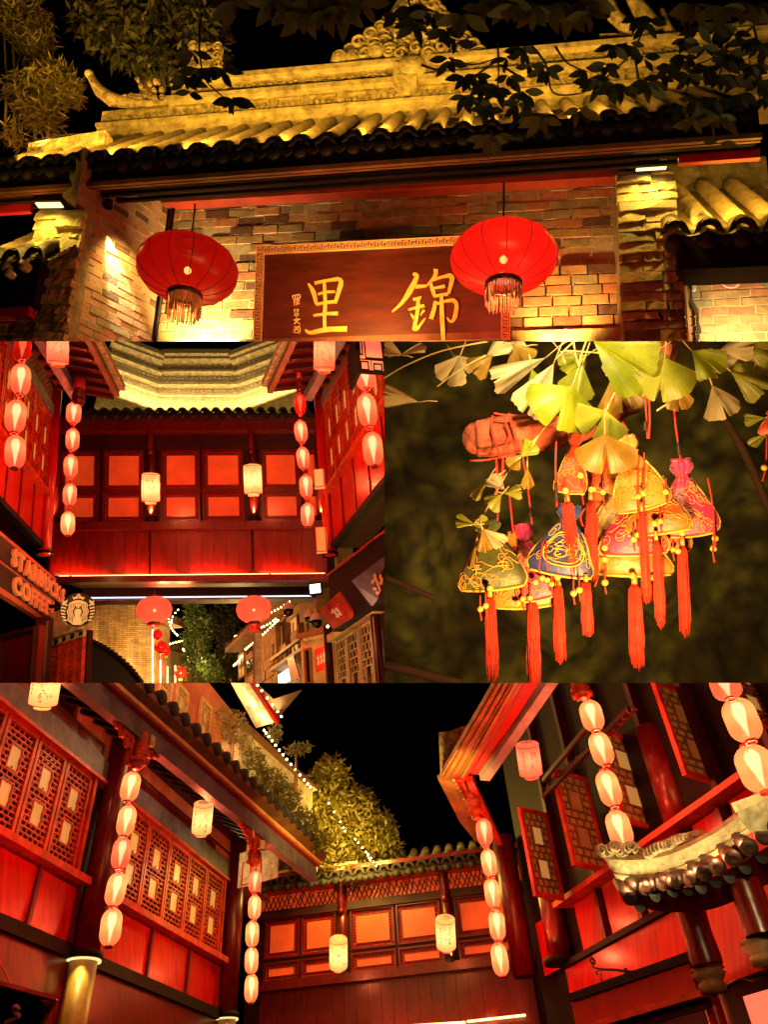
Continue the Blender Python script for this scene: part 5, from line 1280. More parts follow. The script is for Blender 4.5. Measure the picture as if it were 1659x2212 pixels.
MB().prism([RL.pt(x, y, .6) for x, y in ((1245, 1372), (1272, 1358), (1300, 1455), (1262, 1470))], RL.N * .03).build('awning_board', 'orange_wood', tD)
sw2 = Fac((1302, 1478), (1445, 1450), 12.8); t = thing('shop_wall', 'cream shop wall with scalloped valance beside the red banner', 'wall', sw2.p(0, 0))
MB().fbox(sw2, (.0, -.4, sw2.len, sw2.B(1370, 1262)), -.3, -.03).build('wall', 'far_cream', t)
for k in range(9): MB().lathe(sw2.pt(1312 + k * 14, 1285 - k * 2.5, .04), sw2.N, [(1e-4, .01), (.035, .01), (.035, -.05)], 10).build('scallop', 'gold_pale', t)
MB().fbox(sw2, (.0, sw2.B(1370, 1270), sw2.len, sw2.B(1370, 1250)), -.2, .10).build('ledge', 'far_wood', t)
w_ = framed(MB(), sw2, sw2.rc(1312, 1330, 1350, 1478), .03, -.03, .02).build('window', 'far_wood', t); MB().fbox(sw2, sw2.rc(1318, 1338, 1344, 1478), -.029, -.01).build('pane', 'pane_dark', w_ or t)
pt_ = thing('tiled_pier', 'pale tiled corner pier under the fringed round lantern', 'pier', P(1115, 1480, 15.4))
pr_ = Fac((1100, 1480), (1130, 1479), 15.4)
for j in range(10): MB().fbox(pr_, pr_.rc(1101, 1258 + j * 23, 1129, 1279 + j * 23), -.2, .0 + .012 * (j % 2)).build('block', 'quoin', pt_)
# eaves with fairy lights rising to the right
for (p0, p1, dp0, dp1, lab, n) in (((1015, 1275), (1075, 1250), 23, 21, 'fairy lights on the far house eave by the dark tree', 10), ((1060, 1330), (1200, 1205), 20, 15.5, 'fairy lights along the slanting lower eave', 16), ((1150, 1180), (1250, 1125), 15.5, 13.6, 'fairy lights along the upper eave by the dome camera', 9), ((1010, 1400), (1045, 1360), 23, 21, 'fairy lights low on the far house', 7), ((1130, 1235), (1190, 1200), 15.6, 14.8, 'fairy lights under the curled eave', 6)):
    fairy([p0, ((p0[0] + p1[0]) / 2, (p0[1] + p1[1]) / 2 + 4), p1], dp0, n, lab, d2=dp1, rx=4)
lamp('POINT', RL.p(4.4, -.9, 1.2), 90, (1, .56, .15), .15, parent=tD); lamp('POINT', RL.p(1.2, -1.4, 1.2), 90, (1, .56, .15), .15, parent=tD); lamp('POINT', RL.p(4.5, .5, .5), 40, (1, .6, .18), .15, parent=tD); lamp('POINT', P(1360, 1330, 11.9), 16, (1, .5, .13), .15, parent=t)
lamp('POINT', P(700, 1400, 22), 160, (1, .55, .15), .15, parent=tA); lamp('POINT', P(775, 1400, 27), 160, (1, .55, .15), .15, parent=tB)
# red banner
f = Fac((1365, 1432), (1432, 1405), 12.4); t = thing('red_banner', 'red cloth banner with white writing by the lattice doors', 'banner', f.p(0, 0)); hB = f.B(1365, 1330)
mat('banner_red', (.62, .03, .015), .7, .2); mat('white_ink', (.8, .75, .65), .6, .1)
MB().fbox(f, (0, 0, f.len, hB), -.01, 0).build('cloth', 'banner_red', t)
wk = MB()
for k in range(4):
    a = f.len * (.2 + .2 * k)
    for (u, v, u2, v2) in ((-.06, .35, .06, .4), (0, .3, 0, .7), (-.06, .6, .05, .55), (-.05, .3, .04, .45)): ribbon(wk, f, [(a + u * f.len, hB * v), (a + u2 * f.len, hB * v2)], .02, .001, .008)
wk.build('white_writing', 'white_ink', t)
# dome cameras
mat('dome_white', (.75, .72, .7), .3, .1); mat('dome_black', (.008, .008, .009), .12, .1)
for (x, y, r, dp, lab) in ((1245, 1158, 24, 11.0, 'dome camera hanging clear beside the fringed round lantern'), (1366, 1205, 26, 11.0, 'front dome camera of the pair by the tilted sign'), (1334, 1192, 20, 11.4, 'smaller dome camera tucked behind another by the tilted sign')):
    c = P(x, y, dp); R = px(r, dp); t = thing('dome_camera', lab, 'camera', c - up() * R * 1.4, 'dome cameras under the bridge')
    MB().lathe(c, up(), [(R * .95, -.05 * R), (R, .1 * R), (R * .95, .6 * R), (R * .6, 1.1 * R), (R * .2, 1.35 * R), (R * .2, 1.9 * R), (1e-4, 1.9 * R)], 20).build('hood', 'dome_white', t)
    MB().lathe(c, up(), [(1e-4, -1.45 * R), (R * .45, -1.32 * R), (R * .78, -.95 * R), (R * .9, -.5 * R), (R * .93, -.05 * R)], 20).build('globe', 'dome_black', t)
    MB().lathe(c + (LOC - c).normalized() * R * .5 - up() * R * .55, LOC - c, [(1e-4, R * .38), (R * .22, R * .36), (R * .3, R * .2)], 12).build('lens', 'metal', t)
# tilted shop signs to the right
for (q, dp, lab, m, ink) in ((((1378, 1162), (1462, 1085), (1535, 1188), (1442, 1245)), 9.3, 'tilted orange brown shop sign with red and pale brush marks', 'orange_wood', 1), (((1520, 1035), (1680, 915), (1700, 1130), (1603, 1142)), 8.6, 'tilted dark shop sign with orange brush characters', 'blue_beam', 2)):
    c = [P(x, y, dp + (.25 if i in (1, 2) else 0) * (-1)) for i, (x, y) in enumerate(q)]; n = (c[1] - c[0]).cross(c[3] - c[0]).normalized()
    if n.dot(LOC - c[0]) < 0: n = -n
    t = thing('tilted_sign', lab, 'sign', c[3], 'tilted shop signs across from the coffee sign')
    MB().prism([p - n * .04 for p in c], n * .04).build('board', m, t)
    def qp(u, v, d): return c[0] * (1 - u) * (1 - v) + c[1] * u * (1 - v) + c[2] * u * v + c[3] * (1 - u) * v + n * d
    for (name, mm, sh) in (('brush_mark', 'banner_red', 0), ('pale_brush_mark', 'white_ink' if ink == 1 else 'letter', .03)):
        k = MB(); rr_ = random.Random(ink + int(sh * 100))
        lst = [(.2, .35, .8, .3), (.3, .2, .35, .8), (.5, .25, .5, .8), (.68, .2, .7, .75), (.2, .6, .8, .62), (.25, .78, .75, .8)] if not sh else [(.35, .4, .65, .42), (.45, .3, .5, .7), (.6, .35, .62, .7), (.4, .65, .62, .6)]
        if ink == 2: lst = [(.42, .38, .58, .30), (.40, .52, .50, .58), (.44, .66, .54, .70), (.56, .20, .62, .8), (.7, .3, .75, .8), (.6, .5, .9, .4), (.65, .7, .95, .66)] if sh else []
        for (u0, v0, u1, v1) in lst:
            d = Vector((u1 - u0, v1 - v0)).normalized(); w = .035; nn = Vector((-d.y, d.x)) * w
            k.prism([qp(u0 + nn.x, v0 + nn.y, .002 + sh * .1), qp(u1 + nn.x, v1 + nn.y, .002 + sh * .1), qp(u1 - nn.x, v1 - nn.y, .002 + sh * .1), qp(u0 - nn.x, v0 - nn.y, .002 + sh * .1)], n * .012)
        k.build(name, mm, t)
rb_ = Fac((1418, 1015), (1670, 822), 9.9); t = thing('shop_canopy', 'dark sloping canopy beam above the tilted shop signs', 'canopy', rb_.p(0, 0))
MB().fbox(rb_, (0, -.75, rb_.len + .3, .0), -.3, 0).build('fascia', 'black_wood', t)
MB().fbox(rb_, (0, .0, rb_.len + .3, .02), -.2, .03).build('lit_edge', 'orange_wood', t)
MB().fbox(rb_, (.0, .022, rb_.len, .04), -.05, .0).build('light_tube', 'strip_orange', t)
lamp('AREA', rb_.p(rb_.len / 2, .08, .03), 8, (1, .14, .04), rb_.len, aim=up() - rb_.N * .3, sy=.04, parent=t)
# right shop front
rs = Fac((1445, 1480), (1605, 1400), 10.0); t = thing('lattice_shop', 'dark shop front with lattice doors under the tilted signs', 'building', rs.p(0, -.3))
hh = rs.B(1445, 1290)
MB().fbox(rs, (-.05, -.4, rs.len + .5, hh), -.2, -.1).build('backing', 'deep_wood', t)
MB().fbox(rs, (-.05, hh, rs.len + .3, hh + .10), -.1, .05).build('lintel', 'far_cream', t)
for k in range(3):
    a0 = .02 + k * rs.len / 3
    window_sash(rs, (a0, -.4, a0 + rs.len / 3 - .03, hh - .02), -.08, t, .03, .010, 'far_cream', 'pane_dark', 3, 9, ((.28, .1, .75, .45),))
lamp('POINT', P(1500, 1230, 8.4), 12, (1, .45, .2), .1, parent=t); lamp('POINT', rs.p(.4, .2, .6), 6, (1, .6, .2), .1, parent=t)  # first point light is added to brighten the dark tilted sign
for (x0, x1, dp, y0, lab) in ((1418, 1440, 10.2, 1225, 'dark shop post with a small lamp by the red banner'), (1592, 1622, 9.2, 1130, 'dark red post beside the dark tilted sign'), (1628, 1665, 8.6, 1160, 'dark red door post below the dark tilted sign')):
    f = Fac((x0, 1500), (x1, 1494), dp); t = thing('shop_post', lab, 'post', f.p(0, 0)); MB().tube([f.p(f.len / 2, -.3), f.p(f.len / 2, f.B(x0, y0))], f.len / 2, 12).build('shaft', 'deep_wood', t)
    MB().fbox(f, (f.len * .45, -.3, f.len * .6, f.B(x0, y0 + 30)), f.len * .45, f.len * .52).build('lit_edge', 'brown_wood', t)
t = thing('post_lamp', 'tiny lit lamp on top of the post by the red banner', 'lamp', P(1416, 1232, 10.1)); MB().sphere(P(1416, 1232, 10.05), .02, 8, 6).build('bulb', 'bulb_core', t); MB().lathe(P(1416, 1240, 10.05), up(), [(.03, 0), (.02, -.03), (1e-4, -.03)], 10).build('socket', 'black_wood', t)
# ================================================================ FOURTH PLACE: the red courtyard seen from below
setp(4)
def X(x): return x + 1659                      # right half of the photograph
L4 = Fac((425, 1200), (940, 1420), 8.6)
lh4 = thing('gallery_house', 'long red timber gallery house with rows of lattice windows', 'building', L4.p(2, 0))
f = L4
b_sill = (f.B(425, 893) + f.B(960, 1188)) / 2
b_wt = (f.B(600, 572) + f.B(950, 828)) / 2
b_bt = b_wt + .30
b_lt = (f.B(510, 352) + f.B(975, 690)) / 2
print('p4 heights', b_sill, b_wt, b_lt, 'col', f.A(470, 350), f.A(380, 1180))
a_far = f.A(1000, 1000); a_c1 = f.A(420, 900)
a_nr = -5.0
MB().fbox(f, (a_nr, -.6, a_far + .3, b_lt + 1.2), -.8, -.08).build('body', 'deep_wood', lh4)
# red wall panels below the windows
def bay(a0, a1, npan, label=None):
    for k in range(npan):
        x0, x1 = a0 + (a1 - a0) * k / npan, a0 + (a1 - a0) * (k + 1) / npan
        MB().fbox(f, (x0 + .03, .03, x1 - .03, b_sill - .10), -.08, -.04).build('wall_panel', 'red_lacquer', lh4)
        MB().fbox(f, (x1 - .03, .03, x1 + .03, b_sill - .10), -.08, .0).build('stile', 'dark_lacquer', lh4)
    MB().fbox(f, (a0, b_sill - .08, a1, b_sill), -.08, .12).build('sill', 'orange_wood', lh4)
a_e = f.A(965, 1190); a_s1 = f.A(432, 1195)
w1 = (a_e - a_s1)
bay(a_s1, a_e, 3)
nw = 5; s0 = f.A(545, 760); sw_ = (f.A(955, 1000) - f.A(560, 800)) / 4.55
a_r = f.A(958, 1000)
for k in range(5):
    window_sash(f, (a_r - (k + 1) * sw_ + .01, b_sill + .02, a_r - k * sw_ - .01, b_wt), -.06, lh4, .045, .013, nx=5, ny=17)
MB().fbox(f, (a_r - 5 * sw_ - .04, b_sill, a_r - 5 * sw_, b_wt), -.08, .02).build('jamb', 'orange_wood', lh4)
MB().fbox(f, (a_r, b_sill, a_r + .05, b_wt), -.08, .02).build('jamb', 'orange_wood', lh4)
# near bay, left of the big column
a_n1 = f.A(352, 850); bay(a_n1 - 3 * .80, a_n1 + .02, 3)
a_w = f.A(368, 600)
for k in range(4):
    window_sash(f, (a_w - (k + 1) * .60 + .012, b_sill + .02, a_w - k * .60 - .012, b_wt), -.06, lh4, .05, .015, nx=5, ny=17)
MB().fbox(f, (a_w, b_sill, a_w + .06, b_wt), -.08, .02).build('jamb', 'orange_wood', lh4)
MB().fbox(f, (a_nr, b_wt, a_far, b_wt + .04), -.08, .06).build('window_head', 'orange_wood', lh4)
MB().fbox(f, (a_nr, b_wt + .04, a_far, b_bt), -.08, .03).build('beam', 'blue_beam', lh4)
MB().fbox(f, (a_nr, b_bt, a_far, b_lt + .02), -.075, -.06).build('band_backing', 'orange_wood', lh4)
for (q0, q1) in ((a_nr, f.A(430, 400)), (f.A(505, 420), a_far - .12)):
    framed(MB(), f, (q0, b_bt, q1, b_lt), .035, -.06, .0).build('band_frame', 'dark_lacquer', lh4)
    lt = MB(); lattice(lt, f, (q0 + .03, b_bt + .03, q1 - .03, b_lt - .03), -.05, -.015, .020, max(4, int((q1 - q0) / .16)), 6); lt.build('lattice_band', 'dark_lacquer', lh4)
MB().fbox(f, (a_nr, -.10, a_far, .03), -.10, .05).build('base_rail', 'black_wood', lh4)
MB().fbox(f, (a_nr, -1.4, a_far + .1, -.10), -.4, -.02).build('lower_wall', 'dark_lacquer', lh4)
# columns
mat('lower_lamplit', (.30, .20, .05), .4, .4, 6, .3, 20)  # golden lamplight below the rings painted into the lower column colour
glow('ring_glow', (1, .7, .25), 1.3)
def column(x, y0, y1, r, ring_y, label=None, d=.10):
    a = f.A(x, (y0 + y1) / 2, d)
    bR = f.B(ring_y[0], ring_y[1], d)
    MB().tube([f.p(a, bR, d), f.p(a, b_lt + .5, d)], r, 18).build('column', 'dark_lacquer', lh4); MB().tube([f.p(a, -1.6, d), f.p(a, bR - .01, d)], r * .98, 18).build('lower_column', 'lower_lamplit', lh4)
    MB().lathe(f.p(a, bR, d), up(), [(r, -.04), (r * 1.28, -.03), (r * 1.28, .03), (r, .05)], 18).build('column_ring', 'black_wood', lh4)
    MB().lathe(f.p(a, bR - .05, d), up(), [(r * 1.03, -.01), (r * 1.22, -.01), (r * 1.22, .010), (r * 1.03, .010)], 18).build('ring_lamp', 'ring_glow', lh4)
    for sx in (-1, 1): lamp('SPOT', f.p(a + sx * (r + .05), bR - .08, d + .10), 12, (1, .66, .16), .02, aim=-up() * 1 - f.N * .12 - f.S * sx * .2, spot=95, blend=1, parent=lh4)
    return a
c1 = column(425, 600, 1100, .155, (360, 1180))
c2 = column(1003, 900, 1300, .145, (985, 1440))
mat('gold_metal', (.55, .42, .12), .35, .3, metal=.4)
# eave over the gallery, seen from below
mat('lit_strip', (.75, .40, .16), .5, .2, 8)
EV = Fac((627, 245), (1330, 820), 6.9)
ev4 = thing('gallery_eave', 'projecting timber eave with blue purlin and carved brackets over the gallery', 'eave', EV.p(1, 0))
e0_, e1_ = -3.2, EV.len + .35
MB().fbox(EV, (e0_, -.02, e1_, .16), -.10, 0).build('purlin', 'blue_beam', ev4)
MB().fbox(EV, (e0_, .17, e1_, .27), -.08, .05).build('red_purlin', 'red_paint', ev4)
def d_for(fc, b, x, y):
    lo, hi = -.5, 2.0
    for _ in range(40):
        m_ = (lo + hi) / 2
        if (fc.B(x, y, m_) - b) * (fc.B(x, y, lo) - b) <= 0: hi = m_
        else: lo = m_
    return (lo + hi) / 2
ds, dt = d_for(EV, .20, 780, 258), d_for(EV, .30, 790, 180)
print('eave d', ds, dt)
MB().hexa([EV.p(e0_, .27, -.1), EV.p(e1_, .27, -.1), EV.p(e1_, .20, ds), EV.p(e0_, .20, ds), EV.p(e0_, .31, -.1), EV.p(e1_, .31, -.1), EV.p(e1_, .25, ds), EV.p(e0_, .25, ds)]).build('soffit', 'dark_lacquer', ev4)
MB().fbox(EV, (e0_, .18, e1_, .22), ds, ds + .03).build('edge_strip', 'lit_strip', ev4)
MB().hexa([EV.p(e0_, .22, ds - .02), EV.p(e1_, .22, ds - .02), EV.p(e1_, .28, dt), EV.p(e0_, .28, dt), EV.p(e0_, .30, ds - .02), EV.p(e1_, .30, ds - .02), EV.p(e1_, .34, dt), EV.p(e0_, .34, dt)]).build('eave_fascia', 'brown_wood', ev4)
n = int((e1_ - e0_) / .24)
for k in range(n):
    a = e0_ + k * .24
    MB().bar(EV.p(a, .55, -.9), EV.p(a, .155, -.05), .06, .05, up()).build('rafter', 'black_wood', ev4)
    MB().lathe(EV.p(a, .36, dt + .0), EV.N, [(1e-4, .03), (.07, .03), (.075, 0), (.075, -.2)], 10).build('tile_end', 'tile_end', ev4)
MB().hexa([EV.p(e0_, .60, -.9), EV.p(e1_, .60, -.9), EV.p(e1_, .2, -.06), EV.p(e0_, .2, -.06), EV.p(e0_, .63, -.9), EV.p(e1_, .63, -.9), EV.p(e1_, .23, -.06), EV.p(e0_, .23, -.06)]).build('ceiling_board', 'black_wood', ev4)
def bracket(a, flip):
    mb = MB(); fc = EV.sub(-.05, a, -.02); n = 7
    pl = [(0, 0), (flip * .34, 0), (flip * .29, -.04), (flip * .24, -.035), (flip * .20, -.08), (flip * .14, -.075), (flip * .10, -.13), (flip * .04, -.125), (0, -.19)]
    mb.prism([fc.p(x, y, -.015) for x, y in (pl if flip > 0 else pl[::-1])], fc.N * .03)
    for i in range(4): scroll(mb, fc, flip * (.05 + .07 * i), -.05 + .01 * i, .02, .028, flip, .008)
    mb.build('carved_bracket', 'orange_wood', ev4)
def pend4(x, y0, y1, wpx, dep, label, f_=None):
    c0, c1 = P(x, y0, dep), P(x - (y1 - y0) * .135, y1, dep); U = up(); H = (c0 - c1).dot(U); R = px(wpx, dep)
    t = thing('pendant_post', label, 'post', c1, 'carved hanging post heads')
    prof = [(1e-4, 0), (.40, .01), (.55, .07), (.48, .12), (.85, .20), (1.0, .32), (.92, .42), (.55, .46), (.95, .50), (1.0, .55), (.62, .59), (1.0, .63), (1.02, .70), (.62, .74), (.85, .80), (.80, 1.0), (.72, 1.5)]
    MB().lathe(c1, U, [(r * R, h * H) for r, h in prof], 18).build('turned_boss', 'orange_wood', t)
    pt = MB()
    for k in range(10):
        an = k * math.pi / 5; x_ = rightv(); x_ = (x_ - U * x_.dot(U)).normalized(); y_ = U.cross(x_)
        pt.sphere(c1 + U * H * .30 + (x_ * math.cos(an) + y_ * math.sin(an)) * R * .96, R * .2, 6, 5, 1.5)
    pt.build('carved_petals', 'orange_wood', t)
    return t
pend4(606, 225, 372, 46, 6.72, 'carved post head above the long lantern string by the big column')
pend4(1112, 680, 800, 30, 9.6, 'carved post head above the corner lantern string')
ap = EV.A(612, 240); bracket(ap + .06, 1); bracket(ap - .06, -1)
ap = EV.A(1112, 650); bracket(ap + .06, 1); bracket(ap - .06, -1)
for xx, yy in ((640, 235), (1128, 690)):
    a, b = EV.ab(xx, yy, .01); MB().fbox(EV, (a - .02, b - .08, a + .06, b + .02), .0, .05).build('lit_block', 'plaster', ev4)
# dark carved hangings behind the eave
t = thing('carved_frieze', 'dark carved wooden frieze hung under the gallery ceiling', 'frieze', L4.p(1, b_lt + .1))
rn = random.Random(5)
fz = L4.sub(.35)
for k in range(26):
    a = -3.5 + k * .28; h = .12 + .10 * abs(math.sin(k * .9)); bz = b_lt + .22
    MB().prism([fz.p(a, bz), fz.p(a + .27, bz), fz.p(a + .24, bz - h * .6), fz.p(a + .14, bz - h), fz.p(a + .03, bz - h * .6)], fz.N * .03).build('carved_leaf', 'deep_wood', t)
MB().fbox(L4, (a_nr, b_lt + .20, a_far, b_lt + .30), -.08, .40).build('top_beam', 'deep_wood', t)
# ---------------- upper storey behind the eave
UF = Fac((640, 330), (1320, 1010), 10.8)
us = thing('upper_storey', 'pink upper storey wall with lattice windows and a lit soffit', 'building', UF.p(1, 0))
UF = Fac((700, 60), (1480, 900), 11.5)
mat('pink_wall', (.62, .22, .14), .8, .35, 3, .5, 14)
hU = UF.B(1000, 100)
MB().fbox(UF, (-2.0, -1.6, UF.len + 1.5, 1.10), -.8, 0).build('wall', 'pink_wall', us)
for (x, y) in ((905, 120), (805, 60), (735, 20)):
    a = UF.A(x, y); b = UF.B(x, y)
    window_sash(UF, (a - .44, b - 1.0, a, b + .05), .0, us, .05, .014, 'gold_pale', 'pane_lit', 4, 12, ((.32, .66, .68, .84), (.32, .40, .68, .58), (.32, .12, .68, .30)))
lamp('POINT', P(1000, 230, 10.5), 28, (1, .42, .2), .1, parent=us); lamp('POINT', P(860, 60, 10.6), 14, (1, .5, .2), .1, parent=us)  # unseen point lights added to brighten the upper wall
# lit soffit slab with red edge
sf_q = [(985, -20), (1080, -20), (1197, 168), (1105, 195)]
sl4 = thing('lit_soffit', 'bright cream roof soffit with a dark corner tip and fairy lights', 'roof', P(1150, 180, 11))
c = [P(x, y, d) for (x, y), d in zip(sf_q, (11.0, 10.4, 10.6, 11.2))]
MB().prism(c, up() * .05).build('soffit', 'plaster', sl4)
MB().bar(P(1072, -30, 10.3), P(1200, 172, 10.5), .05, .07, up()).build('red_edge', 'red_paint', sl4)
MB().prism([P(x, y, 10.9) for x, y in ((1090, -20), (1180, 70), (1305, 30), (1215, 135), (1205, 150), (1140, 75))], (LOC - P(1150, 60, 10.9)).normalized() * -.25).build('corner_tip', 'brown_wood', sl4)
lamp('POINT', P(1115, 172, 10.75), 9, (1, .72, .25), .05, parent=sl4)
lamp('AREA', P(1060, 100, 10.75), 8, (1, .72, .25), 1.0, aim=up(), sy=.2, parent=sl4)
# lit terrace wall running down behind the vines
tw = Fac((1065, 215), (1340, 460), 11.4)
t = thing('terrace_wall', 'lit cream terrace wall with dark gutter running down behind the shrubs', 'wall', tw.p(0, 0))
MB().fbox(tw, (-.2, -1.0, tw.len + .1, .0), -.3, 0).build('wall', 'plaster', t)
MB().fbox(tw, (-.2, .0, tw.len + .1, .06), -.3, .10).build('coping', 'brown_wood', t)
lamp('POINT', tw.p(.6, -.5, .9), 26, (1, .66, .18), .1, parent=t); lamp('POINT', tw.p(2.2, -.6, .9), 30, (1, .62, .15), .1, parent=t)
gt = Fac((930, 260), (1340, 620), 10.9); t2 = thing('gutter_ledge', 'brown ledge board below the terrace wall', 'ledge', gt.p(0, 0))
MB().fbox(gt, (0, -.18, gt.len + .6, .0), -.2, 0).build('board', 'brown_wood', t2); MB().fbox(gt, (.05, -.6, gt.len + .6, -.18), -.25, -.1).build('wall', 'plaster', t2)
fairy([(1112, 10), (1165, 80), (1215, 145)], 10.3, 6, 'fairy lights along the edge of the bright soffit', rx=5)
fairy([(1140, 205), (1230, 320), (1340, 450)], 10.2, 14, 'fairy lights running down to the tall shrubs', rx=5)
fairy([(1420, 520), (1470, 600), (1490, 640)], 10.0, 5, 'faint fairy lights in the upper shrub', rx=4)
fairy([(1535, 675), (1580, 730), (1600, 765)], 10.0, 7, 'faint fairy lights in the lower shrub', rx=4)
fairy([(1590, 740), (1625, 790)], 9.8, 4, 'last faint fairy lights above the corner roof', rx=4)
lamp('POINT', P(1160, 225, 10.1), 6, (1, .7, .2), .1, parent=sl4)
leafmat('leaf_gold', (.085, .085, .012), (.20, .16, .025), .4)
leafmat('leaf_pale', (.16, .13, .03), (.30, .22, .05), .4)
for (lab, bl, sd, mt, lf, lp, le, la) in (
    ('wide golden lit tree crown rising behind the link house roof', [(P(x, y, d), (r * 1.25, r, .6), n_) for x, y, d, r, n_ in ((1380, 500, 14.5, .50, 2300), (1290, 520, 14.4, .46, 2000), (1490, 560, 14.5, .55, 2600), (1590, 640, 14.5, .46, 2000), (1230, 500, 14.2, .34, 1200), (1430, 400, 14.5, .30, 900), (1650, 720, 14.4, .32, 1000), (1420, 690, 14.4, .60, 2400), (1350, 760, 14.3, .40, 1500), (1520, 800, 14.4, .50, 1800), (1560, 540, 14.6, .30, 800), (1640, 640, 14.6, .26, 700))], 31, 'leaf_gold', .12, (1420, 900), 250, (1420, 620)),
    ('leafy climber spilling down the terrace wall', [(P(1170, 430, 10.9), (.24, .22, .2), 800), (P(1100, 330, 11.0), (.17, .18, .2), 380), (P(1240, 500, 10.8), (.22, .24, .2), 900), (P(1310, 600, 10.6), (.2, .2, .2), 700), (P(1360, 680, 10.2), (.2, .16, .2), 700), (P(1130, 400, 10.9), (.1, .2, .15), 260)], 32, 'leaf_gold', .07, (1300, 800), 60, (1200, 480)),
    ('thin climbing vine on the pink upper wall', [(P(1010, 190, 11.2), (.22, .28, .12), 900), (P(960, 140, 11.2), (.12, .16, .1), 300), (P(1060, 250, 11.1), (.12, .2, .1), 350)], 33, 'leaf_pale', .05, (980, 300), 16, (1000, 180)),
    ('small shrub sprig sticking out over the fairy lights', [(P(1280, 290, 10.4), (.18, .08, .1), 160), (P(1185, 215, 10.4), (.1, .14, .1), 160), (P(1330, 272, 10.4), (.06, .03, .05), 40)], 34, 'leaf_gold', .07, (1200, 330), 8, (1260, 280))):
    t = thing('shrub', lab, 'shrub', bl[0][0] - up() * .5)
    MB().tube([bl[0][0] - up() * .6, bl[0][0]], [.03, .012], 6).build('stem', 'brown_wood', t)
    foliage('foliage', mt, bl, lf, t, sd, .34)
    lamp('SPOT', P(lp[0] + 60, lp[1] - 250, 8.0), le, (1, .62, .10), .1, aim=P(la[0], la[1], 10.6) - P(lp[0] + 60, lp[1] - 250, 8.0), spot=75, blend=1, parent=t)  # spots float in the air, added to light each shrub
tree_ = [o for o in C.objects if o.get('label', '').startswith('wide golden')][0]
for x, y, e_ in ((1400, 725, 70), (1530, 755, 70), (1320, 620, 80), (1470, 540, 95), (1600, 680, 60)): lamp('POINT', P(x, y, 13.55), e_, (1, .60, .09), .1, parent=tree_)
# ---------------- white lit gap behind the corner
gp = Fac((1035, 900), (1180, 860), 11.2); t = thing('lit_niche', 'bright plastered niche with panelled shutters behind the corner string', 'wall', gp.p(0, 0))
MB().fbox(gp, (-.05, .05, gp.len * 1.1, gp.B(1040, 735)), -.03, 0).build('wall', 'plaster', t)
for k in range(2): framed(MB(), gp, (.03 + k * .2, .07, .2 + k * .2, gp.B(1040, 780)), .012, 0, .02).build('shutter_frame', 'orange_wood', t)
lamp('POINT', gp.p(.15, .25, .5), 9, (1, .78, .35), .05, parent=t)
# ---------------- middle bridge building
C4 = Fac((1120, 1330), (X(580), 1205), 13.2)
cb = thing('link_house', 'red link house with framed red windows between the two galleries', 'building', C4.p(2, 0))
cl_ = C4.len; hC = lambda x, y: C4.B(x, y)
MB().fbox(C4, (-.3, -2.2, cl_ + .6, hC(X(0), 790)), -1.5, -.10).build('body', 'deep_wood', cb)
npl = 22
for k in range(npl): MB().fbox(C4, ((cl_ + .2) * k / npl + .002, -2.0, (cl_ + .2) * (k + 1) / npl - .002, -.02), -.10, -.03 + .005 * (k % 2)).build('plank', 'dark_lacquer', cb)
MB().fbox(C4, (-.1, -.04, cl_ + .3, .10), -.1, .14).build('sill_beam', 'dark_lacquer', cb)
btop = (C4.B(1140, 1020) + C4.B(X(540), 900)) / 2; bmid = (C4.B(1200, 1210) + C4.B(X(400), 1085)) / 2
pa1, pa2 = C4.A(1483, 1130), C4.A(X(280), 1050)
cols_ = [(-.02 + .06, (pa1 - .12) / 2), ((pa1 - .12) / 2 + .03, pa1 - .14), (pa1 + .13, (pa1 + pa2) / 2 - .02), ((pa1 + pa2) / 2 + .02, pa2 - .13), (pa2 + .13, cl_ - .02)]
for (a0, a1) in cols_:
    panel_window(C4, (a0, bmid + .03, a1, btop), cb, d=-.09, t=.075); panel_window(C4, (a0, .11, a1, bmid - .02), cb, d=-.09, t=.07)
MB().fbox(C4, (-.05, btop, cl_ + .3, btop + .14), -.1, .02).build('lintel', 'deep_wood', cb)
bl0, bl1 = btop + .15, btop + .42
MB().fbox(C4, (-.05, bl0, cl_ + .3, bl1), -.1, -.08).build('band_backing', 'pane_red', cb)
zz = MB(); rn = random.Random(9)
for k in range(52):
    a = cl_ * k / 52
    zz.bar(C4.p(a, bl0, -.05), C4.p(a + .10 + rn.uniform(-.03, .06), bl1, -.05), .016, .016, C4.N)
    zz.bar(C4.p(a + .09, bl0 + rn.uniform(0, .1), -.04), C4.p(a - .01, bl1 - rn.uniform(0, .08), -.04), .016, .016, C4.N)
zz.build('cracked_ice_lattice', 'black_wood', cb)
MB().fbox(C4, (-.05, bl1, cl_ + .4, bl1 + .16), -.1, .16).build('eave_beam', 'red_paint', cb)
MB().fbox(C4, (-.05, bl1 + .17, cl_ + .5, bl1 + .24), .1, .40).build('eave_board', 'dark_lacquer', cb)
for a in (pa1, pa2):
    MB().tube([C4.p(a, .0, .02), C4.p(a, bl1, .02)], .09, 14).build('post', 'dark_lacquer', cb)
    MB().lathe(C4.p(a, bl1 - .5, .12), up(), [(1e-4, 0), (.05, 0), (.06, .05), (.04, .09), (.07, .13), (.07, .5)], 12).build('hanging_boss', 'dark_lacquer', cb)
    MB().lathe(C4.p(a, .08, .02), up(), [(.13, 0), (.13, .07), (.09, .08)], 14).build('post_lamp', 'black_wood', cb)
    lamp('SPOT', C4.p(a, .18, .13), 4, (1, .62, .15), .02, aim=up() * 1 - C4.N * .12, spot=70, blend=1, parent=cb)
t = thing('corner_roof', 'row of dark barrel tiles along the link house eave', 'roof', C4.p(2, bl1 + .3))
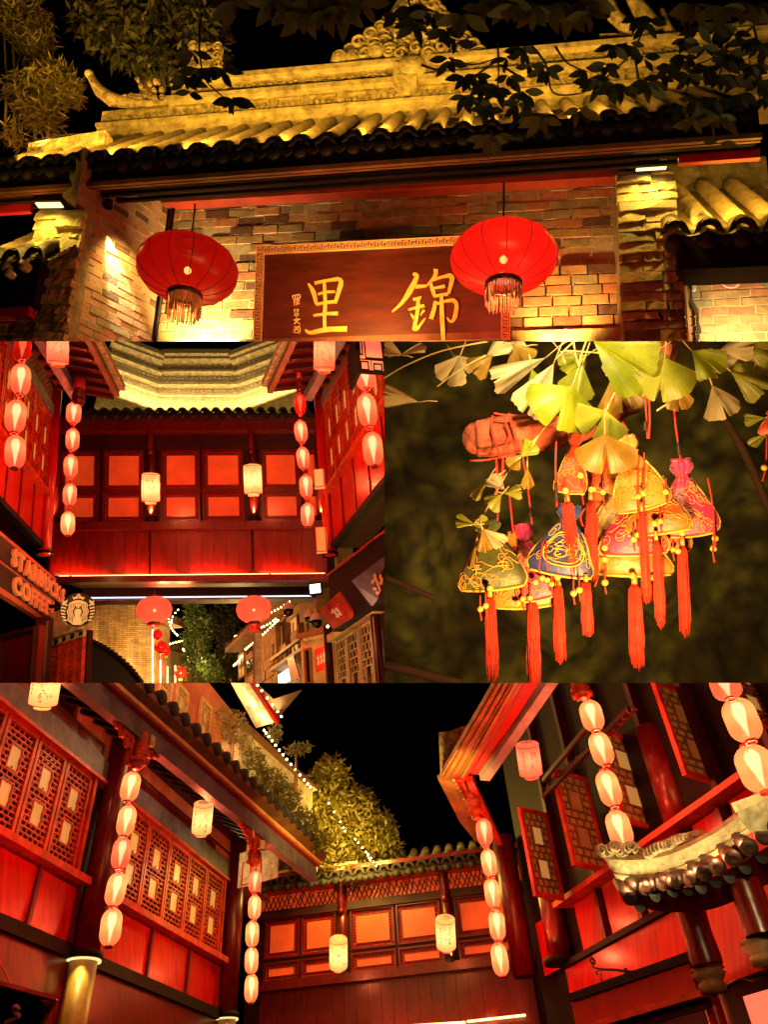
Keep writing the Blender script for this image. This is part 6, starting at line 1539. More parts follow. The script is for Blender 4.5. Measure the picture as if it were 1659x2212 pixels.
eb4 = (C4.B(1200, 888, .42) + C4.B(X(250), 745, .42)) / 2
slp = (up() * .5 - C4.N * .87).normalized(); rf4 = Fac.__new__(Fac).set(C4.p(0, eb4, .42), C4.S, slp)
if rf4.N.dot(up()) < 0: rf4.N = -rf4.N
tile_roof(rf4, t, .1, 23, .235, 1.1, .075, seg=.28)
for k in range(2): lamp('AREA', rf4.p(cl_ * (k + .5) / 2, .5, .25), 5, (1, .6, .12), 2.0, aim=rf4.T + rf4.N * .3, sy=.1, parent=t)
MB().fbox(C4, (-.05, bl1 + .245, cl_ * .42, bl1 + .29), .30, .42).build('pale_ridge_board', 'plaster', t)
ls4 = thing('light_strip', 'orange light strip low on the link house', 'light', C4.p(4, -1.2))
q0, q1 = C4.pt(X(-20), 1478, .1), C4.pt(X(612), 1435, .1)
MB().bar(C4.pt(X(360), 1463, .1), q1, .03, .03, up()).build('tube', 'strip_orange', ls4); MB().bar(C4.pt(X(-20), 1490, .1), C4.pt(X(352), 1466, .1), .03, .03, up()).build('tube', 'strip_orange', ls4)
lamp('POINT', C4.pt(X(450), 1440, .3), 6, (1, .2, .05), .1, parent=ls4)
# ---------------- right hand house
R4 = Fac((X(590), 1260), (X(1180), 985), 11.0)
R4 = Fac((X(690), 1270), (X(1160), 1010), 9.6)
rt4 = thing('open_window_house', 'red timber house with casement windows swung open', 'building', R4.p(1, 0))
MB().fbox(R4, (-.35, -1.6, R4.len + 4.0, 3.6), -.9, -.12).build('body', 'black_wood', rt4)
bS = (R4.B(X(760), 955) + R4.B(X(965), 820)) / 2
def rp4(x0, x1, ym):
    a0, a1 = R4.A(X(x0), ym), R4.A(X(x1), ym); return a0, a1
for (x0, x1, ym) in ((812, 925, 1020), (935, 1085, 960), (1095, 1190, 900), (1200, 1330, 850), (1350, 1500, 760), (1510, 1659, 650)):
    a0, a1 = rp4(x0, x1, ym); MB().fbox(R4, (a0 + .02, .03, a1 - .02, bS - .07), -.12, -.06).build('wall_panel', 'red_lacquer', rt4); MB().fbox(R4, (a1 - .02, .03, a1 + .05, bS - .07), -.12, -.02).build('stile', 'dark_lacquer', rt4)
a0, a1 = rp4(645, 722, 1100); MB().fbox(R4, (a0, .02, a1, R4.B(X(680), 1010)), -.12, -.07).build('wall_panel', 'red_lacquer', rt4)
MB().fbox(R4, (R4.A(X(770), 950), bS - .06, R4.len + 4, bS), -.12, .14).build('sill', 'orange_wood', rt4)
MB().fbox(R4, (R4.A(X(770), 1200), -.03, R4.len + 4, .03), -.12, .03).build('base_rail', 'black_wood', rt4)
MB().fbox(R4, (R4.A(X(780), 1250), -.75, R4.len + 4, -.04), -.12, -.02).build('lower_board', 'red_lacquer', rt4)
for k in range(7): MB().fbox(R4, (R4.A(X(770), 940) + k * .85 - .04, bS, R4.A(X(770), 940) + k * .85 + .04, 3.3), -.12, -.02).build('mullion', 'deep_wood', rt4)
def col4(x0, y0, x1, y1, r, dep, label_ring=None, m='dark_lacquer'):
    A_, B_ = P(X(x0), y0, dep), P(X(x1), y1, dep); U = up(); top = B_ + U * ((A_ - B_).dot(U))
    o = MB().tube([B_, top], r, 16).build('column', m, rt4); return B_, top
col4(520, 480, 610, 1270, .16, 9.9); b_, t_ = col4(700, 700, 770, 1215, .15, 9.2)
MB().lathe(b_, up(), [(.15, 0), (.22, .0), (.22, .07), (.15, .09)], 16).build('column_ring', 'black_wood', rt4)
lamp('SPOT', b_ + up() * .14 + (LOC - b_).normalized() * .24 - rightv() * .1, 12, (1, .66, .16), .02, aim=up() - (LOC - b_).normalized() * .22, spot=70, blend=1, parent=rt4)
lamp('SPOT', P(X(600), 1262, 9.6), 8, (1, .5, .1), .02, aim=P(X(580), 1000, 10) - P(X(600), 1262, 9.6), spot=50, blend=1, parent=rt4)
col4(1110, 0, 1300, 650, .17, 7.6); col4(1330, 420, 1420, 650, .09, 7.4, m='red_lacquer')
# casements swung open
def casement(q, dep, ddep, label, holes, pane='pane_lit', nx=4, ny=12):
    """q: tl,tr,br,bl in photo units"""
    ps = [P(X(x), y, d) for (x, y), d in zip(q, (dep, dep + ddep, dep + ddep, dep))]
    bl, brp = ps[3], ps[2]; U = up(); S_ = (brp - bl); S_ = (S_ - U * S_.dot(U)); w = S_.length
    h = ((ps[0] - ps[3]).length + (ps[1] - ps[2]).length) / 2
    fc = Fac.__new__(Fac).set(bl, S_.normalized(), U)
    t = thing('casement_window', label, 'window', bl, 'open casement windows of the red house')
    framed(MB(), fc, (0, 0, w, h), .05, -.025, .025).build('sash_frame', 'orange_wood', t)
    ri = (.05, .05, w - .05, h - .05); l = MB(); lattice(l, fc, ri, -.004, .014, .016, nx, ny, holes); l.build('lattice', 'gold_pale_dark', t)
    MB().fbox(fc, ri, -.02, -.006).build('backing', 'paper_dim', t)
    for x0, y0, x1, y1 in holes: MB().fbox(fc, (ri[0] + x0 * (ri[2] - ri[0]), ri[1] + y0 * (ri[3] - ri[1]), ri[0] + x1 * (ri[2] - ri[0]), ri[1] + y1 * (ri[3] - ri[1])), -.003, .006).build('pane', pane, t)
    return t
mat('gold_pale_dark', (.22, .12, .05), .5, .3, 6); mat('paper_dim', (.45, .24, .08), .6, .3, 4, emis=(1, .35, .06), estr=.05)
H2 = ((.3, .60, .70, .82), (.3, .18, .70, .40))
casement(((595, 538), (722, 560), (775, 925), (652, 920)), 8.8, .25, 'casement with two yellow panes beside the tall dark column', H2)
casement(((752, 372), (890, 370), (965, 795), (818, 788)), 8.3, .35, 'broad dim casement behind the lantern string', H2, 'paper_dim')
casement(((950, 185), (1085, 200), (1192, 632), (1030, 600)), 7.9, .35, 'casement with two pale panes behind the glowing lantern string', H2)
casement(((1175, -20), (1330, -20), (1478, 425), (1300, 398)), 7.0, .35, 'large casement with broad orange panes beside the biggest lanterns', H2, 'paper_dim')
casement(((1420, -150), (1560, -150), (1700, 180), (1560, 160)), 6.4, .3, 'partly hidden casement behind the biggest lanterns', H2)
# upper frieze and eave of the right house
ER4 = Fac((X(300), 420), (X(740), -20), 8.8)
mat('eave_gold', (.36, .22, .06), .6, .45, 5, .4, 24)
te = thing('house_eave', 'slanting eave with blue white purlin and red rafters over the open casements', 'eave', ER4.p(1, 0))



mat('pale_beam', (.42, .42, .47), .5, .3, 4, .3, 20)
MB().bar(P(X(432), 400, 9.2), P(X(735), -40, 8.0), .13, .14, up()).build('purlin', 'pale_beam', te)
MB().bar(P(X(395), 380, 9.25), P(X(650), -40, 8.0), .14, .10, up()).build('red_purlin', 'red_paint', te)
MB().bar(P(X(325), 420, 9.3), P(X(590), -40, 7.9), .04, .05, up()).build('edge_strip', 'eave_gold', te)
MB().bar(P(X(345), 410, 9.3), P(X(610), -40, 7.9), .05, .05, up()).build('edge_strip', 'red_paint', te)
c = [P(X(240), 415, 9.3), P(X(330), 420, 9.3), P(X(600), -40, 7.9), P(X(505), -40, 7.9)]; MB().prism(c, up() * .06).build('soffit_boards', 'eave_gold', te)
for k in range(3): MB().bar(P(X(255 + 28 * k), 412, 9.28), P(X(520 + 28 * k), -40, 7.88), .015, .02, up()).build('soffit_batten', 'orange_wood', te)
# corner tip and returning rafters
c = [P(X(238), 230, 9.4), P(X(290), 222, 9.6), P(X(375), 190, 9.9), P(X(330), 300, 9.5), P(X(245), 400, 9.2)]; MB().prism(c, up() * .05).build('corner_tip', 'carving', te)
c = [P(X(232), 415, 9.3), P(X(300), 430, 9.3), P(X(415), 600, 10.4), P(X(400), 690, 10.6), P(X(330), 605, 10.2)]; MB().prism(c, up() * .05).build('side_soffit', 'eave_gold', te)
for k in range(12):
    u = k / 11; x0, y0 = 305 + 95 * u, 420 + 175 * u; x1, y1 = 350 + 80 * u, 400 + 170 * u; d = 9.25 + 1.1 * u
    MB().bar(P(X(x0), y0, d), P(X(x1), y1, d), .05, .05, up()).build('rafter_end', 'red_paint', te); MB().sphere(P(X(x0 - 3), y0, d - .03), .022, 6, 4).build('rafter_stud', 'plaster', te)
MB().bar(P(X(340), 425, 9.2), P(X(425), 610, 10.4), .04, .05, up()).build('side_purlin', 'orange_wood', te); MB().bar(P(X(370), 415, 9.2), P(X(500), 690, 10.4), .08, .08, up()).build('side_purlin', 'red_paint', te)
fz = MB()
sp = [(700, 480), (900, 250), (1090, 60)]
for (p0, p1) in (((690, 420), (880, 190)), ((690, 490), (1060, 110))): MB().bar(P(X(p0[0]), p0[1], 9.0), P(X(p1[0]), p1[1], 7.8), .04, .05, up()).build('frieze_rail', 'deep_wood', te)
for k in range(16):
    u = k / 15; c_ = P(X(700 + 370 * u), 470 - 350 * u, 9.0 - 1.2 * u); fz.tube(spiral(c_, rightv(), up(), .06, .02, 1.3, 14), .012, 4, False)
fz.build('scroll_frieze', 'dark_lacquer', te)
lamp('SPOT', P(X(330), 520, 8.4), 60, (1, .55, .12), .1, aim=P(X(320), 330, 9.4) - P(X(330), 520, 8.4), spot=90, blend=1, parent=te)
pend4(X(875), -30, 70, 42, 7.4, 'carved post head above the glowing string before the casements'); pend4(X(420), 430, 590, 32, 9.3, 'carved post head above the string before the link house')
# ---------------- lantern strings
G5 = 'lantern strings in the red courtyard'; ln = up()
for (x, y, rx, ry, dp, lab, sk, pw_) in (
    (562, 448, 40, 64, 6.9, 'topmost lantern of the string beside the big column', 'silk_cream', 5), (545, 595, 39, 66, 6.9, 'second lantern of the string beside the big column', 'silk_cream', 6), (523, 736, 40, 66, 6.9, 'third lantern of the string beside the big column', 'silk_pink', 6), (500, 892, 42, 70, 6.9, 'fourth lantern of the string beside the big column', 'silk_cream', 6), (478, 1055, 45, 76, 6.9, 'lowest lantern of the string beside the big column', 'silk_cream', 6),
    (1101, 858, 27, 48, 9.6, 'reddish topmost lantern of the corner string', 'silk_pink', 3), (1099, 970, 28, 49, 9.6, 'second lantern of the corner string', 'silk_cream', 5), (1089, 1085, 29, 53, 9.6, 'third lantern of the corner string', 'silk_cream', 5), (1086, 1200, 29, 53, 9.6, 'fourth lantern of the corner string', 'silk_cream', 5), (1085, 1320, 29, 56, 9.6, 'lowest lantern of the corner string', 'silk_cream', 5),
    (X(434), 645, 34, 58, 9.2, 'topmost lantern of the string before the link house', 'silk_pink', 4), (X(455), 778, 33, 58, 9.2, 'second lantern of the string before the link house', 'silk_cream', 5), (X(469), 908, 34, 60, 9.2, 'third lantern of the string before the link house', 'silk_cream', 5), (X(489), 1048, 35, 62, 9.2, 'fourth lantern of the string before the link house', 'silk_cream', 5), (X(501), 1195, 36, 66, 9.2, 'lowest lantern of the string before the link house', 'silk_cream', 5),
    (X(899), 142, 48, 68, 7.4, 'topmost lantern of the glowing string before the casements', 'silk_cream', 6), (X(940), 285, 47, 74, 7.4, 'second lantern of the glowing string before the casements', 'silk_cream', 6), (X(973), 455, 48, 80, 7.4, 'third lantern of the glowing string before the casements', 'silk_cream', 6), (X(1018), 630, 52, 78, 7.4, 'lowest lantern of the glowing string before the casements', 'silk_cream', 6),
    (X(1478), 15, 62, 60, 5.4, 'cut off top lantern of the large string by the curved roof', 'silk_pink', 5), (X(1548), 160, 70, 98, 5.4, 'middle lantern of the large string by the curved roof', 'silk_cream', 7), (X(1612), 370, 78, 104, 5.4, 'lowest lantern of the large string by the curved roof', 'silk_cream', 7)):
    oval_lantern(x, y, rx, ry, dp, lab, G5, sk, pw_ * 2.9)
for (pts, dp, lab) in (([(578, 365), (500, 890), (470, 1130)], 6.95, 'cord through the string beside the big column'), ([(1104, 800), (1085, 1380)], 9.65, 'cord through the corner string'), ([(X(428), 590), (X(505), 1265)], 9.25, 'cord through the string before the link house'), ([(X(880), 65), (X(1035), 700)], 7.45, 'cord through the glowing string before the casements'), ([(X(1450), -20), (X(1635), 460)], 5.45, 'cord through the large string by the curved roof')):
    cordline(pts, dp, lab, r=.008)
G6 = 'painted paper drum lanterns in the courtyard'
drum_lantern(206, -60, 183, 92, 118, 6.0, 'large cream drum lantern with open base over the lattice windows', G6, 'paper_cream', 13, 11, dep2=6.0)
drum_lantern(880, 520, 868, 645, 84, 8.0, 'cream drum lantern with figure painting before the lattice band', G6, 'paper_cream', 13, 12, cord=(884, 485))
drum_lantern(1462, 1106, 1462, 1228, 78, 12.2, 'pale yellow drum lantern before a link house post by the corner string', G6, 'paper_cream', 14, 13, cord=(1468, 1050))
drum_lantern(X(264), 1018, X(270), 1142, 84, 12.0, 'pale drum lantern with dark painting before a link house post by the open casements', G6, 'paper_cream', 14, 14, cord=(X(262), 950))
drum_lantern(X(618), 262, X(637), 395, 100, 8.0, 'pink drum lantern with red painting under the slanting eave', G6, 'paper_pink', 11, 15, cord=(X(612), 200))
t = oval_lantern(X(940), 1385, 40, 60, 7.4, 'small ribbed pink lantern hanging before the stepped lattice', 'small ribbed lanterns', 'silk_pink', 14)
oval_lantern(X(950), 1490, 36, 30, 7.4, 'second ribbed lantern just below the first one', 'small ribbed lanterns', 'silk_pink', 8)
cordline([(X(938), 1255), (X(950), 1475)], 7.42, 'cord holding the small ribbed lanterns')
# ---------------- curved stucco roof at right
CRd = 6.6
t = thing('curved_roof', 'upswept stucco ridge with round tile ends at the roof corner', 'roof', P(X(1300), 900, CRd))
top = smooth_pts([(940, 740), (1050, 745), (1180, 735), (1300, 695), (1440, 620), (1560, 530), (1680, 430)], 6); bot = smooth_pts([(1010, 850), (1100, 860), (1210, 845), (1330, 800), (1450, 740), (1580, 650), (1700, 560)], 6)
n = min(len(top), len(bot)); n0_ = n; dz = lambda i: CRd - .9 * i / n0_
mb = MB(); vs, fs = [], []
for i in range(n):
    a, b = P(X(top[i][0]), top[i][1], dz(i)), P(X(bot[i][0]), bot[i][1], dz(i) - .10); bk_ = (P(X(1300), 700, CRd) - LOC).normalized() * .35
    vs += [a, a + (b - a) * .18 - bk_ * .10, a + (b - a) * .2, a + (b - a) * .75, a + (b - a) * .78 - bk_ * .12, b - bk_ * .12, b + bk_, a + bk_]
for i in range(n - 1):
    for j in range(8): fs.append((i * 8 + j, i * 8 + (j + 1) % 8, (i + 1) * 8 + (j + 1) % 8, (i + 1) * 8 + j))
mb.add(vs, fs).build('ridge_band', 'plaster', t)
mb = MB(); sc = smooth_pts([(1140, 730), (1180, 705), (1230, 690), (1270, 670), (1320, 660), (1360, 650), (1385, 655)], 3)
for i, (x, y) in enumerate(sc):
    c_ = P(X(x), y + 8, CRd - .35); mb.sphere(c_, .045, 8, 6); mb.tube(spiral(c_ + (LOC - c_).normalized() * .04, rightv(), up(), .04, .012, 1.2, 12), .010, 4, False)
mb.build('scroll_crest', 'carving', t)
mb = MB()
for i in range(14):
    x, y = 940 + 13 * i, 715 + 14 * math.sin(i * 1.1); mb.sphere(P(X(x), y + 10, CRd - .1), .055, 8, 6, .7); mb.tube(spiral(P(X(x), y + 5, CRd - .16), rightv(), up(), .05, .015, 1.2, 12), .012, 4, False)
mb.build('flower_tip', 'carving', t)
cp_ = [(1520, 540), (1640, 470), (1700, 480), (1700, 640), (1580, 640), (1540, 590)]
for (u, dd_, m) in ((0, 5.5, 'plaster'),): MB().prism([P(X(x), y, dd_) for x, y in cp_], (P(X(1600), 560, 6) - LOC).normalized() * .3).build('end_block', m, t)
MB().prism([P(X(x), y, 5.42) for x, y in ((1500, 520), (1640, 470), (1700, 482), (1700, 520), (1650, 505), (1520, 560))], (P(X(1600), 560, 6) - LOC).normalized() * .3).build('block_cap', 'plaster', t)
mat('tile_glazed', (.05, .014, .008), .5, .4, 10, .3, 30)
tp = smooth_pts([(1065, 935), (1150, 880), (1240, 865), (1310, 855), (1385, 825), (1460, 795), (1545, 740), (1630, 680), (1700, 630)], 5); L_acc = 0
k = 0
for i in range(0, len(tp), 4):
    x, y = tp[i]; d = CRd - .35 - .8 * i / len(tp); c_ = P(X(x), y - 4, d); v = (LOC - c_).normalized(); ax = (v * .8 - up() * .5 - rightv() * .1).normalized()
    R = px(31 + 8 * i / len(tp), d)
    j_ = min(n0_ - 1, int(i * n0_ / len(tp))); bkp = P(X(bot[j_][0]), bot[j_][1] - 6, dz(j_) - .06)
    dirb = (bkp - c_); dirb = dirb.normalized() if dirb.length > .02 else -ax
    pth = [c_, c_ + dirb * .12, c_ + dirb * .26]
    MB().tube(pth, [R, R * .95, R * .9], 12).build('barrel_tile', 'tile_glazed', t)
    MB().lathe(c_, ax, [(1e-4, R * .16), (R * .35, R * .15), (R * .55, R * .24), (R * .72, R * .12), (R * .98, R * .1), (R * 1.04, -R * .1), (R * .98, -R * .5)], 16).build('round_tile_end', 'tile_glazed', t)
    g = c_ - up() * R * .95 + rightv() * R * 1.0; x_ = rightv(); 
    pl_ = [g + x_ * R * .75 * math.cos(q_ / 6 * math.pi) - up() * R * .85 * math.sin(q_ / 6 * math.pi) for q_ in range(7)]
    MB().prism(pl_, -ax * .03).build('drip_tile', 'tile_end', t)
ub_ = smooth_pts([(1025, 935), (1090, 960), (1180, 985), (1300, 990), (1430, 975), (1560, 920), (1700, 850)], 5); tt_ = smooth_pts([(1060, 920), (1140, 900), (1240, 890), (1320, 880), (1440, 830), (1560, 770), (1700, 680)], 5)
vs, fs = [], []; n = min(len(ub_), len(tt_))
for i in range(n):
    a, b = P(X(tt_[i][0]), tt_[i][1], CRd - .25 - .8 * i / n), P(X(ub_[i][0]), ub_[i][1], CRd - .1 - .7 * i / n); e = (a - LOC).normalized() * .25
    vs += [a, b, b + e, a + e]
for i in range(n - 1):
    for j in range(4): fs.append((i * 4 + j, i * 4 + (j + 1) % 4, (i + 1) * 4 + (j + 1) % 4, (i + 1) * 4 + j))
MB().add(vs, fs).build('under_board', 'dark_lacquer', t)
lamp('POINT', P(X(1590), 640, 4.9), 26, (1, .74, .3), .05, parent=t)  # unseen point light added to brighten the end block
for i in range(3, n0_ - 4, 5): lamp('POINT', P(X(bot[i][0]), bot[i][1] + 8, dz(i) - .26), 4.0, (1, .72, .28), .03, parent=t)
# posts and lattice under the curved roof
tb = thing('porch_post', 'dark turned porch post with carved collar under the curved roof', 'post', P(X(1420), 1340, 6.2))
def lathe_between(x0, y0, x1, y1, dep, prof, m, par, nm):
    A_, B_ = P(X(x0), y0, dep), P(X(x1), y1, dep); U = up(); H = (A_ - B_).dot(U)
    MB().lathe(B_, U, [(r, h * H) for r, h in prof], 18).build(nm, m, par); return B_
lathe_between(1352, 900, 1400, 1220, 6.3, [(.13, 0), (.135, .1), (.12, .5), (.13, 1.0)], 'dark_lacquer', tb, 'shaft')
lathe_between(1400, 1210, 1430, 1345, 6.25, [(.06, 0), (.11, .04), (.12, .35), (.10, .45), (.12, .55), (.15, .75), (.12, .85), (.15, .92), (.13, 1.0)], 'gold_wood', tb, 'carved_collar') if 'gold_wood' in MAT else None
mat('gold_wood', (.30, .14, .05), .5, .4, 10, .5, 30)
lathe_between(1400, 1210, 1430, 1345, 6.25, [(.06, 0), (.11, .04), (.12, .35), (.10, .45), (.12, .55), (.15, .75), (.12, .85), (.15, .92), (.13, 1.0)], 'gold_wood', tb, 'carved_collar')
lathe_between(1430, 1345, 1460, 1520, 6.25, [(.075, 0), (.075, 1)], 'red_lacquer', tb, 'lower_shaft')
tb2 = thing('porch_post', 'second porch post with carved collar further along the curved roof', 'post', P(X(1640), 1200, 5.6))
lathe_between(1578, 800, 1640, 1090, 5.6, [(.13, 0), (.12, .5), (.13, 1)], 'dark_lacquer', tb2, 'shaft'); lathe_between(1635, 1085, 1665, 1225, 5.55, [(.06, 0), (.11, .04), (.12, .35), (.10, .45), (.15, .75), (.12, .85), (.15, .92), (.13, 1.0)], 'gold_wood', tb2, 'carved_collar')
tb3 = thing('lit_post', 'dark post with a gold lit edge behind the porch post', 'post', P(X(1560), 1500, 6.6)); lathe_between(1535, 1160, 1570, 1520, 6.6, [(.15, 0), (.15, 1)], 'gold_dark', tb3, 'shaft') if 'gold_dark' in MAT else None
mat('gold_dark', (.12, .075, .02), .4, .4, 5)
lathe_between(1535, 1160, 1570, 1520, 6.6, [(.15, 0), (.15, 1)], 'gold_dark', tb3, 'shaft')
lamp('SPOT', P(X(1545), 1180, 6.3), 14, (1, .66, .16), .02, aim=-up() - rightv() * .1, spot=80, blend=1, parent=tb3)
MB().tube([P(X(x), y, 6.35) for x, y in ((1480, 1305), (1540, 1275), (1590, 1290), (1659, 1262))], .006, 5).build('loose_cable', 'wire_pale', tb3)
fl4 = Fac((X(860), 1490), (X(1400), 1330), 7.3)
ts = thing('stepped_lattice', 'red stepped lattice screen below the gallery with lit gaps', 'screen', fl4.p(1, 0))
hl = fl4.B(X(1330), 1190); la = fl4.A(X(1345), 1300)
MB().fbox(fl4, (-.1, -.1, la, hl), -.12, -.08).build('backing', 'deep_wood', ts)
lt = MB(); lattice(lt, fl4, (-.1, .02, la, hl - .02), -.05, .0, .030, 10, 9); lt.build('lattice', 'red_paint', ts)
MB().fbox(fl4, (-.1, -.03, la + .05, .02), -.1, .03).build('bottom_rail', 'orange_wood', ts); MB().fbox(fl4, (-.1, hl - .02, la + .05, hl + .05), -.1, .03).build('top_rail', 'black_wood', ts)
for (x, y) in ((1105, 1320), (1275, 1360)):
    a, b = fl4.ab(X(x), y); MB().fbox(fl4, (a - .05, b - .03, a + .05, b + .05), -.07, -.06).build('lit_gap', 'pane_glow', ts) if 'pane_glow' in MAT else None
mat('pane_glow', (.8, .4, .2), .5, .1, emis=(1, .35, .15), estr=1.1)
for (x, y) in ((1105, 1320), (1275, 1362)):
    a, b = fl4.ab(X(x), y); MB().fbox(fl4, (a - .05, b - .03, a + .05, b + .05), -.07, -.055).build('lit_gap', 'pane_glow', ts)
tr = thing('scroll_bracket', 'curled black iron bracket above the ribbed lantern', 'bracket', P(X(1045), 1250, 7.6))
MB().tube([P(X(x), y, 7.5) for x, y in smooth_pts([(905, 1215), (893, 1200), (900, 1190), (912, 1205), (905, 1228), (940, 1238), (1000, 1240), (1060, 1248), (1095, 1245)], 4)], .012, 6).build('scroll_bar', 'wire', tr)
MB().tube([P(X(x), y, 7.5) for x, y in smooth_pts([(925, 1262), (918, 1250), (930, 1242), (960, 1240)], 4)], .010, 6).build('scroll_curl', 'wire', tr); MB().tube([P(X(1045), 1235, 7.5), P(X(1048), 1275, 7.5)], .02, 6).build('stem', 'wire', tr)
lp = Fac((X(1600), 1500), (X(1680), 1480), 5.6); tag(MB().fbox(lp, (0, -.2, .3, lp.B(X(1605), 1340)), -.05, 0).build('glow_panel_board', 'lamp_paper'), 'salmon self-glowing board at the foot of the gold edged post', 'board')  # board glows by itself to give the bright corner
# near black signboard bottom left
bs4 = Fac((-20, 1600), (205, 1680), 6.2); bq = [(-20, 1295), (242, 1365), (165, 1500), (-20, 1500)]
t = thing('black_signboard', 'black hanging signboard with orange scroll writing and corner ornament', 'sign', P(60, 1480, 6.2))
MB().prism([P(x, y, 6.2) for x, y in bq], (P(60, 1400, 6.2) - LOC).normalized() * .04).build('board', 'black_wood', t)
MB().bar(P(-20, 1292, 6.17), P(245, 1363, 6.17), .02, .03, up()).build('top_edge', 'orange_wood', t); MB().bar(P(243, 1365, 6.17), P(175, 1480, 6.17), .02, .03, up()).build('side_edge', 'orange_wood', t)
mb = MB(); mb.tube([P(x, y, 6.17) for x, y in smooth_pts([(20, 1470), (50, 1455), (80, 1435), (60, 1425), (55, 1400), (72, 1395), (80, 1415)], 4)], [.02, .025, .03, .03, .03, .02] + [.014] * 19, 6, False) if False else None
mb.tube([P(x, y, 6.16) for x, y in smooth_pts([(20, 1470), (50, 1455), (82, 1438), (62, 1425), (58, 1402), (70, 1397), (78, 1412)], 4)], .018, 6); mb.build('scroll_writing', 'letter', t)
mb = MB()
for (x0, y0, x1, y1) in ((175, 1370, 225, 1380), (185, 1382, 220, 1390), (195, 1392, 210, 1402), (215, 1385, 195, 1425), (190, 1400, 185, 1440)): mb.bar(P(x0, y0, 6.17), P(x1, y1, 6.17), .008, .008, up())
mb.build('corner_ornament', 'orange_wood', t)
cordline([(-10, 1190), (45, 1305)], 6.2, 'thin cord holding the black signboard', r=.006, m='orange_wood')
# ================================================================ THIRD PLACE: scented sachets hung on a ginkgo
setp(3)
D3 = 1.42
def satin(name, col, col2, emb=None):
    m = mat(name, col, .42, .3, 26, .55, 34, col2=col2, dist=.004); b = m.node_tree.nodes['Principled BSDF']; b.inputs['Sheen Weight'].default_value = .3; return m
satin('satin_green', (.05, .055, .012), (.11, .12, .02)); satin('satin_yellow', (.60, .19, .018), (.74, .30, .03)); satin('satin_blue', (.012, .018, .12), (.04, .06, .28))
satin('satin_red', (.55, .03, .015), (.72, .07, .02)); satin('satin_magenta', (.55, .012, .07), (.72, .03, .16)); satin('satin_orange', (.62, .10, .02), (.78, .20, .03)); satin('satin_brown', (.30, .09, .02), (.5, .2, .04))
mat('piping', (.85, .45, .06), .5, .2, 60); mat('thread_gold', (.80, .36, .06), .45, .2, 60); mat('thread_red', (.62, .03, .015), .6, .25, 60)
mat('tassel_red', (.66, .035, .014), .7, .5, 60); mat('bead', (.80, .55, .10), .3, .15, 40); mat('cord_red', (.60, .03, .015), .6, .25, 80); mat('cord_dark', (.03, .012, .01), .6, .3)
mat('bark_redlit', (.58, .075, .035), .85, .55, 14, 1.0, 26, col2=(.72, .16, .08), dist=.012); mat('bark_pale', (.62, .50, .25), .85, .4, 20, .8, 40)  # red light on the log is put into its bark colour
leafmat('ginkgo_green', (.24, .32, .012), (.42, .46, .02), .45, .4, 14); leafmat('ginkgo_lime', (.30, .34, .03), (.44, .46, .05), .45, .4, 14); leafmat('ginkgo_pale', (.62, .55, .30), (.78, .70, .42), .4, .45, 14); leafmat('ginkgo_brown', (.36, .20, .03), (.46, .30, .05), .4, .4, 14)  # the pale one paints overexposed leaves, strong light put into their colour
mat('twig_pale', (.60, .40, .16), .6, .3, 30)
VIEW = lambda x, y: (LOC - P(x, y, D3)).normalized()
def frame3(x, y, dep, tilt=0.0, yaw=0.0):
    """local frame hung at a photo point: right, up, towards the viewer"""
    o = P(x, y, dep); n = (LOC - o).normalized(); U = up(); U = (U - n * U.dot(n)).normalized(); R = U.cross(n)
    c, s = math.cos(tilt), math.sin(tilt); R2, U2 = R * c + U * s, U * c - R * s
    if yaw: cy, sy = math.cos(yaw), math.sin(yaw); R2, n = R2 * cy + n * sy, n * cy - R2 * sy
    f = Fac.__new__(Fac); f.O, f.S, f.T, f.N = o, R2, U2, n; return f
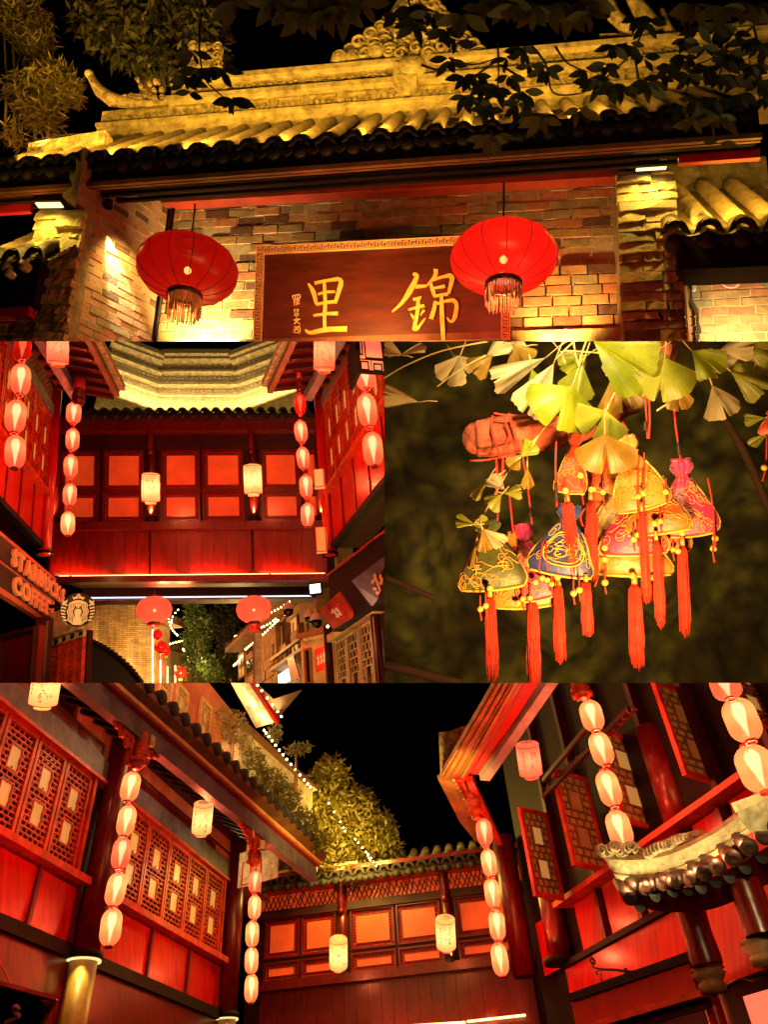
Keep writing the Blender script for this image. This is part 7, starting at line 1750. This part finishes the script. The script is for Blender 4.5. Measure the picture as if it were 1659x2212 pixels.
def pouch(fr, w, h, parent, m, seed, thick=.30, nm='pouch', neck=.78):
    """gathered cloth bag standing on its wide base; returns surface function(u -1..1, t 0..1)"""
    rn = random.Random(seed); NS, rows = 40, 22
    ph = [rn.uniform(0, 6.28) for _ in range(6)]
    def prof(t):
        if t < .10: return .90 + .10 * math.sin(t / .10 * math.pi / 2)
        if t < neck:
            u = (t - .10) / (neck - .10); return 1.0 - .84 * u ** 1.15 + .05 * math.sin(u * math.pi)
        u = (t - neck) / (1 - neck); return .15 + .20 * math.sin(min(1, u * 1.3) * math.pi * .75)
    def dep(t):
        if t < neck: return thick * (.25 + .75 * math.sin(min(1, t / neck * 1.15 + .12) * math.pi * .80)) * (1 - .35 * t)
        return .13
    def surf(an, t, e=0.0):
        r = prof(t); d = dep(t); fold = max(0, (t - .30) / .5) if t < neck else 1.0
        wv = 1 + fold * (.13 * math.sin(7 * an + ph[0]) + .09 * math.sin(11 * an + ph[1])) + .035 * math.sin(3 * an + 6 * t + ph[2]) + .022 * math.sin(5 * an - 9 * t + ph[4])
        ca, sa = math.cos(an), math.sin(an)
        x = math.copysign(abs(ca) ** .75, ca) * r * w / 2 * wv; z = math.copysign(abs(sa) ** .9, sa) * d * w / 2 * wv
        sag = -.045 * h * (1 - (x / (w / 2)) ** 2) * max(0, 1 - t * 4)
        return fr.p(x, t * h + sag + .012 * h * math.sin(2 * an + ph[3]) * (1 if t > neck else 0), z + e)
    vs, fs = [], []
    for i in range(rows + 1):
        t = i / rows
        for j in range(NS): vs.append(surf(2 * math.pi * j / NS, t))
    for i in range(rows):
        for j in range(NS): fs.append((i * NS + j, i * NS + (j + 1) % NS, (i + 1) * NS + (j + 1) % NS, (i + 1) * NS + j))
    fs.append(list(reversed(range(NS)))); fs.append([rows * NS + j for j in range(NS)])
    mb = MB().add(vs, fs, True); b = mb.build(nm, m, parent, fill=False)
    # piping along the bottom seam and both sides
    mb = MB(); seam = [surf(math.pi, t, 0) for t in (.62, .5, .4, .3, .2, .12, .05)] + [surf(math.pi * (1 - k / 16), .0, .0) for k in range(17)] + [surf(0, t, 0) for t in (.05, .12, .2, .3, .4, .5, .62)]
    mb.tube(seam, w * .020, 6); mb.build('piping', 'piping', b or parent, fill=False)
    # drawstring around the neck
    MB().tube([surf(2 * math.pi * k / 24, neck - .01, 0) + fr.N * 0 for k in range(25)], w * .022, 5, False).build('drawstring', 'cord_red', b or parent, fill=False)
    front = lambda u, t, e=.0: surf(math.pi / 2 - u * math.pi / 2, t, e)
    return b, front
def embroider(front, parent, seed, w, n=7, m='thread_gold', tmax=.62):
    rn = random.Random(seed); mb = MB()
    for _ in range(n):
        u0, t0 = rn.uniform(-.75, .75), rn.uniform(.08, tmax); r = rn.uniform(.10, .17); dirn = rn.choice((-1, 1)); pts = []
        for i in range(20):
            a = i / 19 * 2 * math.pi * 1.35; rr = r * (1 - .78 * i / 19)
            pts.append(front(max(-.98, min(.98, u0 + dirn * rr * math.cos(a) * 1.25)), max(.02, min(.74, t0 + rr * math.sin(a) * .8)), .0012))
        tail = [front(max(-.98, min(.98, u0 + dirn * (r * 1.25 + .10 * k))), max(.02, min(.74, t0 - .02 * k + .03 * math.sin(k * 1.6))), .0012) for k in range(4, 0, -1)]
        mb.tube(tail + pts, w * .0075, 4, False)
    mb.build('embroidery', m, parent, fill=False)
def tassel(x0, y0, x1, y1, wpx, dep, parent, seed, head=46):
    rn = random.Random(seed); A_, B_ = P(x0, y0, dep), P(x1, y1, dep); ax = (B_ - A_).normalized(); L = (B_ - A_).length; n = (LOC - A_).normalized(); R = ax.cross(n).normalized(); k = px(1, dep); r = wpx / 2 * k * 1.05
    t = MB(); hd = head * k
    prof = [(r * .35, hd * .9), (r * .80, hd * 1.5), (r * .92, L * .45), (r * 1.0, L * .8), (r * .85, L * .93)]
    core = MB(); vs, fs = [], []; NS = 30
    for rr, h in prof:
        for j in range(NS):
            a = 2 * math.pi * j / NS; q = rr * (1 + .10 * math.sin(j * 2.9 + seed) + .05 * math.sin(j * 7.1))
            vs.append(A_ + ax * h + R * math.cos(a) * q + n * math.sin(a) * q)
    for i in range(len(prof) - 1):
        for j in range(NS): fs.append((i * NS + j, i * NS + (j + 1) % NS, (i + 1) * NS + (j + 1) % NS, (i + 1) * NS + j))
    vs = [A_ + ax * (v - A_).dot(ax) + (v - A_ - ax * (v - A_).dot(ax)) * .72 for v in vs]
    core.add(vs, fs, True)
    for j in range(90):
        a = rn.uniform(0, 2 * math.pi); q = r * rn.uniform(.6, 1.04); e = rn.uniform(.90, 1.04) - .05 * abs(math.cos(a))
        d0 = R * math.cos(a) + n * math.sin(a); w1, w2 = R * rn.uniform(-.10, .10) * r, R * rn.uniform(-.16, .16) * r
        core.tube([A_ + ax * hd * .9 + d0 * r * .3, A_ + ax * L * .16 + d0 * q * .78, A_ + ax * L * .4 + d0 * q * .9 + w1, A_ + ax * L * .7 + d0 * q * .98 - w1, A_ + ax * L * e + d0 * q * rn.uniform(.7, 1.0) + w2], r * .05, 4)
    ts = core.build('tassel', 'tassel_red', parent, fill=False)
    MB().tube([A_ + ax * hd * .1, A_ + ax * hd * 1.0], r * .40, 10).build('binding', 'thread_gold', ts or parent, fill=False)
    MB().tube([A_ + ax * hd * 1.0, A_ + ax * hd * 1.35], r * .46, 10).build('binding', 'tassel_red', ts or parent, fill=False)
    return ts
def bead(x, y, r, dep, parent): return MB().lathe(P(x, y, dep), up(), [(px(r * max(.02, math.sin(math.pi * i / 8)), dep), px(-r * math.cos(math.pi * i / 8), dep)) for i in range(9)], 14).build('bead', 'bead', parent, fill=False)
def cord3(pts, dep, parent, r=4.5, m='cord_red', nm='cord'): return MB().tube([P(x, y, dep) for x, y in smooth_pts(pts, 4)], px(r, dep), 6).build(nm, m, parent, fill=False)
G7 = 'scented sachets hung on the ginkgo branch'
def sachet(label, x, ybot, ytop, wpx_, m, dep, tilt=0, seed=0, cord=None, tas=None, beads=(), yaw=0, emb=7, thick=.30, wrap=None, embm='thread_gold'):
    wpx = wpx_ * 1.08; emb = int(emb * 1.6)
    base = P(x, ybot, dep); t = thing('sachet', label, 'sachet', base, G7)
    fr = frame3(x, ybot, dep, math.radians(tilt), math.radians(yaw)); w, h = px(wpx, dep), px(ybot - ytop, dep) / math.cos(math.radians(tilt))
    b, front = pouch(fr, w, h, t, m, seed, thick)
    if emb: embroider(front, b or t, seed + 5, w, emb, embm)
    for c_ in cord or (): cord3(c_, dep, t)
    for c_ in wrap or (): 
        cord3(c_, dep - .004, t, 8, 'cord_dark', 'wound_thread')
    if tas: tassel(*tas, dep - .02, t, seed)
    for bx, by, r in beads: bead(bx, by, r, dep - .03, t)
    for bx, by, r in beads[-2:]: cord3([(bx, by - 60), (bx, by + 10), (bx + 6, by + 50)], dep - .03, t, 4)
    return t, fr, front, b, w, h
# ---- the branch
br3 = thing('ginkgo_log', 'stout red lit ginkgo branch stub tied round with red threads', 'branch', P(420, 500, D3 + .06))
lp3 = smooth_pts([(395, 420), (480, 412), (600, 402), (720, 398), (820, 378), (920, 340), (1010, 290), (1080, 240), (1150, 130), (1190, 20)], 5); rn = random.Random(3)
rad = [82, 86, 84, 80, 72, 60, 50, 55, 78, 85, 80]; nL = len(lp3)
vs, fs = [], []; NS = 40; pts = [P(x, y, D3 + .10 - .0 * i) for i, (x, y) in enumerate(lp3)]
for i, p in enumerate(pts):
    tt = (pts[min(i + 1, nL - 1)] - pts[max(0, i - 1)]).normalized(); n_ = (LOC - p).normalized(); a_ = (n_ - tt * n_.dot(tt)).normalized(); b_ = tt.cross(a_)
    u = i / (nL - 1) * (len(rad) - 1); k0 = int(min(len(rad) - 2, u)); rr = px(rad[k0] + (rad[k0 + 1] - rad[k0]) * (u - k0), D3) * (.9 if i == 0 else 1)
    for j in range(NS):
        an = 2 * math.pi * j / NS; g = 1 + .07 * math.sin(an * 5 + i * .25) + .05 * math.sin(an * 11 + i * .6) + rn.uniform(-.025, .025)
        vs.append(p + (a_ * math.cos(an) + b_ * math.sin(an)) * rr * g)
for i in range(nL - 1):
    for j in range(NS): fs.append((i * NS + j, i * NS + (j + 1) % NS, (i + 1) * NS + (j + 1) % NS, (i + 1) * NS + j))
fs.append(list(reversed(range(NS))))
MB().add(vs, fs, True).build('bark', 'bark_redlit', br3, fill=False)
MB().lathe(P(390, 420, D3 + .10), (P(360, 424, D3 + .08) - P(395, 420, D3 + .10)), [(1e-4, .006), (px(60, D3), .005), (px(74, D3), -.004)], 24).build('cut_end', 'bark_redlit', br3, fill=False)
for cr in ([(470, 320), (465, 380), (490, 460), (497, 500)], [(540, 310), (555, 370), (575, 440), (600, 480)], [(370, 516), (450, 512), (520, 498), (570, 492)], [(475, 310), (520, 318), (560, 318)], [(497, 500), (540, 420), (520, 330)], [(1030, 350), (1045, 370), (1050, 400), (1035, 410), (1028, 380)], [(770, 370), (800, 352), (830, 372), (838, 400)]):
    cord3(cr, D3 + .04, br3, 5, 'cord_red', 'tied_thread')
cord3([(485, 500), (488, 580), (486, 640)], D3 + .02, br3, 6, 'cord_red', 'tied_thread'); cord3([(515, 500), (512, 590), (508, 640)], D3 + .02, br3, 6, 'cord_red', 'tied_thread')
MB().lathe(P(800, 378, D3 + .03), rightv(), [(px(18, D3), -px(24, D3)), (px(30, D3), -px(16, D3)), (px(32, D3), 0), (px(30, D3), px(16, D3)), (px(18, D3), px(24, D3))], 14).build('red_knot', 'satin_red', br3, fill=False)
ub3 = thing('ginkgo_bough', 'pale knotty ginkgo bough at the edge of the leaves', 'branch', P(1420, 130, D3 + .1))
MB().tube([P(x, y, D3 + .12) for x, y in smooth_pts([(1390, 140), (1450, 105), (1530, 75), (1600, 40), (1700, -20)], 4)], [px(r, D3) for r in (14, 20, 26, 28, 30, 32, 34, 36, 38, 38, 40, 42, 44, 46, 46, 48, 48)], 14).build('bark', 'bark_pale', ub3, fill=False)
# ---- sachets, back to front
sachet('yellow sachet mostly hidden below the dark green one', 610, 1140, 820, 270, 'satin_yellow', D3 + .05, 6, 2, [[(540, 640), (552, 760), (560, 830)]], (640, 1075, 648, 1500, 56), [(580, 1130, 13), (600, 1112, 13), (632, 1108, 13)], emb=6)
sachet('small magenta sachet between the green and the blue one', 668, 1105, 790, 190, 'satin_magenta', D3 + .03, 14, 3, [[(600, 500), (618, 600), (632, 720), (640, 790)]], (750, 1010, 765, 1385, 50), [(655, 1040, 14), (684, 1022, 14), (706, 1030, 13), (725, 1048, 13), (750, 1018, 15)], wrap=[[(630, 720), (632, 760)]])
t_, fr_, front_, b_, w_, h_ = sachet('dark olive green sachet with orange writing', 474, 1062, 770, 275, 'satin_green', D3, 7, 1, [[(487, 640), (490, 700), (492, 775)]], (457, 1060, 468, 1470, 54), [(457, 1066, 15), (440, 1142, 14), (416, 1156, 14)], emb=6, embm='thread_gold', wrap=[[(488, 690), (490, 740)]])
ch = MB()
def sew(pl, front, cu, ct, su, st, w): 
    for seg in pl: ch.tube([front(cu + x * su, ct + y * st, .0018) for x, y in smooth_pts(seg, 4)], w * .010, 4, False)
PING = [[(-.4, .8), (.4, .8)], [(-.3, .55), (-.2, .35)], [(.3, .55), (.2, .35)], [(-.6, .15), (.6, .15)], [(0, .8), (0, -.8)]]
AN = [[(0, .95), (.05, .8)], [(-.5, .5), (-.5, .7), (.5, .7), (.45, .5)], [(-.6, .1), (.6, .1)], [(0, .5), (-.25, -.1), (.35, -.65)], [(.3, .1), (.0, -.4), (-.5, -.75)]]
sew(PING, front_, -.28, .27, .20, .085, w_); sew(AN, front_, .22, .29, .20, .09, w_); ch.build('embroidered_writing', 'piping', b_ or t_, fill=False)
sachet('brown orange sachet in shade behind the red tassel', 960, 905, 600, 170, 'satin_brown', D3 + .06, -6, 6, None, (893, 640, 906, 1030, 46), [(895, 640, 13), (850, 592, 13), (858, 655, 12)], emb=5)
sachet('yellow sachet lowest of the crowded bunch', 1072, 1003, 740, 305, 'satin_yellow', D3 + .03, 3, 8, None, (1082, 1005, 1098, 1410, 60), [(1075, 1012, 15), (1160, 1020, 14), (955, 942, 14), (956, 1042, 15)], emb=8)
sachet('purple magenta sachet in the middle of the crowded bunch', 1085, 915, 640, 270, 'satin_magenta', D3 + .015, 6, 7, None, None, [(955, 892, 14), (1080, 856, 14), (1096, 836, 13)], emb=9)
t_, fr_, front_, b_, w_, h_ = sachet('blue sachet with a round gold emblem', 758, 1000, 705, 262, 'satin_blue', D3 - .02, -7, 4, [[(745, 430), (742, 560), (748, 715)]], (873, 1000, 882, 1272, 48), [(845, 1074, 15), (820, 1088, 15)], emb=5, wrap=[[(743, 610), (746, 690)]])
ch = MB()
ch.tube([front_(.02 + .46 * math.cos(k / 24 * 6.2832), .36 + .235 * math.sin(k / 24 * 6.2832), .0022) for k in range(25)], w_ * .014, 5, False); ch.tube([front_(.02 + .38 * math.cos(k / 24 * 6.2832), .36 + .195 * math.sin(k / 24 * 6.2832), .0022) for k in range(25)], w_ * .009, 5, False)
JIN = [[(-.1, .9), (-.7, .2)], [(-.4, .6), (-.1, .55)], [(-.6, .15), (-.1, .2)], [(-.6, -.2), (-.1, -.15)], [(-.35, .2), (-.4, -.8), (-.1, -.6)], [(.4, .95), (.25, .7)], [(.15, .65), (.2, .15)], [(.15, .65), (.7, .7), (.65, .2)], [(.2, .4), (.65, .45)], [(.2, .15), (.65, .2)], [(.1, -.1), (.1, -.6)], [(.1, -.1), (.8, -.05), (.75, -.6)], [(.42, .15), (.42, -.9)]]
sew(JIN, front_, .02, .36, .27, .14, w_); ch.build('gold_emblem', 'piping', b_ or t_, fill=False)
sachet('narrow red sachet hanging under the tied log', 805, 648, 395, 130, 'satin_red', D3 - .01, -4, 5, [[(790, 380), (800, 400)]], (788, 648, 825, 1005, 56), [(785, 646, 15), (850, 580, 13)], emb=6)
sachet('pink sachet with gold clouds at the outer side of the bunch', 1322, 830, 508, 228, 'satin_magenta', D3 + .01, 9, 11, [[(1250, 190), (1258, 330), (1272, 440), (1285, 520)]], (1290, 838, 1305, 1270, 47), [(1290, 826, 16), (1272, 906, 14), (1433, 850, 15), (1425, 895, 15)], emb=9, wrap=[[(1272, 440), (1278, 490)]])
sachet('orange red sachet tucked under the top yellow one', 1190, 822, 590, 270, 'satin_orange', D3 - .01, 10, 10, None, (1175, 815, 1200, 1235, 42), [(1170, 786, 14), (1196, 776, 13), (1206, 686, 14)], emb=8)
sachet('yellow sachet topmost of the crowded bunch', 1122, 715, 412, 225, 'satin_yellow', D3 - .035, 16, 9, [[(1130, 220), (1135, 320), (1140, 420)], [(1145, 220), (1150, 330), (1146, 420)]], (1112, 690, 1138, 1130, 36), [(1100, 668, 15), (1122, 656, 15), (1220, 650, 13)], emb=9, wrap=[[(1131, 345), (1130, 385)]])
t = thing('sachet', 'partly seen red sachet hanging apart at the outer edge', 'sachet', P(1650, 545, D3), G7)
fr_ = frame3(1668, 400, D3); b_, fn_ = pouch(fr_, px(90, D3), px(100, D3), t, 'satin_red', 20); bead(1645, 545, 14, D3 - .01, t); cord3([(1656, 400), (1652, 540), (1636, 605)], D3, t, 4)
for (x0, y0, x1, y1) in ((1395, 600, 1425, 850), (1410, 640, 1440, 850)): pass
th = thing('loose_cord', 'loose red cord with two beads hanging beside the pink sachet', 'cord', P(1425, 950, D3)); cord3([(1400, 590), (1420, 700), (1430, 850), (1422, 900), (1430, 955)], D3 - .03, th, 4)
th = thing('loose_cord', 'loose red knotted cords hanging among the crowded sachets', 'cord', P(1100, 640, D3 - .07))
for cr in ([(1105, 490), (1100, 560), (1098, 700), (1104, 760)], [(1125, 480), (1128, 560), (1120, 660), (1128, 740)], [(870, 720), (850, 760), (862, 800)], [(930, 1010), (912, 1060)], [(690, 860), (672, 960), (670, 1000)], [(700, 860), (706, 990)]): cord3(cr, D3 - .065, th, 3.5)
sachet('small orange sachet half hidden behind the brown one', 930, 880, 640, 150, 'satin_orange', D3 + .08, 5, 31, None, None, [(872, 860, 13), (948, 872, 13)], emb=6)
sachet('small red sachet hanging behind the broad brown leaf', 935, 640, 430, 130, 'satin_red', D3 + .07, -5, 32, [[(925, 330), (930, 440)]], None, [(905, 640, 13), (948, 652, 13)], emb=6)
sachet('deep red sachet peeping out under the pink one', 1225, 900, 660, 190, 'satin_red', D3 + .05, 4, 33, None, None, [(1210, 905, 13), (1250, 898, 13)], emb=7)
# ---- ginkgo leaves
def ginkgo_mesh(spread, notch, seed, m):
    rn = random.Random(seed); NA, NR = 48, 7; vs, fs = [], []
    for j in range(NR + 1):
        r = j / NR
        for i in range(NA + 1):
            u = -1 + 2 * i / NA; a = math.radians(u * spread)
            edge = 1 + .018 * math.sin(u * 9 + seed) + .008 * math.sin(u * 26 + seed * 2) - .14 * abs(u) ** 5
            cut = 1 - notch * max(0, 1 - abs(u - .04) / .085)
            rr = r * edge * (cut if r > .3 else 1) * (1 - .12 * (1 - r) * abs(u))
            z = .16 * math.sin(u * 2.6 + seed) * r + .08 * r * r * math.cos(u * 4 + seed) - .16 * r * r * r + .05 * r ** 3 * math.sin(u * 9 + seed * 3) + .008 * math.sin(u * 60) * r
            vs.append((math.sin(a) * rr, math.cos(a) * rr, z))
    for j in range(NR):
        for i in range(NA): fs.append((j * (NA + 1) + i, j * (NA + 1) + i + 1, (j + 1) * (NA + 1) + i + 1, (j + 1) * (NA + 1) + i))
    return vs, fs
gb = thing('ginkgo_twig', 'ginkgo twigs with broad lit fan leaves over the sachets', 'branch', P(1100, 60, D3))
LV = [(815, 195, -112, 195, 74, .45, 'green', -.08), (1215, 70, -92, 185, 66, .35, 'lime', -.07), (905, -5, -32, 280, 34, .2, 'green', -.03), (962, 300, -118, 135, 78, .55, 'lime', -.12), (955, 400, -88, 172, 64, .6, 'brown', -.14), (735, 95, -118, 235, 26, .5, 'pale', -.02), (700, 70, -156, 240, 17, .2, 'pale', .02),
      (860, 100, -110, 150, 40, .3, 'lime', -.04), (1000, 120, -70, 190, 40, .3, 'brown', .02), (330, 60, -118, 130, 42, .5, 'pale', .03), (300, 60, -50, 100, 40, .4, 'pale', .05), (1265, 175, -78, 120, 34, .2, 'brown', -.03), (1420, 190, -62, 150, 38, .4, 'pale', .04), (1500, 130, -30, 160, 30, .3, 'lime', .05), (1650, 50, -115, 150, 42, .3, 'lime', .05), (1600, 130, -100, 90, 40, .3, 'pale', .06),
      (80, 60, 155, 95, 28, .3, 'pale', .05), (70, 60, 20, 110, 14, .1, 'pale', .05), (150, 262, 168, 160, 20, .3, 'pale', .03), (470, 60, -140, 110, 36, .3, 'brown', .03), (440, 70, 40, 110, 30, .2, 'pale', .04), (560, 10, -60, 110, 46, .3, 'brown', .04), (620, 20, 170, 90, 40, .3, 'pale', .05),
      (1330, 40, -35, 150, 40, .3, 'green', .0), (1200, 30, -160, 150, 40, .3, 'lime', .02), (1060, 60, -130, 120, 36, .3, 'pale', .05), (1450, 40, 10, 130, 36, .3, 'pale', .06), (880, 60, 200, 120, 34, .3, 'green', .04), (1120, 20, -60, 120, 40, .3, 'green', .03), (760, 40, -40, 120, 30, .3, 'pale', .06), (1560, 10, -20, 120, 40, .2, 'lime', .05), (640, 120, -75, 100, 30, .3, 'green', -.02), (1180, 215, 200, 110, 26, .3, 'lime', .03),
      (592, 500, 50, 80, 40, .3, 'green', -.06), (592, 490, -130, 70, 40, .2, 'brown', -.05), (620, 545, -88, 88, 22, .2, 'brown', -.05), (520, 640, 135, 78, 38, .2, 'pale', -.06), (510, 660, -140, 78, 40, .2, 'lime', -.07), (515, 655, 10, 78, 32, .2, 'lime', -.06), (450, 600, -128, 100, 15, .1, 'lime', -.05), (392, 790, 168, 80, 26, .3, 'lime', -.06), (380, 795, 15, 70, 34, .3, 'lime', -.06), (430, 810, -38, 105, 24, .3, 'pale', -.07), (425, 815, -75, 95, 30, .2, 'brown', -.065), (405, 850, -105, 125, 9, 0, 'brown', -.05), (1650, 330, 190, 80, 24, .2, 'lime', .05), (1660, 400, 215, 80, 22, .2, 'lime', .06)]
for i, (x, y, an, R, sp_, nt_, cm, dd_) in enumerate(LV):
    vs, fs = ginkgo_mesh(sp_, nt_, i + 1, None); dep = D3 + dd_; a = math.radians(an); o = P(x, y, dep); n = (LOC - o).normalized(); U = (up() - n * up().dot(n)).normalized(); Rg = U.cross(n)
    Y = Rg * math.cos(a) + U * math.sin(a); rn = random.Random(i); Y = (Y + n * rn.uniform(-.15, .35)).normalized(); Z = (n + Rg * rn.uniform(-.35, .35) + U * rn.uniform(-.1, .45)); Z = (Z - Y * Z.dot(Y)).normalized(); Xv = Y.cross(Z); s = px(R * 1.04, dep)
    lf = MB().add([o + (Xv * v[0] + Y * v[1] + Z * v[2]) * s for v in vs], fs, True).build('leaf', 'ginkgo_' + cm, gb, fill=False)
    st_ = o - Y * s * .5 + U * s * .12
    MB().tube([o, (o + st_) / 2 + U * s * .03, st_], px(3, dep), 5).build('petiole', 'twig_pale', lf or gb, fill=False)
for tw in ([(-10, 165), (90, 105), (250, 40), (450, 0)], [(230, 195), (330, 120), (440, 60)], [(700, 365), (640, 440), (540, 560), (480, 660), (420, 780), (385, 945)], [(440, 600), (500, 575), (545, 545)], [(740, 80), (800, 20), (850, -20)], [(780, 40), (930, 50), (1060, 60)], [(840, 110), (860, 40), (880, -10)], [(820, 0), (830, 60), (850, 130)], [(1180, 300), (1230, 270), (1300, 260)], [(690, 370), (640, 455)], [(1150, 60), (1190, 110), (1280, 190)], [(960, 120), (990, 60), (1010, -10)]):
    cord3(tw, D3 - .02, gb, 4.2, 'twig_pale', 'twig')
# ---- dim hedge far behind
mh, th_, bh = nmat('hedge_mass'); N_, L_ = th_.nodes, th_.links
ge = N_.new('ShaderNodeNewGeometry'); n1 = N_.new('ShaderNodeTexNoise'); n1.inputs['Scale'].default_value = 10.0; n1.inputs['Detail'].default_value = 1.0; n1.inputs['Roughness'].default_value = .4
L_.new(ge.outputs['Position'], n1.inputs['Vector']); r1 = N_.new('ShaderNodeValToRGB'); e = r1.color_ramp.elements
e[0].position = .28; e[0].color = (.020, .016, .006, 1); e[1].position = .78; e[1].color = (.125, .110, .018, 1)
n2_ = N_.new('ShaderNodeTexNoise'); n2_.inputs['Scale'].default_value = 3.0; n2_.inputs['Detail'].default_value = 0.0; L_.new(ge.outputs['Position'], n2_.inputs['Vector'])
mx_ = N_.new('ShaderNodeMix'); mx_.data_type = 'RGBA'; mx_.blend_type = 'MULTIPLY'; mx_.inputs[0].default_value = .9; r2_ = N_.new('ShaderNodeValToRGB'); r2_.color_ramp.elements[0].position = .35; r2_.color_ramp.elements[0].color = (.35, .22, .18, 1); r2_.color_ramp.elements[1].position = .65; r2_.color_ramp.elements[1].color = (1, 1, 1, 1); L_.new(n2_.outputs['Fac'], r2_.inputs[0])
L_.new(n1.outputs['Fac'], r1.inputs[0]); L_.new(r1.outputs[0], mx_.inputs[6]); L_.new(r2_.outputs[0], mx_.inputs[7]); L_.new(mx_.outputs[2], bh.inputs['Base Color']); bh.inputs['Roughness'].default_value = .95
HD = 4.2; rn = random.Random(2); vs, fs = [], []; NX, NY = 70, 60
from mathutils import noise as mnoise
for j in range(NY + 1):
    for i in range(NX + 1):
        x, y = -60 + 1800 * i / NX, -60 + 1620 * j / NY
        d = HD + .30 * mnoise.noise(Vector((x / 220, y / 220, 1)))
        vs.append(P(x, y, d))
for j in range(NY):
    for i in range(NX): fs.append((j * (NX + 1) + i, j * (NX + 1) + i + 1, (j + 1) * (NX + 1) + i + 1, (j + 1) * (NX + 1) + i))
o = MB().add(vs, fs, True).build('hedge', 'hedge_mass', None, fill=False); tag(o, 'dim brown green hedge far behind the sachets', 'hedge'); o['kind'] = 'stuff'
mat('stem_red', (.05, .014, .007), .9, .3)
for pts, r, lab in (([(1450, 300), (1560, 480), (1680, 760)], 22, 'dim reddish stem slanting before the hedge'), ([(-20, 1395), (120, 1425), (330, 1480)], 26, 'dim brown stem low before the hedge'), ([(-20, 1010), (80, 1050), (220, 1110)], 16, 'faint brown stem at mid height before the hedge')):
    tag(MB().tube([P(x, y, HD - .5) for x, y in smooth_pts(pts, 4)], px(r * .7, HD), 8).build('bare_stem', 'stem_red'), lab, 'stem', 'bare stems before the hedge')
# ---- the lamp that lights the sachets: a ground spot below and a spot above
kl = P(1150, 1850, .95)
lamp('SPOT', kl, 54, (1, .54, .16), .05, aim=P(850, 800, D3) - kl, spot=86, blend=.8).name = 'ground_spot'
kl = P(600, -500, 1.0)
lamp('SPOT', kl, 38, (1, .74, .30), .04, aim=P(800, 250, D3) - kl, spot=60, blend=.8).name = 'tree_spot'
kl = P(900, 900, 2.4)
lamp('SPOT', P(1300, 1500, 2.2), 190, (1, .62, .17), .3, aim=P(700, 700, 4.2) - P(1300, 1500, 2.2), spot=120, blend=1).name = 'hedge_fill'  # unseen spot added to lighten the hedge
for col_ in (SKIN, BULB):
    for co in col_.collection_objects: co.light_linking.link_state = 'EXCLUDE'
